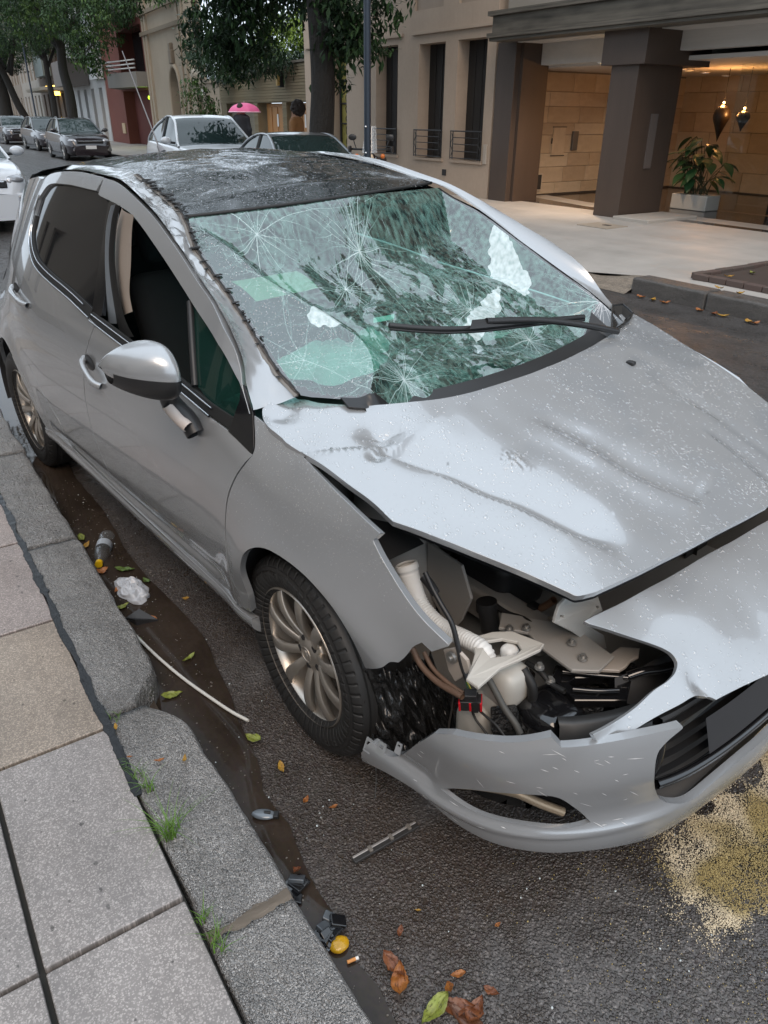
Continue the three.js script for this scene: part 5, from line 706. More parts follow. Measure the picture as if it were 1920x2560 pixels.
// granite kerb stones
const granC = tex(1024, (u, v, i, j) => { const h = asphaltF.hgt[j * NT + i], t = asphaltF.tone[j * NT + i], h2 = asphaltF.hgt[((j * 3) % NT) * NT + (i * 3) % NT], n = tnoise(u, v, 4, 5, 2); const k = (0.27 + 0.4 * h * (0.3 + 0.7 * t) + 0.12 * n) * (h2 < 0.1 ? 0.35 : 1); return [k, k * 0.96, k * 0.92]; });
const granB = tex(1024, (u, v, i, j) => 0.3 * asphaltF.hgt[j * NT + i] + 0.3 + 0.45 * tnoise(u, v, 14, 4, 3) + 0.4 * Math.abs(tnoise(u, v, 34, 3, 6)));
const granite = phys([1, 1, 1], 0.62, 0, { map: granC, bumpMap: granB, bumpScale: 0.016, roughnessMap: terrR });
{
  const K = group('near_kerb'); scene.add(K); tag(K, 'rough granite kerb along the near pavement', null, null, 'structure');
  const js = [3.4, 2.5, 1.62, 0.608, -0.2, -1.34, -2.42, -3.5, -4.55, -5.6, -6.7, -7.8, -8.9, -10, -12, -14, -17, -20];
  for (let k = 0; k < js.length - 1; k++) {
    const z1 = js[k] - 0.006, z0 = js[k + 1] + 0.006, L = z1 - z0, nz = Math.ceil(L / 0.025), R = rng(100 + k);
    const brokeA = k === 4 ? 1 : 0, brokeB = k === 3 ? 1 : 0;
    const prof = (t) => t < 0.2 ? [-0.2, lerp(0.02, 0.136, t / 0.2)] : t < 0.76 ? [lerp(-0.2, -0.006, (t - 0.2) / 0.56), 0.138] : t < 0.82 ? [lerp(-0.006, 0.004, (t - 0.76) / 0.06), lerp(0.138, 0.124, ((t - 0.76) / 0.06) ** 1.5)] : [0.005, lerp(0.124, -0.03, (t - 0.82) / 0.18)];
    const g = grid(34, nz + 2, (u, v) => { const iv = Math.round(v * (nz + 2)), vv = clamp((iv - 1) / nz); let z = lerp(z0, z1, vv), [x, y] = prof(u); const end = Math.min(vv, 1 - vv) * L; const er = smooth(0.05, 0, end); y -= 0.004 * er; x += 0.012 * noise(z * 5, y * 5, k) + 0.004 * noise(z * 22, y * 20, k); y += y > 0.08 ? 0.006 * noise(x * 9, z * 7, k) + 0.005 * Math.abs(noise(x * 24, z * 24, k)) - 0.003 : 0;
      if (brokeA && z > -0.42) { const t = smooth(-0.42, -0.21, z); x -= 0.10 * t * t * clamp((x + 0.2) / 0.2); y -= 0.01 * t; }                 // corner knocked off at the gap
      if (brokeB && z < 0.02) { const t = smooth(0.02, -0.2, z); x -= 0.075 * t * t * clamp((x + 0.2) / 0.2); y -= 0.006 * t; }
      if (iv === 0 || iv === nz + 2) y = Math.min(y, -0.02); return V(x, y, z); }, (u, v) => [u * 0.62 + k * 0.37, lerp(z0, z1, v) * 1.75 + k * 0.21]);
    mesh('kerb_stone', g, granite, K);
  }
  mesh('bedding', bx(0.17, 0.1, 24, -0.115, -0.01, -8.2), std([0.07, 0.052, 0.038], 0.95, 0, { bumpMap: granB, bumpScale: 0.006 }), K);
  // sand mortar at the joint
  mesh('mortar', grid(10, 6, (u, v) => V(lerp(-0.2, -0.002, u), 0.1365 + 0.003 * noise(u * 9, v * 4, 2) - 0.006 * Math.abs(v - 0.5) * 2, 0.608 + lerp(-0.02, 0.02, v) * (1 + 0.7 * noise(u * 7, v * 3, 4)) + 0.008 * noise(u * 4, 3, 1))), std([0.26, 0.215, 0.17], 0.9, 0, { bumpMap: granB, bumpScale: 0.004 }), K);
  // tar run along the back of the kerb
  const tp = []; const R = rng(17); const L = [], Rr = []; for (let z = -2.6; z <= 0.16; z += 0.012) { const w = 0.006 + 0.012 * (0.5 + noise(z * 7, 1, 1)) + 0.026 * Math.max(0, noise(z * 19, 5, 2) - 0.12) + 0.005 * noise(z * 60, 2, 2); const c = -0.205 + 0.008 * noise(z * 5, 2, 2); L.push([c - w * 0.7, z]); Rr.push([c + w, z]); }
  mesh('tar_seam', sheet([...L, ...Rr.reverse()], (x, z) => V(x, 0.1425 + 0.0016 * noise(x * 60, z * 30, 4), z), { cell: 0.01, flange: 0.006, flip: true }), phys([0.012, 0.0125, 0.014], 0.25, 0), K);
}
// far side: kerb, dropped crossing, paved forecourt, tree pit
{
  const pale = phys([1, 1, 1], 1, 0, { map: tex(512, (u, v) => { const n = tnoise(u, v, 3, 5, 5), gx = (u * 4) % 1, gy = (v * 4) % 1, j = gx < 0.012 || gy < 0.012 ? -0.03 : 0; const k = 0.37 + 0.1 * n + j; return [k, k * 0.95, k * 0.88]; }), roughnessMap: tex(256, (u, v) => 0.58 + 0.25 * tnoise(u, v, 4, 4, 6)) });
  const g = grid(24, 60, (u, v) => { const z = lerp(6, -4.0, v), k = kerbX(z); return V(lerp(k + 0.25, 10.6, u), 0.19 + 0.02 * u, z); }); planarUV(g, 0.5);
  const S = group('far_pavement'); scene.add(S); tag(S, 'pale forecourt pavement across the street', null, null, 'structure');
  const whole = grid(20, 80, (u, v) => { const z = lerp(8, -80, v * v * 0.7 + v * 0.3), k = kerbX(z) + 0.24; const ramp = smooth(-3.7, -4.4, z) * (1 - smooth(-9.5, -10.5, z)); const y = 0.185 + 0.03 * u - 0.1 * ramp * smooth(0.22, 0, u); return V(lerp(k, k + 4.9, u), y, z); }); planarUV(whole, 0.5);
  mesh('paving', whole, pale, S);
  const dk = std([0.34, 0.33, 0.32], 0.45, 0, { map: granC, bumpMap: granB, bumpScale: 0.004 });
  const ks = [8, 6.8, 5.6, 4.4, 3.2, 2, 0.8, -0.4, -1.6, -2.8, -3.72]; for (let k = 0; k < ks.length - 1; k++) { const z1 = ks[k] - 0.005, z0 = ks[k + 1] + 0.005; const b = rbx(0.27, 0.26, z1 - z0, 0.03, 0, 0, 0); const o = mesh('kerb_stone', b, dk, S); o.position.set(kerbX((z0 + z1) / 2) + 0.12, 0.07, (z0 + z1) / 2); }
  mesh('ramp_lip', grid(6, 30, (u, v) => { const z = lerp(-3.7, -10.4, v), k = kerbX(z); const ramp = smooth(-3.7, -4.4, z) * (1 - smooth(-9.5, -10.5, z)); return V(k + lerp(-0.12, 0.25, u), lerp(roadY(k - 0.1, z) + 0.004, 0.187 - 0.1 * ramp, u), z); }), std([0.8, 0.7, 0.58], 0.6, 0, { map: granC, bumpMap: granB, bumpScale: 0.004 }), S);
  for (let k = 0; k < 9; k++) { const z1 = -10.4 - k * 1.6, z0 = z1 - 1.58; const o = mesh('kerb_stone', rbx(0.24, 0.24, 1.58, 0.03), dk, S); o.position.set(kerbX((z0 + z1) / 2) + 0.12, 0.07, (z0 + z1) / 2); o.rotation.y = Math.atan((kerbX(z0) - kerbX(z1)) / 1.6) * -1 * -1; }
  // brick border and bare earth of the tree pit
  const pit = group('tree_pit'); scene.add(pit); tag(pit, 'square tree pit of bare earth edged with dark bricks', 'tree pit');
  mesh('soil', grid(16, 16, (u, v) => V(lerp(6.95, 8.35, u), 0.212 + 0.012 * noise(u * 6, v * 6, 3) + 0.01, lerp(-3.25, -1.6, v))), std([0.05, 0.035, 0.028], 0.9), pit);
  const R = rng(21); const edge = []; for (let z = -3.34; z < -1.5; z += 0.2) { edge.push([6.86, z + 0.1, 0], [8.44, z + 0.1, 0]); } for (let x = 6.86; x < 8.4; x += 0.2) edge.push([x + 0.1, -3.34, 1], [x + 0.1, -1.5, 1]);
  for (const [x, z, t] of edge) { const o = mesh('brick', rbx(0.1, 0.06, 0.19, 0.008), std([0.075 + 0.02 * R(), 0.06, 0.052], 0.7), pit); o.position.set(x, 0.213 + 0.006 * R(), z); o.rotation.y = t ? Math.PI / 2 : 0; }
  // drain lid in the forecourt
  const lid = atW(1505, 565, { y: 0.2 }); const D = group('drain_cover', V(lid.x, 0.206, lid.z)); D.name = 'drain_cover'; scene.add(D); tag(D, 'small square drain cover set in the pale forecourt', 'drain cover'); mesh('lid', rbx(0.5, 0.014, 0.6, 0.005), std([0.3, 0.26, 0.21], 0.6), D); mesh('slot', bx(0.09, 0.004, 0.12, 0.05, 0.009, 0.05), M.dark, D);
}
// ---------------------------------------------------------------- litter and growth in the gutter
const gy = (p) => V(p.x, p.x < 0.2 ? 0.0185 : roadY(p.x, p.z) + 0.007, p.z);
const onRoad = (px, py) => { const p = atW(px, py, { y: 0.02 }); return gy(p); };
function leafGeo(len, wid, curl, seed) { const n = 16, m = 6; return grid(m, n, (u, v) => { const w = wid * Math.sin(Math.PI * Math.pow(clamp(v, 0.001, 0.999), 0.8)) , x = (u - 0.5) * w * (1 + 0.3 * noise(v * 9, u * 2, seed)) + 0.12 * wid * noise(v * 2.5, 3, seed); return V(x, 0.22 * wid * noise(u * 3, v * 4, seed) * Math.sin(Math.PI * v) + curl * (4 * (v - 0.5) ** 2) * 0.5 + 0.15 * wid * Math.abs(u - 0.5) * 2 + 0.0015, (v - 0.5) * len); }); }
const leafT = tex(128, (u, v) => { const n = tnoise(u, v, 4, 4, 3), vein = Math.abs(u - 0.5) < 0.02 ? 0.25 : 0, rib = Math.abs(((v * 7 - Math.abs(u - 0.5) * 5) % 1 + 1) % 1 - 0.5) < 0.06 ? 0.1 : 0, spot = tnoise(u, v, 14, 3, 9) > 0.32 ? -0.45 : 0; const k = 0.85 + 0.35 * n + vein + rib + spot; return [k, k * (0.96 + 0.1 * n), k * 0.9]; });
const leafMats = Object.fromEntries(Object.entries({ green: [0.1, 0.17, 0.03], lime: [0.24, 0.28, 0.05], yellow: [0.42, 0.24, 0.035], orange: [0.33, 0.12, 0.028], brown: [0.11, 0.042, 0.02], rust: [0.19, 0.065, 0.025] }).map(([k, c]) => [k, std(c, 0.4, 0, { map: leafT, bumpMap: leafT, bumpScale: 0.0012 })]));
const leafLabel = { green: 'fallen green leaf', lime: 'fallen yellow-green leaf', yellow: 'fallen yellow leaf', orange: 'fallen orange leaf', brown: 'wet dark brown leaf', rust: 'curled rust-brown leaf' };
const leaves = [[205, 1345, 'lime', 0.075, 'lying by the kerb beside the plastic bottle'], [215, 1365, 'yellow', 0.060, 'tucked under the kerb beside the plastic bottle'], [250, 1430, 'orange', 0.070, 'stuck to the bottle cap'], [312, 1425, 'green', 0.085, 'floating between bottle and plastic bag'], [365, 1452, 'green', 0.050, 'at the far edge of the plastic bag'], [293, 1475, 'orange', 0.050, 'tucked behind the plastic bag'], [306, 1518, 'lime', 0.060, 'between plastic bag and black plastic shard'], [463, 1490, 'yellow', 0.030, 'in the wet gutter opposite the plastic bag'], [385, 1545, 'orange', 0.040, 'lying on the black plastic shard'], [350, 1603, 'green', 0.035, 'beside the end of the white rod'], [473, 1646, 'lime', 0.060, 'lying beside the middle of the white rod'], [430, 1738, 'lime', 0.070, 'in the water below the white rod'], [633, 1846, 'lime', 0.060, 'past the lower tip of the white rod'], [703, 1920, 'yellow', 0.045, 'on bare asphalt ahead of the front tyre'], [765, 2000, 'orange', 0.030, 'on asphalt near the small glass clip'], [833, 2010, 'orange', 0.028, 'on asphalt below the torn bumper corner'], [668, 2165, 'lime', 0.022, 'flat against the kerb face'], [745, 2190, 'rust', 0.041, 'standing on the black lamp fragment'], [1000, 2330, 'rust', 0.033, 'crushed on the asphalt beyond the cigarette end'], [1245, 2305, 'orange', 0.019, 'alone on the asphalt under the bumper'], [1045, 2268, 'yellow', 0.017, 'small on the rough asphalt'], [985, 2415, 'rust', 0.074, 'large and wet beside the gutter water'], [1000, 2450, 'orange', 0.074, 'large and curled beside the gutter water'], [1086, 2525, 'lime', 0.089, 'large with brown edge beside a heap of dead leaves'], [1145, 2510, 'rust', 0.074, 'in the heap of dead leaves'], [1165, 2545, 'brown', 0.097, 'in the heap of dead leaves'], [1125, 2480, 'orange', 0.045, 'sticking up from the heap of dead leaves'], [1190, 2520, 'rust', 0.068, 'at the outer side of the dead leaf heap'], [1145, 2428, 'orange', 0.038, 'thin, alone on the asphalt above the leaf heap'], [1230, 2472, 'rust', 0.038, 'flat, on the asphalt above the leaf heap']];
leaves.forEach(([px, py, c, len, where], k) => { const p = onRoad(px, py), o = mesh('fallen_leaf', leafGeo(len, len * (0.38 + 0.2 * ((k * 7) % 5) / 5), len * (0.12 + 0.2 * ((k * 3) % 4) / 4), k), leafMats[c]); o.position.copy(p); o.rotation.set(0.1 * Math.sin(k * 3), k * 2.4, 0.12 * Math.cos(k * 5)); if (px === 745 || px === 1125) { o.rotation.x = -0.7; o.position.y += 0.02; } top(o, `${leafLabel[c]} ${where}`, 'leaf', 'fallen leaves in the gutter'); });
// leaves lying on the kerb and the slabs
[[325, 1893, 'orange', 0.018, 'lying on the near pavement slab'], [462, 1898, 'yellow', 0.030, 'lying on the kerb stone past the broken end'], [398, 1902, 'orange', 0.030, 'lying on the tar seam'], [290, 1820, 'yellow', 0.030, 'standing in the gap between kerb stones']].forEach(([px, py, c, len, where], k) => { const p = atW(px, py, { y: 0.148 }), o = mesh('fallen_leaf', leafGeo(len, len * 0.35, len * 0.3, 50 + k), leafMats[c]); o.position.copy(p); o.rotation.y = 1 + k * 1.7; top(o, `small ${leafLabel[c]} ${where}`, 'leaf', 'fallen leaves on the near pavement'); });
// far gutter leaves
{ const R = rng(12); [[1655, 732, 'orange'], [1690, 738, 'yellow'], [1715, 745, 'orange'], [1772, 770, 'orange'], [1800, 780, 'rust'], [1830, 783, 'yellow'], [1885, 800, 'yellow'], [1905, 803, 'orange']].forEach(([px, py, c], k) => { const p = atW(px, py, { y: 0.05 }), o = mesh('fallen_leaf', leafGeo(0.11, 0.06, 0.03, k), leafMats[c]); p.x = Math.min(p.x, kerbX(p.z) - 0.12); p.y = roadY(p.x, p.z) + 0.008; o.position.copy(p); o.rotation.y = k * 2; top(o, `${c === 'rust' ? 'rust-brown' : c} leaf lying along the foot of the dark kerb across the street`, 'leaf', 'leaves along the far kerb'); }); [[1797, 721, 'yellow'], [1850, 734, 'yellow'], [1880, 683, 'lime'], [1822, 692, 'yellow']].forEach(([px, py, c], k) => { const p = atW(px, py, { y: 0.235 }), o = mesh('fallen_leaf', leafGeo(0.1, 0.05, 0.03, 9 + k), leafMats[c]); o.position.copy(p); o.rotation.y = k * 1.3; top(o, `${c === 'lime' ? 'yellow-green' : c} leaf lying on the far tree pit or its brick edge`, 'leaf', 'leaves at the far tree pit'); }); }
{ // crushed plastic bottle with yellow cap
  const a = onRoad(268, 1350), b = onRoad(246, 1422); const B = group('plastic_bottle', V(a.x, 0.034, a.z)); B.lookAt(b.x, 0.03, b.z); B.rotation.order = 'XYZ';
  const L = 0.23; const prof = [[0.001, -0.02], [0.03, -0.018], [0.033, 0], [0.0325, 0.03], [0.0305, 0.06], [0.033, 0.07], [0.031, 0.1], [0.033, 0.11], [0.0325, 0.14], [0.022, 0.18], [0.0125, 0.2], [0.0125, 0.212]];
  const g = new THREE.LatheGeometry(new THREE.CatmullRomCurve3(prof.map(([r, z]) => V(r, z, 0))).getPoints(60).map((p) => new THREE.Vector2(Math.max(p.x, 0.0005), p.y)), 32); const P = g.attributes.position; for (let i = 0; i < P.count; i++) { const x = P.getX(i), y = P.getY(i), z = P.getZ(i), k = 1 - 0.2 * smooth(0, 0.1, y) * (1 - smooth(0.12, 0.18, y)) * Math.abs(noise(x * 40, y * 30, z * 40)); P.setXYZ(i, x * k, y, z * k * 0.86); } g.computeVertexNormals(); g.rotateX(Math.PI / 2);
  mesh('body', g, phys([0.9, 0.93, 0.95], 0.05, 0, { transmission: 0.95, thickness: 0 }), B);
  mesh('label', new THREE.CylinderGeometry(0.0335, 0.0335, 0.045, 28, 1, true).rotateX(Math.PI / 2).translate(0, 0, 0.085), phys([0.55, 0.6, 0.66], 0.4, 0, { transmission: 0.35, thickness: 0 }), B);
  mesh('cap', new THREE.CylinderGeometry(0.0155, 0.0155, 0.02, 24).rotateX(Math.PI / 2).translate(0, 0, 0.218), std([0.72, 0.45, 0.01], 0.4), B);
  top(B, 'clear plastic drink bottle with yellow cap floating by the kerb', 'bottle');
}
{ // plastic bag
  const c = onRoad(332, 1478), g = grid(30, 30, (u, v) => { const a = u * 6.283, r = 0.075 * Math.sin(Math.PI * v * 0.5) * (1 + 0.35 * noise(Math.cos(a) * 2, Math.sin(a) * 2, v * 2)); return V(Math.cos(a) * r * 0.75, 0.045 * Math.cos(v * 1.57) * (0.6 + 0.8 * Math.abs(noise(Math.cos(a) * 4 * v, Math.sin(a) * 4 * v, 3))), Math.sin(a) * r * 1.35); });
  const o = mesh('plastic_bag', g, phys([0.72, 0.74, 0.78], 0.25, 0, { transmission: 0.35, thickness: 0 })); o.position.copy(c); o.rotation.y = 0.2; top(o, 'crumpled translucent plastic bag lying in the gutter water', 'plastic bag');
}
{ // black shard, white rod
  const P = [[315, 1545], [350, 1535], [395, 1550], [340, 1562]].map(([a, b]) => onRoad(a, b)); const g = new THREE.BufferGeometry(); const up = V(0, 0.03, 0), q = P.map((p, i) => p.clone().add(V(0, 0.004 + (i % 2) * 0.022, 0))), lo = P.map((p) => p.clone().add(V(0, -0.01, 0))); const v = []; const quad = (a, b, c, d) => v.push(a, b, c, a, c, d); quad(q[0], q[1], q[2], q[3]); quad(lo[3], lo[2], lo[1], lo[0]); for (let i = 0; i < 4; i++) quad(q[i], lo[i], lo[(i + 1) % 4], q[(i + 1) % 4]); g.setFromPoints(v); g.computeVertexNormals();
  top(mesh('plastic_shard', g, M.black), 'flat black plastic shard at the upper end of the white rod', 'shard');
  const rod = [[319, 1570], [350, 1602], [400, 1650], [460, 1700], [530, 1750], [580, 1783], [621, 1805]].map(([a, b]) => onRoad(a, b).add(V(0, 0.007, 0)));
  const c = new THREE.CatmullRomCurve3(rod); top(mesh('plastic_rod', new THREE.TubeGeometry(c, 60, 0.0055, 8), std([0.62, 0.6, 0.55], 0.45)), 'long bent white plastic rod lying across the gutter', 'rod');
}
{ // pieces of the car
  const c = onRoad(660, 2040), G = group('glass_clip', c.clone().add(V(0, 0.008, 0)), 0.9); mesh('body', new THREE.SphereGeometry(1, 18, 12).scale(0.017, 0.009, 0.034), phys([0.16, 0.18, 0.2], 0.15, 0.2, {}), G); mesh('catch', rbx(0.02, 0.01, 0.014, 0.002, 0, 0.002, 0.034), M.black, G); mesh('slot', rbx(0.008, 0.006, 0.018, 0.002, 0, 0.009, 0.01), M.black, G); top(G, 'small grey oval clip lying in the gutter water', 'clip');
  const a = onRoad(884, 2150), b = onRoad(1045, 2058); const d = b.clone().sub(a), L = d.length(); const S = group('trim_strip', a.clone().lerp(b, 0.5).add(V(0, 0.006, 0)), Math.atan2(d.x, d.z)); mesh('strip', rbx(0.016, 0.01, L, 0.002), std([0.035, 0.032, 0.03], 0.35), S); mesh('bright_edge', rbx(0.007, 0.012, L * 0.98, 0.002, 0.008, 0.001, 0), std([0.4, 0.36, 0.33], 0.3, 0.5), S); for (const z of [-0.06, 0.02, 0.09]) mesh('lug', rbx(0.018, 0.014, 0.01, 0.002, 0.004, 0.004, z * L / 0.25), std([0.16, 0.14, 0.12], 0.4), S); top(S, 'broken dark trim strip with bright edge on the asphalt', 'trim strip');
  const frag = (name, px, py, s, label, seed) => { const c = onRoad(px, py), F = group(name, c, seed), R = rng(seed); for (let k = 0; k < 6; k++) { const g = rbx(s * (0.3 + 0.6 * R()), s * 0.22, s * (0.3 + 0.7 * R()), 0.003); g.rotateX((R() - 0.5) * 1.2); g.rotateY(R() * 3); g.translate((R() - 0.5) * s, s * 0.15 + R() * s * 0.2, (R() - 0.5) * s); mesh('piece', g, k % 3 ? M.gloss : std([0.1, 0.11, 0.12], 0.2, 0.3), F); } top(F, label, 'lamp fragment', 'broken black lamp fragments in the gutter'); };
  frag('lamp_fragment', 738, 2222, 0.05, 'shiny black lamp fragment under an upright brown leaf', 3); frag('lamp_fragment', 818, 2322, 0.06, 'shiny black lamp fragment next to the amber lens', 8); frag('lamp_fragment', 805, 2370, 0.025, 'small black lamp fragment wedged against the kerb by the amber lens', 11);
  { const c = onRoad(848, 2364), g = new THREE.SphereGeometry(1, 22, 14).scale(0.024, 0.012, 0.02); const P = g.attributes.position; for (let i = 0; i < P.count; i++) P.setY(i, P.getY(i) + 0.004 * noise(P.getX(i) * 90, 1, P.getZ(i) * 90)); g.computeVertexNormals(); const o = mesh('amber_lens', g, phys([0.75, 0.42, 0.02], 0.12, 0, { transmission: 0.4, thickness: 0 })); o.position.copy(c).add(V(0, 0.006, 0)); top(o, 'broken amber indicator lens among black fragments', 'lens'); }
  { const a1 = onRoad(868, 2408), b1 = onRoad(896, 2396), C = group('cigarette_end', a1); const d1 = b1.clone().sub(a1); mesh('filter', cyl(V(0, 0.005, 0), d1.clone().multiplyScalar(0.75).add(V(0, 0.005, 0)), 0.004, 0.004, 12), std([0.6, 0.26, 0.08], 0.8), C); mesh('paper', cyl(d1.clone().multiplyScalar(0.75).add(V(0, 0.005, 0)), d1.clone().add(V(0, 0.005, 0)), 0.0039, 0.0039, 12), std([0.75, 0.72, 0.68], 0.8), C); top(C, 'orange cigarette end lying in the gutter', 'cigarette end'); }
  const w = tube([onRoad(930, 1890).add(V(0, 0.05, 0)), onRoad(940, 1940).add(V(0, 0.03, 0)), onRoad(938, 1990).add(V(0, 0.004, 0))], 0.0012, 20, 6); top(mesh('wire_end', w, std([0.08, 0.08, 0.08], 0.5)), 'thin wire hanging from the torn bumper corner to the asphalt', 'wire');
}
{ // tufts of grass in the joint behind the kerb
  [[345, 1945, 16, 0.05], [372, 1975, 22, 0.06], [425, 2092, 46, 0.095], [450, 2060, 12, 0.05], [505, 2300, 16, 0.045], [535, 2350, 18, 0.05], [548, 2375, 12, 0.04], [312, 1915, 8, 0.03], [290, 1800, 8, 0.03]].forEach(([px, py, n, h], k) => { const p = atW(px, py, { y: 0.135 }); p.x = clamp(p.x, -0.225, -0.16); const R = rng(500 + k), B = []; for (let i = 0; i < n; i++) { const an = R() * 6.28, l = h * (0.5 + R()), w = 0.0022 + 0.002 * R(), lean = 0.4 + 0.7 * R(); B.push(grid(1, 5, (u, v) => { const r = l * lean * v * v; const t = (u - 0.5) * w * (1 - v); return V(Math.cos(an) * r - Math.sin(an) * t + 0.012 * Math.sin(i * 7), l * v * (1 - 0.35 * v * lean), Math.sin(an) * r + Math.cos(an) * t + 0.012 * Math.cos(i * 5)); })); } const o = mesh('grass_tuft', B, std([0.1, 0.2, 0.025], 0.5)); o.userData.kind = 'stuff'; o.position.copy(p); top(o, ['grass tuft in the tar seam', 'leafy weed in the tar seam', 'largest grass tuft at the end of the tar seam', 'few blades behind the largest tuft', 'sprig of weed behind the mortar joint', 'green weed between slab and kerb past the mortar joint', 'last weed along the slab edge', 'short weed at the start of the tar seam', 'sprout in the gap of the kerb'][k], 'grass', 'weeds behind the kerb', 'stuff'); });
}
{ // absorbent sand strewn on the spilled oil
  const R = rng(909), core = [[1.75, 0.62], [1.35, 0.97], [1.05, 0.93], [0.95, 0.985], [0.86, 1.02], [0.84, 1.09], [0.83, 1.16], [0.87, 1.2], [0.95, 1.17], [1.02, 1.24], [1.3, 1.3], [1.9, 1.1]];
  const f = (x, z) => { const [d] = polyDist([...core, core[0]], x, z); return (inPoly(core, x, z) ? Math.abs(d) : -Math.abs(d)) + 0.045 * fbm(x * 7, z * 7, 3, 3); };
  const pts = []; const bulk = []; for (let k = 0; k < 700000 && pts.length < 105000; k++) { const x = lerp(0.35, 2.2, R()), z = lerp(0.45, 1.6, R()), d = f(x, z); const patch = smooth(-0.2, 0.35, fbm(x * 10, z * 10, 9, 3)); const pr = d > 0.03 ? 0.55 + 0.45 * patch : d > 0 ? 0.35 + 0.5 * patch : 0.55 * Math.exp(d / 0.025) * patch + 0.02 * Math.exp(d / 0.16); if (R() < pr) pts.push([x, z, d]); }
  const g = new THREE.IcosahedronGeometry(1, 0), mt = std([1, 1, 1], 0.9), I = new THREE.InstancedMesh(g, mt, pts.length), m = new THREE.Matrix4(), q = new THREE.Quaternion(), col = new THREE.Color();
  pts.forEach(([x, z, d], i) => { const s = 0.0008 + 0.0014 * R() * R(); q.setFromEuler(new THREE.Euler(R() * 6, R() * 6, 0)); m.compose(V(x, roadY(x, z) + 0.006 + 0.0035 * clamp(d / 0.06) * R(), z), q, V(s * 1.3, s * 0.8, s)); I.setMatrixAt(i, m); const wet = smooth(0.25, -0.25, fbm(x * 4, z * 4, 5, 3) + d * 1.5) ; const t = 0.75 + 0.5 * R(); col.setRGB(lerp(0.62, 0.36, wet) * t, lerp(0.53, 0.28, wet) * t, lerp(0.38, 0.12, wet) * t); I.setColorAt(i, col); });
  I.name = 'sand_grains'; sh(I); top(I, 'scattered yellow absorbent granules on the asphalt beside the bumper', 'sand', null, 'stuff');
}

{ // grit and crumbs of glass washed along the gutter and under the bumper
  const R = rng(333), g = new THREE.IcosahedronGeometry(1, 0), list = []; while (list.length < 2600) { const a = R(); let x, z; if (a < 0.65) { z = lerp(-2.2, 1.5, R()); x = 0.02 + 0.5 * R() * R() + (R() < 0.5 ? 0.12 + 0.05 * noise(z * 7, 1, 2) : 0); } else { x = lerp(0.2, 1.2, R()); z = lerp(-0.3, 1.4, R()); } list.push([x, z]); }
  const mk = (name, sub, mat, lab) => { const I = new THREE.InstancedMesh(g, mat, sub.length), m = new THREE.Matrix4(), q = new THREE.Quaternion(); sub.forEach(([x, z], i) => { const s = 0.001 + 0.0026 * R() ** 3; q.setFromEuler(new THREE.Euler(R() * 6, R() * 6, 0)); m.compose(V(x, (x < 0.17 ? 0.017 : roadY(x, z) + 0.006), z), q, V(s, s * 0.7, s)); I.setMatrixAt(i, m); }); I.name = name; sh(I); top(I, lab, name.split('_')[0], null, 'stuff'); };
  mk('grit', list.filter((_, i) => i % 5 > 1), std([0.16, 0.14, 0.12], 0.8), 'dark grit washed along the near gutter'); mk('glass_crumbs', list.filter((_, i) => i % 11 === 1), phys([0.55, 0.6, 0.6], 0.1, 0, {}), 'pale glass crumbs strewn on asphalt and gutter');
}
// ---------------------------------------------------------------- buildings across the street
const BEND = 0.085, BANG = Math.atan(BEND);
const plasterT = (seed, a = 0.06) => tex(512, (u, v) => { const n = tnoise(u, v, 3, 5, seed), s = tnoise(u * 1, v * 0.25, 9, 4, seed + 3), f = tnoise(u, v, 80, 2, seed); return 0.86 + a * n + 0.05 * s + 0.04 * f; });
const plT1 = plasterT(3), plT2 = plasterT(9, 0.12);
const plaster = (c, t = plT1, rep = 0.22, r = 0.85) => { const m = t.clone(); m.repeat.set(rep, rep); m.needsUpdate = true; return std(c, r, 0, { map: m, bumpMap: m, bumpScale: 0.003 }); };
const stain = tex(512, (u, v) => { const n = tnoise(u, v, 4, 5, 4), s = tnoise(u, v * 0.12, 22, 4, 6); const k = 0.62 + 0.3 * n + 0.42 * s; return [k, k * 0.98, k * 0.92]; });
function frame(name, x0, z0, ang) { const g = group(name, V(x0, 0, z0), Math.PI / 2 - ang); g.updateMatrixWorld(true); const inv = g.matrixWorld.clone().invert(); const o = CAM.clone().applyMatrix4(inv); g.userData_px = null; return { g, px: (a, b, w = 0) => { const d = dirW(a, b).transformDirection(inv), t = (w - o.z) / d.z; return [o.x + d.x * t, o.y + d.y * t]; } }; }
const rectP = (u0, u1, y0, y1) => [[u0, y0], [u1, y0], [u1, y1], [u0, y1]];
const archP = (u0, u1, y0, y1, k = 1) => { const p = [[u0, y0], [u1, y0]], c = (u0 + u1) / 2, r = (u1 - u0) / 2; for (let i = 0; i <= 14; i++) { const a = Math.PI * i / 14; p.push([c + r * Math.cos(a), y1 - r * k + r * k * Math.sin(a)]); } return p; };
function wall(u0, u1, y0, y1, holes = [], d = 0.3, w0 = 0) { const s = new THREE.Shape(rectP(u0, u1, y0, y1).map((p) => new THREE.Vector2(...p))); for (const h of holes) s.holes.push(new THREE.Path(h.map((p) => new THREE.Vector2(...p)))); return new THREE.ExtrudeGeometry(s, { depth: d, bevelEnabled: false, curveSegments: 16 }).translate(0, 0, w0); }
const bu = (u0, u1, y0, y1, w0, w1) => bx(u1 - u0, y1 - y0, w1 - w0, (u0 + u1) / 2, (y0 + y1) / 2, (w0 + w1) / 2);
const P2 = (name, geo, mat, g) => mesh(name, geo, mat, g);
const glassDark = phys([0.015, 0.018, 0.02], 0.06, 0, {}), ironM = std([0.012, 0.012, 0.013], 0.5), shutterM = std([0.018, 0.016, 0.015], 0.7);
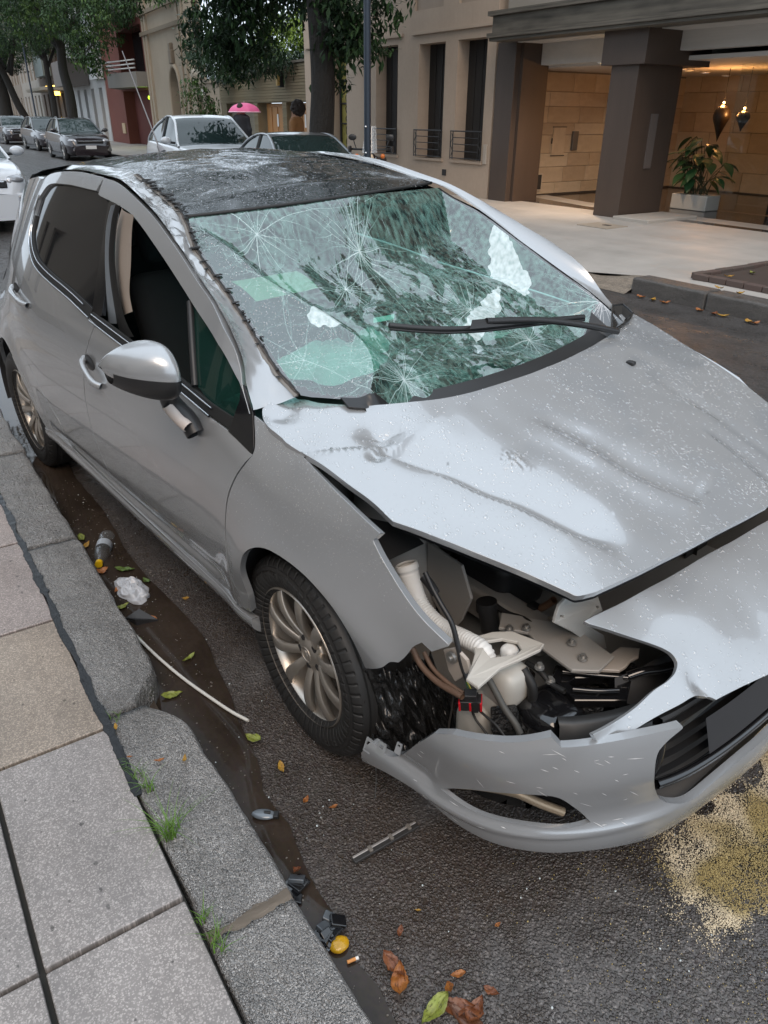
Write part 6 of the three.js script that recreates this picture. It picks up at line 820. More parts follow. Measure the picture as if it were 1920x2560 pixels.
function shutter(g, u0, u1, y0, y1, w) { const s = P2('shutter', bu(u0, u1, y0, y1, w, w + 0.04), shutterM, g); for (const a of [0.25, 0.5, 0.75]) P2('batten', bu(lerp(u0, u1, a) - 0.012, lerp(u0, u1, a) + 0.012, y0, y1, w - 0.014, w - 0.001), shutterM, s); return s; }
// --- apartment block with the canopy and open lobby
{
  const { g, px } = frame('apartment_block', 10.4, 0, 0); // local x = -z world, local z = x - 10.4
  const brown = plaster([0.078, 0.054, 0.041], plT2, 0.4, 0.5), white = plaster([0.62, 0.6, 0.57]), conc = std([0.16, 0.145, 0.125], 0.75, 0, { map: stain });
  P2('upper_wall', bu(-6, 10.6, 3.4, 14, 0, 6), plaster([0.3, 0.27, 0.23]), g);
  const cn = P2('canopy', bu(-6, 10.42, 3.0, 3.26, -0.5, 6), conc, g);
  P2('lower_moulding', [bu(-6, 10.5, 2.93, 3.0, -0.56, 6), bu(-6, 10.47, 2.88, 2.93, -0.52, -0.1)], conc, cn); P2('upper_moulding', bu(-6, 10.5, 3.26, 3.33, -0.56, 0.3), conc, cn);
  for (let r = 0; r < 3; r++) for (let k = 0; k < 4; k++) P2('window', bu(-3 + k * 3.2, -1.2 + k * 3.2, 4.3 + r * 3.1, 5.9 + r * 3.1, -0.03, -0.002), glassDark, g);
  P2('pilaster', bu(10.28, 10.78, 0.15, 2.9, -0.02, 0.5), brown, g); P2('pilaster_return', bu(10.2, 10.28, 0.15, 2.9, 0.1, 0.75), brown, g);
  const col = P2('column', bu(7.28, 7.82, 0.15, 2.88, -0.2, 0.85), brown, g); P2('capital', bu(7.12, 7.98, 2.42, 2.89, -0.28, 1.3), brown, col); P2('inset_panel', bu(7.262, 7.278, 0.95, 1.75, 0.25, 0.42), std([0.12, 0.1, 0.09], 0.4), col);
  P2('plinth', rbx(0.72, 0.07, 1.25, 0.015, 6.88, 0.225, 0.25), plaster([0.42, 0.39, 0.35]), g);
  P2('bulkhead', [bu(7.98, 10.3, 2.54, 2.95, 0.55, 0.75), bu(-4, 7.12, 2.62, 2.95, 0.5, 0.7)], white, g);
  P2('vent', bu(8.42, 8.58, 2.68, 2.85, 0.53, 0.549), M.dark, g);
  P2('ceiling', [bu(-4, 10.8, 2.5, 2.56, 0.75, 6.2), bu(-4, 10.8, 2.88, 2.9, 0, 0.5)], white, g);
  P2('lobby_floor', bu(-4, 10.9, 0.1, 0.212, 0.35, 6.2), phys([0.05, 0.04, 0.036], 0.12, 0), g);
  P2('far_wall_body', [bu(10.86, 11.2, 0.1, 3, 0.45, 6.2), bu(-4.2, -4, 0.1, 3, 0, 6.2), bu(-4, 10.9, 0.1, 3, 5.75, 6.0)], plaster([0.2, 0.17, 0.14]), g);
  // travertine blocks of the side wall
  const R = rng(41), trav = [[0.46, 0.38, 0.28], [0.5, 0.42, 0.32], [0.42, 0.34, 0.25], [0.52, 0.45, 0.35]].map((c) => plaster(c, plT2, 0.9, 0.42));
  for (let r = 0, y = 0.24; y < 2.44; r++) { const h = [0.22, 0.3, 0.26, 0.34][r % 4]; let w = 0.5 - 0.3 * R(); while (w < 5.7) { const l = 0.55 + 0.5 * R(); P2('stone_block', rbx(0.035, Math.min(h, 2.5 - y) - 0.007, Math.min(l, 5.72 - w) - 0.007, 0.004, 10.843, y + Math.min(h, 2.5 - y) / 2, w + Math.min(l, 5.72 - w) / 2), trav[Math.floor(R() * 4)], g); w += l; } y += h; }
  for (let r = 0; r < 6; r++) for (let c = 0; c < 9; c++) P2('stone_panel', rbx(1.0, 0.385, 0.03, 0.004, 2.4 + c * 1.01 + (r % 2) * 0.45, 0.43 + r * 0.392, 5.73), trav[Math.floor(R() * 4)], g);
  // fittings on the side wall
  P2('floor_vent', [bu(10.78, 10.822, 0.34, 0.62, 1.16, 1.42)], M.dark, g); P2('vent_frame', [bu(10.79, 10.824, 0.31, 0.34, 1.13, 1.45), bu(10.79, 10.824, 0.62, 0.645, 1.13, 1.45), bu(10.79, 10.824, 0.34, 0.62, 1.13, 1.16), bu(10.79, 10.824, 0.34, 0.62, 1.42, 1.45)], plaster([0.5, 0.45, 0.38]), g);
  P2('service_hatch', [bu(10.812, 10.826, 0.98, 1.5, 1.66, 2.02)], trav[1], g); P2('hatch_joint', [bu(10.808, 10.82, 1.5, 1.515, 1.64, 2.04), bu(10.808, 10.82, 0.965, 0.98, 1.64, 2.04), bu(10.808, 10.82, 1.2, 1.3, 1.635, 1.66)], M.dark, g);
  P2('intercom', rbx(0.05, 0.36, 0.16, 0.01, 10.8, 1.25, 2.3), std([0.18, 0.18, 0.18], 0.35, 0.6), g);
  P2('glass_screen', bu(2.0, 7.2, 0.22, 2.5, 2.3, 2.312), phys([0.9, 0.93, 0.92], 0.02, 0, { transmission: 1, thickness: 0 }), g); P2('screen_post', [bu(6.15, 6.18, 0.22, 2.5, 2.29, 2.32)], ironM, g); P2('screen_post', bu(4.6, 5.6, 0.15, 2.5, 1.4, 2.4), plaster([0.03, 0.027, 0.025], plT2, 0.4, 0.4), g);
  P2('lobby_partition', bu(0.5, 4.6, 0.2, 2.5, 2.6, 2.7), plaster([0.07, 0.06, 0.05], plT2, 0.4, 0.5), g);
  tag(g, 'apartment block with grey concrete canopy, brown columns and warm lit stone lobby', 'building'); top(g);
  // recessed ceiling lamps: disc and light
  const lampM = std([1, 0.8, 0.45], 0.5, 0, { emissive: new THREE.Color(1, 0.66, 0.25), emissiveIntensity: 3 }), lampW = std([1, 1, 1], 0.5, 0, { emissive: new THREE.Color(0.9, 0.95, 1), emissiveIntensity: 3 });
  const down = (px_, py_, warm, power, label) => { const t = (2.488 - CAM.y) / dirW(px_, py_).y, p = CAM.clone().addScaledVector(dirW(px_, py_), t); p.x = Math.min(p.x, 15.7); const L = group('ceiling_lamp', p); mesh('lens', new THREE.CylinderGeometry(0.07, 0.07, 0.012, 24), warm ? lampM : lampW, L); mesh('bezel', new THREE.TorusGeometry(0.08, 0.012, 8, 28).rotateX(Math.PI / 2), M.white, L); top(L, label, 'ceiling lamp', 'recessed ceiling lamps in the lobby'); if (power) { const l = new THREE.SpotLight(0xffdcb8, power, 8, 1.15, 0.7, 2); l.position.copy(p).add(V(0, -0.03, 0)); l.target.position.copy(p).add(V(0.1, -2, -0.5)); l.castShadow = true; l.shadow.radius = 3; scene.add(l, l.target); } };
  down(1508, 157, 1, 11, 'warm recessed ceiling lamp above the stone side wall'); down(1703, 173, 0, 0, 'white recessed ceiling lamp just behind the brown column'); down(1722, 176, 1, 5, 'warm recessed ceiling lamp between two white ones'); down(1764, 181, 0, 0, 'white recessed ceiling lamp above the potted plant'); down(1820, 189, 0, 0, 'white recessed ceiling lamp above the hanging lamps');
  // hanging lamps, pointed downwards
  [[1810, 258, 1797, 355, 1.0, 'larger pointed dark hanging lamp with bulb above the plant'], [1862, 272, 1850, 330, 0.8, 'smaller pointed dark hanging lamp beside the black post']].forEach(([a, b, c, d, s, lab]) => { const p = atW(a, b, { x: 13.6 }), q = atW(c, d, { x: 13.6 }); const h = p.y - q.y - 0.03, r = 0.15 * s; const H = group('hanging_lamp', V(p.x, q.y, p.z)); const prof = [[0.002, 0], [0.03 * s, h * 0.16], [0.09 * s, h * 0.42], [r, h * 0.66], [r * 0.96, h * 0.78], [r * 0.7, h * 0.92], [r * 0.2, h]]; mesh('shade', new THREE.LatheGeometry(new THREE.CatmullRomCurve3(prof.map(([x, y]) => V(x, y, 0))).getPoints(30).map((v) => new THREE.Vector2(Math.max(0.001, v.x), v.y)), 28), std([0.02, 0.014, 0.01], 0.4), H); mesh('bulb', new THREE.SphereGeometry(0.022, 14, 10).translate(0, h + 0.04, 0), lampM, H); mesh('cord', cyl(V(0, h + 0.08, 0), V(0, 2.5 - q.y, 0), 0.005, 0.005, 6), ironM, H); top(H, lab, 'hanging lamp', 'pointed hanging lamps in the lobby'); const l = new THREE.PointLight(0xffb066, 1.3 * s, 6, 2); l.position.set(p.x - 0.02, q.y + h + 0.04, p.z); l.castShadow = true; l.shadow.radius = 2; scene.add(l); });
  // planter with large-leaved plant
  { const b = V(12.45, 0.212, -7.45), T = group('potted_plant', b); mesh('planter', rbx(0.4, 0.26, 0.75, 0.02, 0, 0.13, 0), phys([0.5, 0.47, 0.42], 0.3, 0), T); const Rr = rng(77), lm = std([0.03, 0.085, 0.03], 0.35), st = []; for (let k = 0; k < 44; k++) { const an = Rr() * 6.28, h = 0.25 + 0.7 * Rr(), r = 0.12 + 0.38 * Rr(), s = V((Rr() - 0.5) * 0.2, 0.24, (Rr() - 0.5) * 0.5), e = V(Math.cos(an) * r * 0.6, 0.24 + h, Math.sin(an) * r + s.z); st.push(tube([s, s.clone().lerp(e, 0.5).add(V(0, 0.08, 0)), e], 0.006, 8, 5)); const gl = grid(4, 8, (u, v) => { const w = 0.19 * Math.sin(Math.PI * Math.pow(clamp(v, 0.01, 0.99), 0.75)); return V((u - 0.5) * w, -0.12 * v * v + 0.03 * Math.abs(u - 0.5), v * 0.3); }); gl.rotateX((Rr() - 0.3) * 0.9); gl.rotateY(Math.PI / 2 - an); gl.translate(e.x, e.y, e.z); mesh('leaf', gl, lm, T); } mesh('stems', st, std([0.03, 0.04, 0.015], 0.6), T); top(T, 'large-leaved pot plant in a pale planter beside the lobby glass', 'plant'); }
}
// --- beige house with three tall shuttered windows
{
  const { g, px } = frame('beige_house', 10.4, -10.85, 0.012);
  const beige = plaster([0.45, 0.355, 0.275]), Lw = 7.7;
  const wins = [[0.27, 1.16], [1.62, 2.47], [3.3, 4.05]].map(([a, b]) => [a, b, 0.88, 3.02]);
  wins[0] = [0.26, 1.17, 0.88, 3.02]; wins[1] = [1.58, 2.5, 0.88, 3.02]; wins[2] = [3.3, 4.2, 0.88, 3.06];
  const door = [5.55, 6.25, 0.35, 3.05];
  P2('wall', wall(0, Lw, 0.1, 9.5, [...wins.map((w) => rectP(...w)), rectP(...door), rectP(0.3, 1.2, 3.62, 6), rectP(1.7, 2.7, 3.62, 6), rectP(3.4, 4.3, 3.62, 6)], 0.32), beige, g);
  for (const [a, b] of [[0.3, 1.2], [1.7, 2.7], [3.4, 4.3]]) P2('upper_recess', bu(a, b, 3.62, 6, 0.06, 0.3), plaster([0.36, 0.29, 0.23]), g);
  P2('cornice', [bu(0.02, 2.72, 3.19, 3.25, -0.05, -0.001)], beige, g); P2('cornice', [bu(3.1, 7.6, 3.19, 3.25, -0.05, -0.001)], beige, g);
    wins.forEach(([a, b, y0, y1], k) => {
    const W = group('window'); g.add(W); shutter(W, a + 0.0, b, y0, y1, 0.29);
    const bar = (u0, v0, u1, v1, r = 0.009) => cyl(V(u0, v0, -0.06), V(u1, v1, -0.06), r, r, 6);
    P2('window_rail', [bar(a - 0.05, 1.42, b + 0.05, 1.42, 0.014), bar(a - 0.04, 0.92, b + 0.04, 0.92)], ironM, W);
    for (const u of [a - 0.04, a + 0.04, b - 0.04, b + 0.04]) P2('rail_post', bar(u, 0.9, u, 1.42), ironM, W);
    for (const y of [1.05, 1.18, 1.3]) P2('rail_bar', bar(a + 0.04, y, b - 0.04, y), ironM, W);
    for (const u of [a, b]) P2('rail_scroll', [tube([V(u, 1.38, -0.06), V(u - 0.03, 1.3, -0.06), V(u + 0.03, 1.18, -0.06), V(u - 0.03, 1.06, -0.06), V(u, 0.96, -0.06)], 0.007, 20, 6)], ironM, W);
    P2('sill', bu(a - 0.06, b + 0.06, 0.83, 0.88, -0.04, 0.3), beige, W);
  });
  { const D = group('front_door'); g.add(D); const gl = phys([0.34, 0.3, 0.09], 0.25, 0, { transmission: 0.2, thickness: 0 }); const [a, b, y0, y1] = door; P2('glass', bu(a, b, y0, y1, 0.24, 0.26), gl, D); const bar = (u0, v0, u1, v1, r = 0.02) => cyl(V(u0, v0, 0.22), V(u1, v1, 0.22), r, r, 6); P2('door_frame', [bar(a + 0.03, y0, a + 0.03, y1, 0.035), bar(b - 0.03, y0, b - 0.03, y1, 0.035), bar(a, 2.45, b, 2.45, 0.035), bar(a, 1.95, b, 1.95, 0.025), bar(a, 1.5, b, 1.5), bar(a, 0.95, b, 0.95), bar(a, 0.45, b, 0.45, 0.1)], ironM, D); const m = (a + b) / 2; for (const [lo, hi] of [[1.98, 2.42], [1.53, 1.92], [0.98, 1.47], [0.58, 0.92]]) P2('ironwork', [tube([V(m, lo, 0.22), V(m - 0.07, lerp(lo, hi, 0.2), 0.22), V(m, lerp(lo, hi, 0.45), 0.22), V(m + 0.07, lerp(lo, hi, 0.8), 0.22), V(m, hi, 0.22)], 0.009, 20, 5), tube([V(m, lo, 0.22), V(m + 0.07, lerp(lo, hi, 0.2), 0.22), V(m, lerp(lo, hi, 0.45), 0.22), V(m - 0.07, lerp(lo, hi, 0.8), 0.22), V(m, hi, 0.22)], 0.009, 20, 5)], ironM, D); P2('ironwork', [bar(a, 2.75, b, 2.75, 0.012), bar(m, 2.75, m, 3.05, 0.012), bar(m - 0.15, 2.45, m - 0.15, 2.75, 0.012)], ironM, D); }
  P2('doorbell_panel', [rbx(0.16, 0.28, 0.03, 0.01, 6.6, 1.55, -0.016), rbx(0.1, 0.16, 0.03, 0.01, 6.6, 1.28, -0.016)], std([0.3, 0.27, 0.22], 0.5, 0.3), g);
  P2('wall_socket', rbx(0.1, 0.36, 0.03, 0.008, 0.12, 1.02, -0.016), plaster([0.45, 0.4, 0.34]), g); P2('air_brick', rbx(0.13, 0.12, 0.02, 0.004, 1.45, 0.62, -0.011), M.dark, g);
  tag(g, 'beige plastered house with three tall black shuttered windows and iron door', 'building'); top(g);
  const p = atW(872, 137, { x: 10.2 }), L = group('wall_lantern', p); mesh('shade', new THREE.LatheGeometry([[0.02, 0.1], [0.06, 0.08], [0.13, 0.03], [0.17, -0.03], [0.165, -0.04]].map((q) => new THREE.Vector2(...q)), 24), std([0.4, 0.4, 0.4], 0.35, 0.7), L); mesh('bowl', new THREE.SphereGeometry(0.13, 18, 8, 0, 6.283, Math.PI / 2, Math.PI / 2).scale(1, 0.5, 1).translate(0, -0.04, 0), ironM, L); mesh('bracket', tube([V(0, 0.08, 0), V(0.05, 0.2, 0), V(0.2, 0.16, 0)], 0.012, 14, 6), ironM, L); top(L, 'bell-shaped metal lantern above the iron front door', 'lantern');
}
// --- low brick garage with wooden doors
const bent = (z) => 10.4 + BEND * (-11 - z);
{
  const z0 = -18.6, { g } = frame('brick_garage', bent(z0), z0, BANG), Lg = 8.9;
  const ol = [[0.2, 0.165, 0.1], [0.185, 0.15, 0.09], [0.215, 0.18, 0.11]].map((c) => plaster(c, plT2, 0.7));
  P2('core', [bu(0, 1.05, 0.1, 2.02, 0.02, 0.5), bu(2.62, 2.95, 0.1, 2.02, 0.02, 0.5), bu(5.1, 5.45, 0.1, 2.02, 0.02, 0.5), bu(8.3, Lg, 0.1, 2.02, 0.02, 0.5), bu(0, Lg, 2.02, 3.0, 0.02, 0.5)], ol[1], g);
  for (let k = 0; k < 12; k++) P2('brick_course', bu(0, Lg, 2.05 + k * 0.078, 2.05 + k * 0.078 + 0.066, -0.01, 0.02), ol[k % 3], g);
  for (const [a, b] of [[0, 1.05], [2.62, 2.95], [5.1, 5.45]]) for (let k = 0; k < 24; k++) P2('brick_course', bu(a, b, 0.15 + k * 0.078, 0.15 + k * 0.078 + 0.066, -0.008, 0.02), ol[(k + 1) % 3], g);
  const wood = std([0.42, 0.2, 0.065], 0.5, 0, { map: tex([256, 256], (u, v) => { const n = tnoise(u * 1, v * 0.1, 30, 3, 2); const k = 0.85 + 0.3 * n; return [k, k, k]; }) });
  for (const [a, b] of [[1.1, 2.57], [3.0, 5.05]]) { const D = group('wooden_door'); g.add(D); P2('leaf', bu(a, b, 0.15, 2.0, 0.3, 0.34), wood, D); const n = b - a > 1.6 ? 4 : 3; for (let c = 0; c < n; c++) for (const [y0, y1] of [[0.25, 0.95], [1.05, 1.9]]) P2('door_panel', rbx((b - a) / n - 0.1, y1 - y0, 0.03, 0.01, lerp(a, b, (c + 0.5) / n), (y0 + y1) / 2, 0.29), wood, D); P2('notice', bu((a + b) / 2 - 0.03, (a + b) / 2 + 0.08, 1.35, 1.7, 0.268, 0.272), std([0.7, 0.7, 0.68], 0.7), D); }
  P2('roller_shutter', bu(5.45, 8.3, 0.15, 2.0, 0.2, 0.24), std([0.17, 0.15, 0.11], 0.6), g); for (let k = 0; k < 14; k++) P2('shutter_slat', bu(5.45, 8.3, 0.18 + k * 0.13, 0.29 + k * 0.13, 0.185, 0.2), std([0.18, 0.16, 0.12], 0.6), g);
  P2('coping', bu(-0.05, Lg + 0.05, 3.0, 3.06, -0.06, 0.56), plaster([0.13, 0.115, 0.09]), g);
  tag(g, 'low olive brick garage front with wooden doors under a hedge', 'building'); top(g);
  const p = atW(702, 198, { x: 11.1 }), L = group('wall_lamp', p); mesh('housing', rbx(0.14, 0.42, 0.16, 0.02), ironM, L); mesh('shade', rbx(0.1, 0.28, 0.12, 0.03, -0.1, -0.03, 0), std([0.5, 0.36, 0.12], 0.5), L); top(L, 'dark wall lamp with amber shade on the brick garage', 'wall lamp');
}
// --- beige house with the arched niche
{
  const z0 = -27.4, { g } = frame('arched_house', bent(z0), z0, BANG), Lh = 10.4, m = plaster([0.34, 0.285, 0.215], plT2);
  P2('low_wing', wall(0, 3.7, 0.1, 2.7, [rectP(2.2, 3.0, 0.2, 2.35), rectP(0.9, 1.45, 0.6, 2.1)], 0.35), m, g);
  P2('main_wall', wall(3.7, Lh, 0.1, 10.5, [archP(5.1, 6.5, 0.5, 3.35, 1.2), rectP(4.6, 6.6, 6, 8), rectP(7.4, 9, 6, 8)], 0.35), m, g);
  P2('back', bu(3.7, Lh, 0.1, 10.4, 0.6, 0.7), m, g); P2('low_back', bu(0.02, 3.68, 0.1, 2.68, 1.2, 1.3), m, g); P2('low_roof', bu(0.02, 3.68, 2.6, 2.7, 0.35, 1.3), m, g);
  P2('niche_panel', new THREE.ExtrudeGeometry(new THREE.Shape(archP(5.12, 6.48, 0.5, 3.33, 1.2).map((p) => new THREE.Vector2(...p))), { depth: 0.04, bevelEnabled: false }).translate(0, 0, 0.28), std([0.07, 0.065, 0.055], 0.7), g);
  const ar = archP(5.0, 6.6, 0.5, 3.45, 1.2).slice(1).concat([[5.0, 0.5]]).map(([u, y]) => V(u, y, -0.03)); P2('niche_surround', tube(ar, 0.09, 50, 8), m, g); P2('keystone', [rbx(0.4, 0.5, 0.2, 0.05, 5.8, 3.75, -0.06), rbx(0.24, 0.3, 0.2, 0.05, 5.8, 4.1, -0.06)], plaster([0.2, 0.165, 0.125], plT2), g);
  for (const u of [3.9, 4.4, 9.6, 10.1]) P2('pilaster', bu(u - 0.14, u + 0.14, 0.1, 9.8, -0.1, 0), m, g);
  P2('cornice', [bu(3.65, Lh + 0.1, 4.75, 4.9, -0.16, -0.101), bu(3.65, Lh + 0.1, 5.5, 5.65, -0.2, -0.101)], plaster([0.2, 0.165, 0.12], plT2), g); P2('parapet', bu(3.6, Lh + 0.1, 10.5, 10.8, -0.2, 0.4), m, g);
  P2('urn', [new THREE.SphereGeometry(0.2, 16, 12).translate(3.2, 3.05, 0.1), bu(3.05, 3.35, 2.7, 2.88, 0, 0.25)], plaster([0.4, 0.36, 0.3]), g); P2('wing_coping', bu(-0.05, 3.68, 2.7, 2.82, -0.08, 0.4), m, g); P2('wall_lamp', rbx(0.16, 0.2, 0.14, 0.04, 1.8, 2.4, -0.08), M.white, g);
  tag(g, 'tall beige house with an arched niche and moulded keystone', 'building'); top(g);
}
// --- red house with balconies
{
  const z0 = -37.9, { g } = frame('red_house', bent(z0), z0, BANG), red = plaster([0.16, 0.045, 0.03], plT2), gr = plaster([0.2, 0.19, 0.17]);
  P2('wall', wall(0, 10.2, 0.1, 11, [rectP(0.2, 5.8, 0.2, 2.7), rectP(0.3, 5.6, 3.1, 5.3), rectP(0.3, 5.6, 6.2, 8.4)], 0.9), red, g); P2('garage_door', bu(0.2, 5.8, 0.2, 2.7, 0.55, 0.6), plaster([0.11, 0.022, 0.015], plT2), g); P2('window_glass', [bu(0.3, 5.6, 3.1, 5.3, 0.8, 0.83)], glassDark, g); P2('window_glass', [bu(0.3, 5.6, 6.2, 8.4, 0.8, 0.83)], glassDark, g); P2('mullion', bu(2.9, 3.0, 3.1, 5.3, 0.74, 0.79), gr, g);
  for (const y of [2.75, 5.75]) { const s = new THREE.Shape([[0.1, 0.86], [0.1, -0.5], [3.8, -1.1], [6.2, -0.1], [6.2, 0.86]].map(([a, b]) => new THREE.Vector2(a, b))); const B = group('balcony'); g.add(B); P2('parapet', new THREE.ExtrudeGeometry(s, { depth: 0.62, bevelEnabled: false }).rotateX(Math.PI / 2).translate(0, y + 0.65, 0), gr, B); for (let k = 0; k < 3; k++) P2('rail', tube([V(0.12, y + 0.8 + k * 0.16, -0.5), V(2, y + 0.8 + k * 0.16, -0.8), V(3.8, y + 0.8 + k * 0.16, -1.08), V(5, y + 0.8 + k * 0.16, -0.6), V(6.18, y + 0.8 + k * 0.16, -0.1)], 0.03, 30, 6), std([0.6, 0.6, 0.58], 0.5), B); }
  P2('meter_box', rbx(0.7, 0.5, 0.06, 0.02, 6.6, 0.95, -0.03), std([0.45, 0.33, 0.2], 0.7), g);
  tag(g, 'dark red house with grey balcony and white railings', 'building'); top(g);
  const p = atW(375, 244, { z: -38.2 }), L = group('exit_lamp', p); mesh('lamp_lens', new THREE.SphereGeometry(0.09, 16, 12), std([0.5, 0.8, 0.05], 0.5, 0, { emissive: new THREE.Color(0.45, 0.9, 0.02), emissiveIntensity: 2.2 }), L); mesh('lamp_base', rbx(0.1, 0.2, 0.14, 0.02, 0.1, 0, 0), ironM, L); top(L, 'glowing yellow-green lamp beside the red garage', 'lamp'); const l = new THREE.PointLight(0x9fe010, 1.2, 5, 2); l.position.copy(p).add(V(0, 0, 0)); l.castShadow = true; scene.add(l);
}
// --- further houses down the street
[[-48.3, 12, 9.5, [0.46, 0.46, 0.45], 'grey_white_house', 'pale house with two tall dark doorways', 1], [-60.5, 16, 9, [0.12, 0.09, 0.07], 'cafe_house', 'dark fronted cafe house with lit awning lamps', 2], [-77, 14, 11, [0.33, 0.3, 0.26], 'plaster_house', 'grey plaster house beyond the cafe', 3], [-91.5, 18, 13, [0.25, 0.21, 0.17], 'brown_house', 'brown house at the far end of the row', 4]].forEach(([z0, L, H, c, name, lab, k]) => {
  const { g } = frame(name, bent(z0), z0, BANG), m = plaster(c, plT2), holes = []; for (let u = 1; u < L - 1.6; u += 2.6) { holes.push(rectP(u, u + 1.0, 0.3, 3.0)); for (let y = 4.2; y < H - 2; y += 3) holes.push(rectP(u, u + 1.3, y, y + 1.8)); }
  P2('wall', wall(0, L, 0.1, H, holes, 0.3), m, g); P2('side_wall', bu(0, 0.3, 0.1, H, 0.3, 6), m, g); for (const h of holes) P2('window', bu(h[0][0], h[1][0], h[0][1], h[2][1], 0.2, 0.24), glassDark, g); P2('cornice', bu(-0.05, L + 0.05, H, H + 0.25, -0.25, 0.4), m, g);
  if (k === 1) { P2('white_return', bu(-0.2, 2.2, 3.4, 6.5, -0.4, -0.05), plaster([0.55, 0.58, 0.6]), g); P2('hood', bu(4.5, 11, 3.2, 4.6, -1.2, -0.05), plaster([0.2, 0.18, 0.17]), g); }
  if (k === 2) { P2('awning', bu(1, 12, 3.1, 3.3, -1.6, -0.02), plaster([0.3, 0.27, 0.22]), g); P2('bay', bu(8, 13, 4.2, 6.6, -0.6, -0.02), plaster([0.3, 0.36, 0.36]), g); }
  tag(g, lab, 'building'); top(g);
});
{ // lit lamps of the cafe
  [[118, 221, 'left'], [135, 219, 'm'], [154, 234, 'r'], [165, 238, 'q'], [140, 233, 's']].forEach(([a, b], k) => { const p = atW(a, b, { z: -66 }), L = group('cafe_lamp', p); p.x -= 0; mesh('bulb', new THREE.SphereGeometry(0.22, 14, 10).scale(1.4, 0.7, 1), std([1, 0.7, 0.2], 0.5, 0, { emissive: new THREE.Color(1, 0.6, 0.1), emissiveIntensity: 3.5 }), L); mesh('cord', cyl(V(0, 0.12, 0), V(0, 0.5, 0), 0.02, 0.02, 6), ironM, L); top(L, 'warm yellow lamp glowing under the cafe awning', 'lamp', 'lit lamps under the cafe awning'); const l = new THREE.PointLight(0xffa83a, 26, 18, 2); l.position.copy(p).add(V(0, 0.02, 0)); l.castShadow = true; if (k % 2 === 0) scene.add(l); });
}
{ // closing the street, and the houses behind us that the bodywork mirrors
  const { g } = frame('end_house', -12, -125, Math.PI / 2); P2('wall', bu(0, 60, 0, 14, 0, 4), plaster([0.26, 0.23, 0.2]), g); for (let k = 0; k < 10; k++) P2('window', bu(2 + k * 5, 4 + k * 5, 3, 6, -0.04, -0.001), glassDark, g); tag(g, 'brown house closing the end of the street', 'building'); top(g);
  [[-4.0, 7, 12, [0.5, 0.44, 0.37], 'near_house', 'plastered house behind the near pavement opposite the beige house'], [-4.0, -5.05, 14, [0.44, 0.37, 0.3], 'near_house', 'brown plastered house behind the near pavement further along']].forEach(([x, z1, L, c, n, lab], k) => { const G = group(n, V(x, 0, z1)); const m = plaster(c), s = new THREE.Shape(rectP(0, L, 0.1, 5.2).map((p) => new THREE.Vector2(...p))); const hs = []; for (let u = 1.2; u < L - 1.5; u += 3) { hs.push([u, u + 1.2, 0.9, 2.9]);  } hs.forEach(([a, b, y0, y1]) => s.holes.push(new THREE.Path(rectP(a, b, y0, y1).map((p) => new THREE.Vector2(...p))))); const e = new THREE.ExtrudeGeometry(s, { depth: 0.3, bevelEnabled: false }); e.rotateY(Math.PI / 2); P2('wall', e.translate(-0.3, 0, 0), m, G); hs.forEach(([a, b, y0, y1]) => P2('window', bx(0.04, y1 - y0, b - a, -0.22, (y0 + y1) / 2, -(a + b) / 2), glassDark, G)); P2('plinth', bx(0.08, 0.6, L, 0.041, 0.4, -L / 2), plaster([0.14, 0.12, 0.1]), G); P2('cornice', bx(0.4, 0.3, L, 0.05, 5.35, -L / 2), m, G); tag(G, lab, 'building'); top(G); });
}
// ---------------------------------------------------------------- trees
const barkT = tex([256, 512], (u, v) => { const n = tnoise(u, v * 0.5, 14, 4, 2), f = tnoise(u, v, 40, 3, 5); return 0.5 + 0.6 * n + 0.3 * f; });
const bark = std([0.018, 0.0155, 0.013], 0.8, 0, { bumpMap: barkT, bumpScale: 0.03 });
const leafM = [[0.022, 0.052, 0.018], [0.034, 0.075, 0.022], [0.014, 0.034, 0.014], [0.06, 0.11, 0.025], [0.16, 0.24, 0.03]].map((c) => phys(c, 0.7, 0, { transmission: 0.15, thickness: 0, specularIntensity: 0.5 }));
function clumpGeo(seed, n, len, wid, spread) { const R = rng(seed), L = []; for (let k = 0; k < n; k++) { const a = R() * 6.28, el = (R() - 0.35) * 2, r = spread * Math.cbrt(R()); const c = V(Math.cos(a) * Math.cos(el) * r, Math.sin(el) * r * 0.7, Math.sin(a) * Math.cos(el) * r); const l = len * (0.7 + 0.6 * R()); const g = new THREE.BufferGeometry(); g.setAttribute('position', new THREE.Float32BufferAttribute([0, 0, 0, wid / 2, -0.02 * l, l * 0.45, -wid / 2, -0.02 * l, l * 0.45, 0, -0.18 * l, l], 3)); g.setIndex([0, 1, 2, 2, 1, 3]); g.rotateX(0.5 + (R() - 0.5) * 1.4); g.rotateY(R() * 6.28); g.translate(c.x, c.y, c.z); g.computeVertexNormals(); L.push(g); } return merge(L); }
const clumps = [clumpGeo(1, 26, 0.14, 0.055, 0.3), clumpGeo(2, 26, 0.16, 0.05, 0.34), clumpGeo(3, 30, 0.13, 0.06, 0.28)];
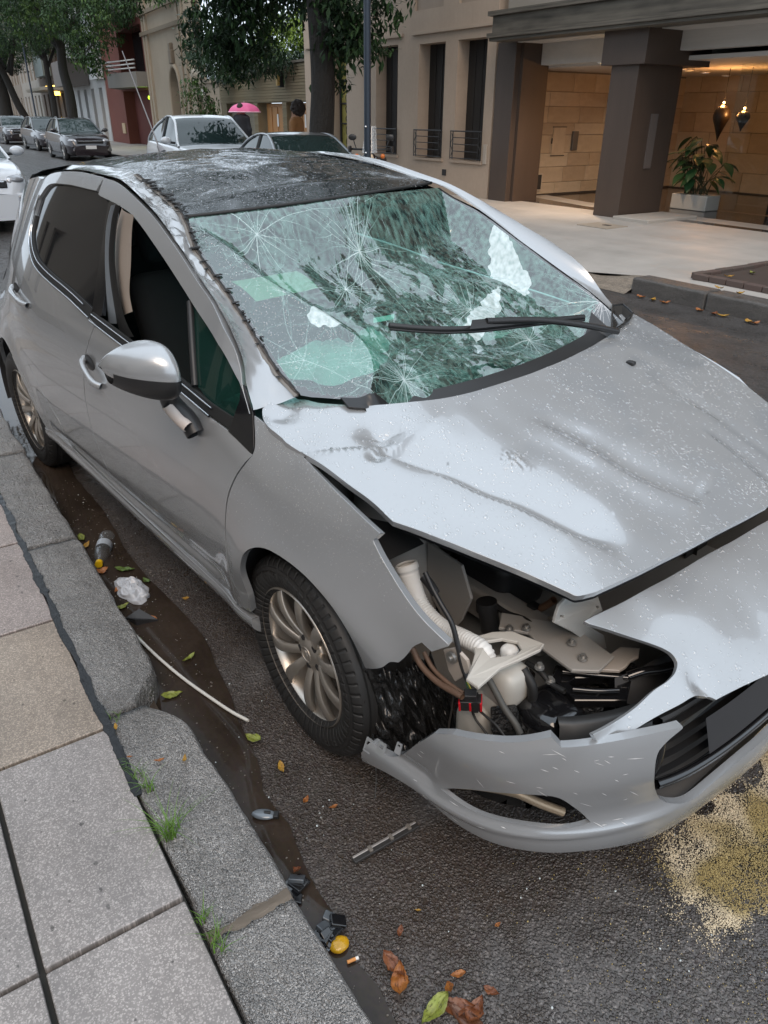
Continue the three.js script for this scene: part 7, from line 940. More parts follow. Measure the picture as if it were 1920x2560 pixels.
function crown(parent, blobs, seed, mats = [0, 1, 2], dens = 1) { // blobs: [Vector3 local centre, rx, ry, rz, count]
  const R = rng(seed); clumps.forEach((cg, q) => { const list = []; for (const [c, rx, ry, rz, n] of blobs) for (let k = 0; k < n * dens / 3; k++) { const a = R() * 6.28, y = R() * 2 - 1, s = Math.sqrt(1 - y * y), r = 0.45 + 0.55 * Math.sqrt(R()); const p = V(Math.cos(a) * s, y, Math.sin(a) * s).multiplyScalar(r); const h = noise(c.x + p.x * 2.2 + 9, p.y * 2.2 + c.y, p.z * 2.2 + c.z); if (h < -0.12) continue; list.push([c.clone().add(V(p.x * rx, p.y * ry, p.z * rz)), R() * 6.28, 0.7 + 0.7 * R()]); } const I = new THREE.InstancedMesh(cg, leafM[mats[q]], Math.max(1, list.length)), m = new THREE.Matrix4(); list.forEach(([p, a, s], i) => { m.compose(p, new THREE.Quaternion().setFromEuler(new THREE.Euler((i % 7) * 0.1 - 0.3, a, 0)), V(s, s, s)); I.setMatrixAt(i, m); }); I.name = 'crown'; I.userData.kind = 'stuff'; sh(I); parent.add(I); });
}
function limb(a, b, r0, r1, seed, n = 10, sway = 0.12) { const L = a.distanceTo(b), pts = [...Array(5)].map((_, i) => a.clone().lerp(b, i / 4).add(V(sway * L * 0.3 * noise(i * 0.9, seed, 1) * (i % 4 ? 1 : 0), 0, sway * L * 0.3 * noise(i * 0.9, seed, 7) * (i % 4 ? 1 : 0)))); const c = new THREE.CatmullRomCurve3(pts), N = n * 2, P = c.getSpacedPoints(N), fr = c.computeFrenetFrames(N); return grid(12, N, (u, v) => { const i = Math.round(v * N), w = u * 6.28318, r = lerp(r0, r1, v) * (1 + 0.08 * noise(Math.cos(w) * 2, Math.sin(w) * 2, v * 6 + seed)); return P[i].clone().addScaledVector(fr.normals[i], Math.cos(w) * r).addScaledVector(fr.binormals[i], Math.sin(w) * r); }, (u, v) => [u * 2, v * L * 0.7]); }
{ // the big street tree by the garage
  const b = depthW(800, 330, 14.2), T = group('street_tree', V(b.x, 0.18, b.z)); const tp = V(0.05, 4.6, 0.1);
  mesh('trunk', [limb(V(0, -0.1, 0), tp, 0.24, 0.2, 3), limb(V(0, 0, 0), V(0, 0.25, 0), 0.3, 0.23, 5)], bark, T);
  const loc = (a, c, t) => depthW(a, c, t).sub(T.position);
  const ends = [loc(560, 60, 15), loc(660, -80, 14), loc(880, -60, 13.6), loc(620, 60, 16.5), V(0.8, 7.5, 0.5), V(-1.8, 7, 1.5), V(-2, 6, -2)]; ends.forEach((e, k) => mesh('limb', limb(tp.clone().lerp(V(0, 3.4, 0), k % 2 ? 0.6 : 0), e, 0.1, 0.03, k + 10, 10, 0.3), bark, T));
  crown(T, [[loc(525, 70, 15.6), 0.55, 0.4, 0.6, 60], [loc(575, 135, 16), 0.5, 0.32, 0.5, 50], [loc(590, 185, 16.4), 0.3, 0.2, 0.3, 16], [loc(610, 45, 15), 1.0, 0.65, 1.0, 130], [loc(690, -50, 14.6), 1.3, 0.6, 1.2, 150], [loc(870, 95, 13.4), 0.42, 0.32, 0.4, 34], [loc(890, 25, 13.2), 0.7, 0.5, 0.6, 70], [loc(800, -60, 14), 1.8, 0.8, 1.4, 150], [loc(920, 120, 13.2), 0.3, 0.12, 0.2, 10], [loc(838, 190, 14), 0.16, 0.25, 0.2, 10], [V(0, 7.5, 0), 3.6, 2.2, 3.4, 520], [V(-1.5, 6.2, 1.6), 2.6, 1.5, 2.4, 240]], 31, [0, 1, 2]);
  top(T, 'dark-trunked street tree in front of the brick garage', 'tree');
}
// street trees further down
[[183, 300, 36, 0.27, 3.2, 'forked street tree behind the black parked cars'], [140, 300, 45, 0.2, 3, 'slim street tree beside the forked one'], [78, 300, 56, 0.3, 3.6, 'leaning street tree near the cafe lamps'], [18, 300, 62, 0.62, 4, 'thick-trunked street tree at the far end of the row']].forEach(([px, py, t, r, hb, lab], k) => {
  const b = depthW(px, py, t), T = group('street_tree', V(b.x, 0.2, b.z)); const lean = k === 2 ? V(-1.6, 4.6, 0.6) : V(0, 4.4, 0);
  mesh('trunk', limb(V(0, -0.1, 0), lean, r, r * 0.7, k + 40), bark, T); for (let q = 0; q < 5; q++) { const a = q * 1.257 + k; mesh('limb', limb(lean.clone().lerp(V(0, 3, 0), q * 0.12), lean.clone().add(V(Math.cos(a) * 2.2, 2.4 + q * 0.2, Math.sin(a) * 2.2)), r * 0.45, 0.04, q + k * 9, 8, 0.3), bark, T); }
  crown(T, [[lean.clone().add(V(0, 3.2, 0)), 4.2, 2.6, 4.2, 760], [lean.clone().add(V(-1.5, 1.3, 1.5)), 2.4, 1.4, 2.4, 260], [lean.clone().add(V(1.6, 1.0, -0.6)), 2.2, 1.2, 2.2, 220]], 60 + k, k % 2 ? [0, 1, 2] : [1, 0, 3]); top(T, lab, 'tree', 'street trees along the far kerb');
});
// unseen trees on the near side, added to darken sky mirrored in the bonnet
[[-0.75, -9.5, 5.6, 'unseen tree added on the near pavement beside the white crossover to darken bonnet reflections'], [-0.75, -20, 5.6, 'unseen tree added on the near pavement far behind the white crossover to darken bonnet reflections']].forEach(([x, z, h, lab], k) => { const T = group('street_tree', V(x, 0.13, z)), tp = V(0.1, h, 0); mesh('trunk', limb(V(0, -0.1, 0), tp, 0.2, 0.15, k + 70), bark, T); for (let q = 0; q < 6; q++) { const a = q * 1.05 + k; mesh('limb', limb(tp.clone().lerp(V(0, h - 1.2, 0), q * 0.12), tp.clone().add(V(Math.cos(a) * 2.6, 2 + q * 0.25, Math.sin(a) * 2.6)), 0.08, 0.03, q + k * 7 + 20, 8, 0.3), bark, T); } crown(T, [[tp.clone().add(V(1.2, 2.6, 0)), 4.2, 2.0, 4.4, 620], [tp.clone().add(V(0, 4.4, 0)), 3, 1.6, 3, 300]], 120 + k, [0, 1, 2]); top(T, lab, 'tree', 'unseen trees added on the near pavement'); });
{ // overhanging branch with pale fronds, top left
  const b = depthW(300, -260, 27), T = group('street_tree', V(b.x, 0.2, b.z)); const loc = (a, c, t) => depthW(a, c, t).sub(T.position);
  const base = depthW(300, 330, 27).sub(T.position); mesh('trunk', [limb(loc(318, 40, 27), loc(300, -260, 27), 0.13, 0.1, 2), limb(loc(250, 330, 28.5).setY(-0.1), loc(318, 40, 27), 0.16, 0.13, 6)].slice(0, 1), bark, T); mesh('limb', limb(loc(318, -20, 27), loc(200, 150, 27), 0.05, 0.02, 4), bark, T);
  mesh('trunk', limb(loc(318, 42, 27), loc(304, 48, 27), 0.12, 0.05, 8), bark, T);
  crown(T, [[loc(190, 40, 27), 1.2, 0.8, 1.2, 100], [loc(215, 120, 27), 0.75, 0.55, 0.8, 60], [loc(235, 165, 27), 0.4, 0.25, 0.4, 22], [loc(280, 20, 26), 1.0, 0.4, 0.8, 50], [loc(250, -90, 27), 3, 1.4, 2.6, 260], [loc(400, -20, 26), 1.2, 0.35, 0.8, 60]], 91, [1, 3, 0]); top(T, 'tree with pale drooping foliage overhanging the red house', 'tree');
}
{ // garden foliage above the garage
  const T = group('garden_tree', V(14.2, 0, -22)); mesh('trunk', limb(V(0, 0, 0), V(0, 3.6, 0), 0.12, 0.08, 3), bark, T); const loc = (a, c, t) => depthW(a, c, t).sub(T.position); crown(T, [[loc(725, 110, 23), 0.95, 0.7, 0.9, 130], [loc(690, 90, 24), 0.7, 0.6, 0.7, 80], [loc(760, 80, 23.5), 0.6, 0.7, 0.6, 70], [V(0, 5.5, 0), 1.8, 1.5, 1.8, 140]], 15, [4, 4, 3]); top(T, 'bright yellow-green tree in the garden behind the brick garage', 'tree');
  const H = group('garden_hedge', V(12.2, 2.9, -23)); const lh = (a, c, t) => depthW(a, c, t).sub(H.position); crown(H, [[lh(700, 155, 21.5), 1.4, 0.35, 0.5, 90], [lh(620, 165, 23.5), 1.4, 0.4, 0.6, 90], [lh(565, 160, 25.5), 1.2, 0.7, 0.8, 110], [lh(490, 130, 27), 0.5, 0.5, 0.5, 40]], 5, [2, 0, 2]); top(H, 'dark hedge trailing over the top of the brick garage', 'hedge');
  const p = depthW(498, 300, 26), S = group('potted_shrub', V(p.x, 0.2, p.z)); mesh('pot', new THREE.CylinderGeometry(0.3, 0.24, 0.5, 20).translate(0, 0.25, 0), plaster([0.2, 0.1, 0.06]), S); mesh('stem', cyl(V(0, 0.4, 0), V(0, 1.2, 0), 0.03), bark, S); crown(S, [[V(0, 1.75, 0), 0.5, 0.85, 0.5, 75]], 8, [1, 3, 1]); top(S, 'bushy potted shrub beside the arched house', 'shrub');
}
// ---------------------------------------------------------------- other vehicles: local x forward, origin on the road at mid length
const sw2 = (rows) => table(rows);
function makeCar(name, o) {
  const G = group(name); const { L, W, H, paint } = o, hw = W / 2, f = L / 2, n = 64;
  const hood = o.hood ?? 0.26, hy = o.hy ?? 0.62, belt = o.belt ?? 0.64; // fractions of H
  const top_ = sw2(o.topLine ?? [[-1, 0.5], [-0.985, 0.6], [-0.93, 0.66], [-0.6, 0.68], [0.2, 0.655], [0.42, 0.645], [0.75, 0.6], [0.93, 0.53], [0.99, 0.42], [1, 0.36]]);
  const wid = sw2([[-1, 0.78], [-0.96, 0.88], [-0.8, 0.97], [-0.3, 1], [0.4, 1], [0.75, 0.97], [0.92, 0.87], [1, 0.68]]);
  const body = (u, v, s) => { const x = lerp(-1, 1, v), w = hw * wid(x), t = Math.max(top_(x) * H, 0.3), bot = 0.2 + 0.06 * Math.max(0, Math.abs(x) - 0.85) / 0.15; const sec = [[0, bot], [0.86, bot], [0.95, bot + 0.08], [1.0, lerp(bot, t, 0.5)], [0.985, lerp(bot, t, 0.78)], [0.93, t - 0.035], [0.86, t - 0.004], [0.5, t + 0.018], [0, t + 0.03]]; const k = u * (sec.length - 1), i = Math.min(sec.length - 2, Math.floor(k)), fr = k - i, a = sec[i], b = sec[i + 1]; return V(x * f, lerp(a[1], b[1], fr), s * w * lerp(a[0], b[0], fr)); };
  mesh('body', [grid(32, n, (u, v) => body(u, v, 1)), grid(32, n, (u, v) => body(u, v, -1)), grid(2, 8, (u, v) => V(f * 0.999, lerp(0.2, top_(1) * H, v), (u - 0.5) * 2 * hw * 0.68)), grid(2, 8, (u, v) => V(-f * 0.999, lerp(0.2, top_(-1) * H, v), (u - 0.5) * 2 * hw * 0.78))], paint, G);
  const g0 = o.g0 ?? -0.86, g1 = o.g1 ?? -0.55, g2 = o.g2 ?? 0.02, g3 = o.g3 ?? 0.42; // rear base, rear roof, front roof, screen base
  const rt = sw2([[g0, top_(g0) + 0.005], [lerp(g0, g1, 0.5), 0.86], [g1, 0.965], [(g1 + g2) / 2, 1], [g2, 0.972], [lerp(g2, g3, 0.5), 0.82], [g3, top_(g3) + 0.005]]);
  const gh = (x, q) => { const yb = top_(x) * H, yt = Math.max(rt(x) * H, yb + 0.004), w = hw * wid(x), kb = 0.9, kt = 0.7; if (q <= 1) return [lerp(yb - 0.01, yt - 0.03, q), w * lerp(kb, lerp(kb, kt, clamp((yt - yb) / 0.45)), q)]; return [yt - 0.03 + 0.045 * Math.sin((q - 1) * 1.57), w * lerp(kb, kt, clamp((yt - yb) / 0.45)) * Math.cos((q - 1) * 1.57)]; };
  const GH = (q0, q1, x0, x1, off, nm, mat, nq = 8, nx = 30) => mesh(nm, [1, -1].map((s) => grid(nq, nx, (u, v) => { const x = lerp(x0, x1, v), [y, z] = gh(x, lerp(q0, q1, u)); return V(x * f, y + off * 0.4, s * (z + off)); })), mat, G);
  const gl = o.glass ?? phys([0.02, 0.035, 0.035], 0.04, 0, {});
  GH(0, 1, g0, g3, 0, 'side_glass', gl); GH(1, 2, g1 - 0.02, g2 + 0.015, 0.004, 'roof', paint, 8, 24);
  mesh('windscreen', grid(20, 14, (u, v) => { const x = lerp(g2 + 0.01, g3 + 0.02, v), s = u * 2 - 1, [yt] = gh(x, 1), [, zt] = gh(x, 1); return V(x * f + 0.03 * (1 - s * s), yt + 0.03 * (1 - s * s) + 0.012, s * zt); }), gl, G);
  mesh('rear_screen', grid(12, 10, (u, v) => { const x = lerp(g0, g1, v), s = u * 2 - 1, [yt, zt] = gh(x, 1); return V(x * f, yt + 0.02 * (1 - s * s) + 0.01, s * zt); }), gl, G);
  const pil = (x0, x1, q) => [1, -1].map((s) => tube([...Array(8)].map((_, i) => { const x = lerp(x0, x1, i / 7), [y, z] = gh(x, q); return V(x * f, y + 0.008, s * (z + 0.006)); }), 0.028, 24, 6));
  mesh('pillar', pil(g2 - 0.02, g3 + 0.02, 1)[0], paint, G); mesh('pillar', pil(g2 - 0.02, g3 + 0.02, 1)[1], paint, G); mesh('pillar', pil(g0, g1 + 0.02, 1)[0], paint, G); mesh('pillar', pil(g0, g1 + 0.02, 1)[1], paint, G);
  for (const s of [1, -1]) { mesh('roof_rail', tube([...Array(8)].map((_, i) => { const x = lerp(g1, g2, i / 7), [y, z] = gh(x, 1); return V(x * f, y + 0.012, s * (z + 0.004)); }), 0.022, 20, 6), paint, G); const xm = lerp(g1, g2, 0.45), [y0, z0] = gh(xm, 0), [y1, z1] = gh(xm, 1); mesh('centre_pillar', cyl(V(xm * f, y0, s * z0), V(xm * f, y1, s * z1), 0.035), M.black, G);
    const Mr = group('door_mirror'); G.add(Mr); const mx = (g3 - 0.1) * f, my = top_(g3) * H + 0.1; const sh_ = new THREE.SphereGeometry(1, 18, 14).scale(0.075, 0.075, 0.115).translate(mx, my, s * (hw + 0.1)); mesh('shell', sh_, paint, Mr); mesh('stalk', cyl(V(mx, my - 0.05, s * (hw * 0.9)), V(mx, my - 0.03, s * (hw + 0.05)), 0.025), M.black, Mr);
    const HL = group('headlamp'); G.add(HL); const hx = 0.955 * f, hy_ = 0.47 * H; mesh('lens', new THREE.SphereGeometry(1, 18, 12).scale(0.16, 0.075, 0.17).translate(hx - 0.12, hy_ + 0.02, s * hw * 0.68), o.lamp ?? phys([0.35, 0.36, 0.38], 0.08, 0.3, {}), HL); mesh('bulb', new THREE.SphereGeometry(0.045, 14, 10).translate(hx + 0.005, hy_ + 0.01, s * hw * 0.6), std([0.8, 0.8, 0.82], 0.15, 0.5), HL); mesh('fog_lamp', new THREE.SphereGeometry(0.05, 14, 10).scale(0.5, 1, 1.4).translate(0.975 * f, 0.27 * H, s * hw * 0.66), std([0.5, 0.45, 0.42], 0.2, 0.4), HL); mesh('tail_lamp', new THREE.SphereGeometry(1, 14, 10).scale(0.1, 0.1, 0.12).translate(-0.97 * f, 0.55 * H, s * hw * 0.72), std([0.35, 0.01, 0.01], 0.25), G);
    for (const x of [o.wb / 2 + 0.05, -o.wb / 2 + 0.05]) { const Wh = group('wheel'); G.add(Wh); Wh.position.set(x, o.wr ?? 0.31, s * (hw - 0.1)); const t = new THREE.TorusGeometry((o.wr ?? 0.31) - 0.075, 0.078, 10, 32).scale(1, 1, 1.3); mesh('tyre', t, tyreM, Wh); const rimg = [new THREE.CylinderGeometry((o.wr ?? 0.31) - 0.1, (o.wr ?? 0.31) - 0.1, 0.05, 28).rotateX(Math.PI / 2).translate(0, 0, s * 0.04)]; mesh('disc', rimg, M.dark, Wh); for (let k = 0; k < 5; k++) { const sp = rbx(0.05, (o.wr ?? 0.31) - 0.1, 0.03, 0.01, 0, ((o.wr ?? 0.31) - 0.1) / 2, s * 0.075); sp.rotateZ(k * 1.2566); mesh('spoke', sp, M.alloy, Wh); } mesh('arch', new THREE.TorusGeometry((o.wr ?? 0.31) + 0.03, 0.03, 8, 24, Math.PI).translate(0, 0.02, s * 0.075), M.black, Wh); }
  }
  mesh('upper_grille', rbx(0.04, 0.11, W * 0.55, 0.02, 0.985 * f, 0.45 * H, 0), M.gloss, G); mesh('grille_bar', rbx(0.03, 0.02, W * 0.5, 0.006, 1.0 * f + 0.004, 0.475 * H, 0), M.chrome, G); mesh('lower_grille', rbx(0.06, 0.17, W * 0.62, 0.03, 0.985 * f, 0.24 * H, 0), M.black, G); mesh('bumper', rbx(0.1, 0.08, W * 0.78, 0.03, 0.97 * f, 0.345 * H, 0), paint, G); mesh('number_plate', rbx(0.015, 0.12, 0.4, 0.004, 1.0 * f + 0.02, 0.33 * H, 0), std([0.55, 0.55, 0.54], 0.5), G); mesh('skirt', bx(L * 0.55, 0.1, W * 0.96, 0, 0.2, 0), M.black, G);
  return G;
}
const paintOf = (c, m = 0.5, r = 0.28) => phys(c, r, m, { clearcoat: 1, clearcoatRoughness: 0.04 });
const parkAt = (G, x, z, turn, label, grp) => { G.position.set(x, roadY(Math.min(x, kerbX(z) - 0.9), z), z); G.rotation.y = -Math.PI / 2 + turn; top(G, label, 'car', grp); };
{
  const suv = makeCar('parked_suv', { L: 4.65, W: 1.86, H: 1.62, wb: 2.8, wr: 0.36, paint: paintOf([0.62, 0.64, 0.66], 0.05), g0: -0.93, g1: -0.35, g2: 0.04, g3: 0.42 }); const p = depthW(478, 330, 17.6); parkAt(suv, p.x - 0.1, p.z + 1.0, -0.1, 'white coupe-like SUV parked by the arched house', 'cars parked across the street');
  const gc = makeCar('parked_hatchback', { L: 3.9, W: 1.68, H: 1.37, wb: 2.45, paint: paintOf([0.24, 0.26, 0.28], 0.5), g3: 0.48, g2: 0.0, g1: -0.45, g0: -0.92 }); const q = depthW(735, 345, 13.6); parkAt(gc, q.x, q.z + 0.3, -0.12, 'grey hatchback parked in front of the street tree', 'cars parked across the street');
  const bk = makeCar('parked_sedan', { L: 4.4, W: 1.78, H: 1.47, wb: 2.6, paint: paintOf([0.014, 0.009, 0.012], 0.1, 0.25) }); const b0 = depthW(208, 330, 29.2); parkAt(bk, b0.x, b0.z - 1.2, -0.02, 'dark plum sedan with plate, first of the black cars before the red house', 'cars parked across the street');
  const b2 = bk.clone(); b2.name = 'parked_sedan'; const b1 = depthW(140, 320, 36); parkAt(b2, b1.x - 0.15, b1.z - 1.5, -0.02, 'black sedan parked directly behind the plum sedan', 'cars parked across the street');
  const b3 = bk.clone(); b3.name = 'parked_sedan'; const b4 = depthW(46, 318, 43); parkAt(b3, b4.x, b4.z - 1.5, -0.02, 'black sedan parked behind the two others, near the cafe', 'cars parked across the street');
  const wh = makeCar('parked_crossover', { L: 4.3, W: 1.78, H: 1.58, wb: 2.6, wr: 0.34, paint: paintOf([0.66, 0.69, 0.73], 0.02), g3: 0.44 }); wh.position.set(1.13, 0.02, -14.0); wh.rotation.y = -Math.PI / 2 + 0.02; top(wh, 'white crossover parked behind the wrecked car', 'car');
}
{ // street lamp post
  const p = depthW(919, 380, 11.9), T = group('lamp_post', V(p.x, 0.19, p.z)); const m = std([0.03, 0.042, 0.06], 0.4, 0.2); mesh('post', cyl(V(0, 0, 0), V(0, 7.5, 0), 0.058, 0.045, 20), m, T); mesh('base', cyl(V(0, 0, 0), V(0, 0.9, 0), 0.085, 0.08, 20), m, T); for (const y of [0.98, 1.35]) mesh('bolt', new THREE.SphereGeometry(0.018, 10, 8).translate(-0.05, y, 0.03), M.chrome, T); mesh('arm', tube([V(0, 7.3, 0), V(-0.4, 7.7, 0), V(-1.5, 7.8, 0)], 0.035, 20, 8), m, T); mesh('lamp_head', rbx(0.6, 0.1, 0.22, 0.04, -1.7, 7.78, 0), m, T); top(T, 'dark blue-grey street lamp post in front of the beige house', 'lamp post');
  const p2 = depthW(90, 290, 50), T2 = T.clone(); T2.name = 'lamp_post'; T2.position.set(p2.x, 0.19, p2.z); top(T2, 'dark street lamp post beside the leaning tree near the cafe', 'lamp post');
}
{ // motor scooter seen over the roof
  const p = atW(984, 396, { y: 1.06 }), G = group('motor_scooter', V(p.x, 0.19, p.z - 0.6)); const d = CAM.clone().sub(G.position); G.rotation.y = Math.atan2(d.x, d.z) - 0.15; // local z forward
  const bk = M.gloss; for (const z of [0.62, -0.62]) { const W = group('wheel'); G.add(W); W.position.set(0, 0.28, z); mesh('tyre', new THREE.TorusGeometry(0.22, 0.06, 10, 30).rotateY(Math.PI / 2), tyreM, W); mesh('rim', new THREE.CylinderGeometry(0.16, 0.16, 0.05, 24).rotateZ(Math.PI / 2), M.alloy, W); }
  mesh('front_fairing', [rbx(0.3, 0.5, 0.14, 0.06, 0, 0.66, 0.46), rbx(0.2, 0.3, 0.16, 0.06, 0, 0.8, 0.52)], bk, G); mesh('seat', rbx(0.28, 0.12, 0.7, 0.05, 0, 0.78, -0.3), M.black, G); mesh('rear_body', rbx(0.3, 0.3, 0.7, 0.08, 0, 0.58, -0.35), bk, G); mesh('fork', [cyl(V(0.08, 0.28, 0.62), V(0.06, 0.8, 0.45), 0.025), cyl(V(-0.08, 0.28, 0.62), V(-0.06, 0.8, 0.45), 0.025)].slice(0, 1), M.metal, G); mesh('fork', cyl(V(-0.08, 0.28, 0.62), V(-0.06, 0.8, 0.45), 0.025), M.metal, G);
  mesh('headlamp', new THREE.SphereGeometry(0.085, 20, 14).scale(1, 1, 0.5).translate(0, 0.87, 0.6), std([0.75, 0.6, 0.42], 0.25, 0.2), G); mesh('wind_shield', grid(8, 10, (u, v) => { const s = (u - 0.5) * 2; return V(s * 0.13 * (1 - 0.35 * v), 0.95 + 0.4 * v, 0.56 - 0.16 * v - 0.05 * s * s); }), phys([0.85, 0.88, 0.9], 0.1, 0, { transmission: 0.75, thickness: 0 }), G); mesh('handlebar', tube([V(-0.34, 1.0, 0.3), V(-0.15, 1.0, 0.42), V(0.15, 1.0, 0.42), V(0.34, 1.0, 0.3)], 0.016, 24, 8), M.black, G);
  for (const s of [1, -1]) { mesh('mirror', new THREE.SphereGeometry(1, 14, 10).scale(0.07, 0.05, 0.02).translate(s * 0.32, 1.18, 0.34), M.black, G); mesh('mirror_stalk', cyl(V(s * 0.25, 1.0, 0.36), V(s * 0.31, 1.16, 0.34), 0.008), M.black, G); mesh('indicator', new THREE.SphereGeometry(0.04, 12, 8).translate(s * 0.22, 0.9, 0.5), std([0.6, 0.16, 0.03], 0.3), G); mesh('hand_guard', rbx(0.04, 0.1, 0.16, 0.02, s * 0.36, 1.0, 0.36), M.black, G); }
  top(G, 'black motor scooter with clear wind shield parked before the beige house', 'scooter');
}
// ---------------------------------------------------------------- people
const { MarchingCubes } = await import('three/addons/objects/MarchingCubes.js');
function figure(bones, box, res = 56, k = 0.035) { // bones: [a, b, ra, rb] in metres; smooth union of tapered capsules
  const mc = new MarchingCubes(res, new THREE.MeshStandardMaterial(), false, false, 120000), [c, h] = box; mc.isolation = 0;
  const A = bones.map(([a, b, ra, rb]) => ({ a, d: b.clone().sub(a), l2: b.distanceToSquared(a) || 1e-9, ra, rb })); const p = V(0, 0, 0), q = V(0, 0, 0);
  for (let z = 0; z < res; z++) for (let y = 0; y < res; y++) for (let x = 0; x < res; x++) { p.set(c.x + (x / (res / 2) - 1) * h, c.y + (y / (res / 2) - 1) * h, c.z + (z / (res / 2) - 1) * h); let s = 0; let dmin = 1e9; for (const b of A) { q.copy(p).sub(b.a); const t = clamp(q.dot(b.d) / b.l2); q.addScaledVector(b.d, -t); const d = q.length() - lerp(b.ra, b.rb, t); dmin = Math.min(dmin, d); s += Math.exp(-clamp(d / k, -30, 30)); } mc.field[x + y * res + z * res * res] = s > 0 ? k * Math.log(Math.max(s, 1e-12)) : -1; }
  mc.update(); const n = mc.count, g = new THREE.BufferGeometry(), P = new Float32Array(mc.positionArray.slice(0, n * 3)); for (let i = 0; i < n; i++) { P[3 * i] = c.x + P[3 * i] * h; P[3 * i + 1] = c.y + P[3 * i + 1] * h; P[3 * i + 2] = c.z + P[3 * i + 2] * h; } g.setAttribute('position', new THREE.BufferAttribute(P, 3)); const m = mergeVertices(g, 1e-4); m.computeVertexNormals(); return m;
}
function hand(parent, c, up, mat) { const L = [rbx(0.03, 0.085, 0.075, 0.014, 0, 0, 0)]; const lens = [0.06, 0.072, 0.068, 0.05]; lens.forEach((l, i) => L.push(tube([V(0, -0.03, -0.028 + i * 0.019), V(0.022, -0.03 - l * 0.45, -0.028 + i * 0.019), V(0.042, -0.02 - l * 0.35, -0.028 + i * 0.019)], 0.0085, 8, 6))); L.push(tube([V(0, 0.02, 0.03), V(0.022, 0.0, 0.05), V(0.036, -0.03, 0.045)], 0.0095, 8, 6)); const g = merge(L); g.translate(c.x, c.y, c.z); return g; }
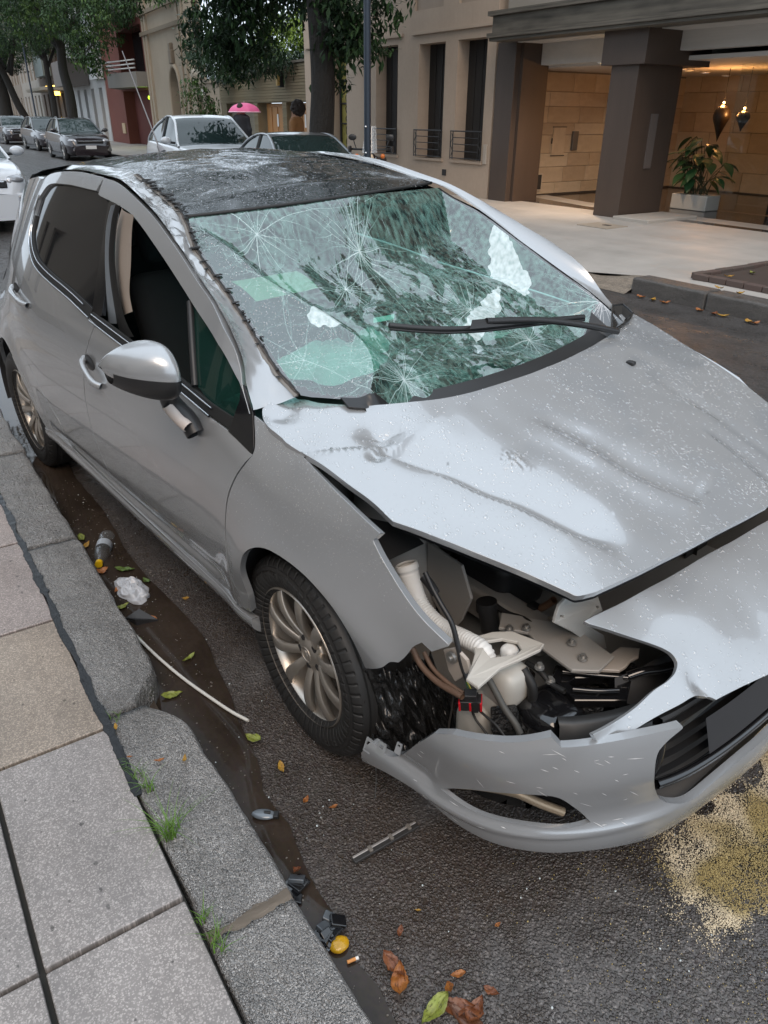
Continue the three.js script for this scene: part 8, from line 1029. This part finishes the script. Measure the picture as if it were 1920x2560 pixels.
{
  const skin = std([0.42, 0.25, 0.18], 0.6), coat = std([0.012, 0.014, 0.02], 0.85), jeans = std([0.3, 0.33, 0.38], 0.85), hair = std([0.02, 0.012, 0.008], 0.7);
  // person in a dark coat under the pink umbrella, seen from behind and the side
  const b = depthW(606, 330, 21.5), P = group('person', V(b.x, 0.2, b.z)); P.rotation.y = 2.2;
  const coatG = figure([[V(0, 1.0, 0), V(0, 1.38, 0), 0.17, 0.165], [V(-0.16, 1.4, 0), V(0.16, 1.4, 0), 0.075, 0.075], [V(0, 0.78, 0), V(0, 1.05, 0), 0.19, 0.16], [V(0.2, 1.38, 0), V(0.24, 1.12, 0.05), 0.06, 0.05], [V(0.24, 1.12, 0.05), V(0.12, 1.25, 0.24), 0.05, 0.04], [V(-0.2, 1.38, 0), V(-0.25, 1.1, 0), 0.06, 0.05], [V(-0.25, 1.1, 0), V(-0.23, 0.86, 0.05), 0.05, 0.04], [V(-0.09, 0.85, 0), V(-0.1, 0.48, 0.04), 0.085, 0.065], [V(0.09, 0.85, 0), V(0.1, 0.48, -0.04), 0.085, 0.065], [V(-0.1, 0.48, 0.04), V(-0.1, 0.1, 0), 0.062, 0.045], [V(0.1, 0.48, -0.04), V(0.1, 0.1, -0.12), 0.062, 0.045], [V(0, 1.4, 0), V(0, 1.52, 0.01), 0.06, 0.055], [V(0, 1.57, 0.015), V(0, 1.66, 0.005), 0.08, 0.088], [V(-0.1, 0.06, -0.02), V(-0.1, 0.05, 0.15), 0.045, 0.035], [V(0.1, 0.06, -0.14), V(0.1, 0.05, 0.03), 0.045, 0.035]], [V(0, 0.9, 0.05), 0.95], 72, 0.022);
  const cp = coatG.attributes.position, col = new Float32Array(cp.count * 3); for (let i = 0; i < cp.count; i++) { const y = cp.getY(i), z = cp.getZ(i); const c = y > 1.5 ? [0.42, 0.25, 0.18] : y > 0.8 ? [0.012, 0.014, 0.02] : y > 0.09 ? [0.28, 0.31, 0.36] : [0.03, 0.025, 0.02]; col.set(c, i * 3); } coatG.setAttribute('color', new THREE.BufferAttribute(col, 3));
  mesh('body', coatG, std([1, 1, 1], 0.8, 0, { vertexColors: true }), P); mesh('hair', new THREE.SphereGeometry(0.105, 18, 14).scale(0.95, 1.2, 0.95).translate(0, 1.65, -0.03), hair, P); mesh('face', [new THREE.SphereGeometry(0.017, 8, 6).scale(0.8, 1.2, 1).translate(0, 1.615, 0.1), bx(0.045, 0.008, 0.01, 0, 1.565, 0.09), new THREE.SphereGeometry(0.01, 8, 6).translate(0.032, 1.645, 0.083), new THREE.SphereGeometry(0.01, 8, 6).translate(-0.032, 1.645, 0.083)].slice(0, 1), skin, P); mesh('hand', hand(P, V(0.12, 1.27, 0.26), 0, skin), skin, P);
  top(P, 'person in a dark coat walking under a pink umbrella', 'person');
  const U = group('umbrella', V(b.x, 0.2, b.z)); U.rotation.y = 2.2; const c0 = depthW(612, 282, 21.5).sub(U.position).applyAxisAngle(V(0, 1, 0), -2.2); const dome = grid(64, 12, (u, v) => { const a = u * 6.28318, r = 0.47 * Math.sin(v * 1.35) / Math.sin(1.35), sc = 1 - 0.06 * v * Math.abs(Math.sin(a * 4)); return V(c0.x + Math.cos(a) * r * sc, c0.y + 0.02 + 0.3 * (Math.cos(v * 1.35) - 0.22), c0.z + Math.sin(a) * r * sc); }); mesh('canopy', dome, phys([0.72, 0.12, 0.3], 0.6, 0, { transmission: 0.15, thickness: 0 }), U); mesh('trim', tube([...Array(33)].map((_, i) => { const a = i / 32 * 6.28318, sc = 1 - 0.06 * Math.abs(Math.sin(a * 4)); return V(c0.x + Math.cos(a) * 0.47 * sc, c0.y + 0.02, c0.z + Math.sin(a) * 0.47 * sc); }), 0.012, 96, 6), std([0.75, 0.5, 0.6], 0.6), U); mesh('shaft', cyl(V(c0.x, c0.y + 0.3, c0.z), V(0.13, 1.2, 0.28), 0.008), M.metal, U); for (let k = 0; k < 8; k++) { const a = k / 8 * 6.28318; mesh('rib', tube([V(c0.x, c0.y + 0.24, c0.z), V(c0.x + Math.cos(a) * 0.25, c0.y + 0.17, c0.z + Math.sin(a) * 0.25), V(c0.x + Math.cos(a) * 0.46, c0.y + 0.02, c0.z + Math.sin(a) * 0.46)], 0.004, 10, 5), M.metal, U); } top(U, 'pink umbrella with pale rim held over the walker', 'umbrella');
  // person with curly dark hair and tan top, half hidden by the grey car
  const b2 = depthW(742, 330, 16.2), Q = group('person', V(b2.x, 0.2, b2.z)); Q.rotation.y = -2.4; const g2 = figure([[V(0, 0.95, 0), V(0, 1.32, 0), 0.16, 0.16], [V(-0.15, 1.34, 0), V(0.15, 1.34, 0), 0.075, 0.075], [V(0.2, 1.32, 0), V(0.24, 1.05, 0), 0.055, 0.046], [V(0.24, 1.05, 0), V(0.2, 0.86, 0.1), 0.045, 0.036], [V(-0.2, 1.32, 0), V(-0.24, 1.05, 0), 0.055, 0.046], [V(-0.24, 1.05, 0), V(-0.2, 0.86, 0.1), 0.045, 0.036], [V(-0.09, 0.85, 0), V(-0.1, 0.48, 0.08), 0.085, 0.065], [V(0.09, 0.85, 0), V(0.1, 0.48, -0.02), 0.085, 0.065], [V(-0.1, 0.48, 0.08), V(-0.1, 0.1, 0.05), 0.06, 0.045], [V(0.1, 0.48, -0.02), V(0.1, 0.1, -0.14), 0.06, 0.045], [V(0, 1.34, 0), V(0, 1.47, 0.01), 0.055, 0.05], [V(0, 1.52, 0.015), V(0, 1.6, 0.005), 0.078, 0.085], [V(-0.1, 0.06, 0.02), V(-0.1, 0.05, 0.18), 0.045, 0.035], [V(0.1, 0.06, -0.15), V(0.1, 0.05, 0.02), 0.045, 0.035]], [V(0, 0.9, 0.02), 0.95], 64, 0.022); const p2 = g2.attributes.position, c2 = new Float32Array(p2.count * 3); for (let i = 0; i < p2.count; i++) { const y = p2.getY(i); c2.set(y > 1.45 ? [0.36, 0.2, 0.13] : y > 0.82 ? [0.3, 0.14, 0.05] : [0.03, 0.03, 0.04], i * 3); } g2.setAttribute('color', new THREE.BufferAttribute(c2, 3)); mesh('body', g2, std([1, 1, 1], 0.8, 0, { vertexColors: true }), Q);
  const hg = new THREE.IcosahedronGeometry(0.16, 4), hp = hg.attributes.position; for (let i = 0; i < hp.count; i++) { const n = 1 + 0.16 * noise(hp.getX(i) * 22, hp.getY(i) * 22, hp.getZ(i) * 22); hp.setXYZ(i, hp.getX(i) * n, hp.getY(i) * n * 1.05 + 1.62, hp.getZ(i) * n - 0.05); } hg.computeVertexNormals(); mesh('hair', hg, hair, Q); mesh('hand', hand(Q, V(0.2, 0.8, 0.1), 0, skin), skin, Q); mesh('hand', hand(Q, V(-0.2, 0.8, 0.1), 0, skin), skin, Q);
  top(Q, 'person with big dark curly hair and tan top behind the grey hatchback', 'person');
}
renderer.render(scene, camera);
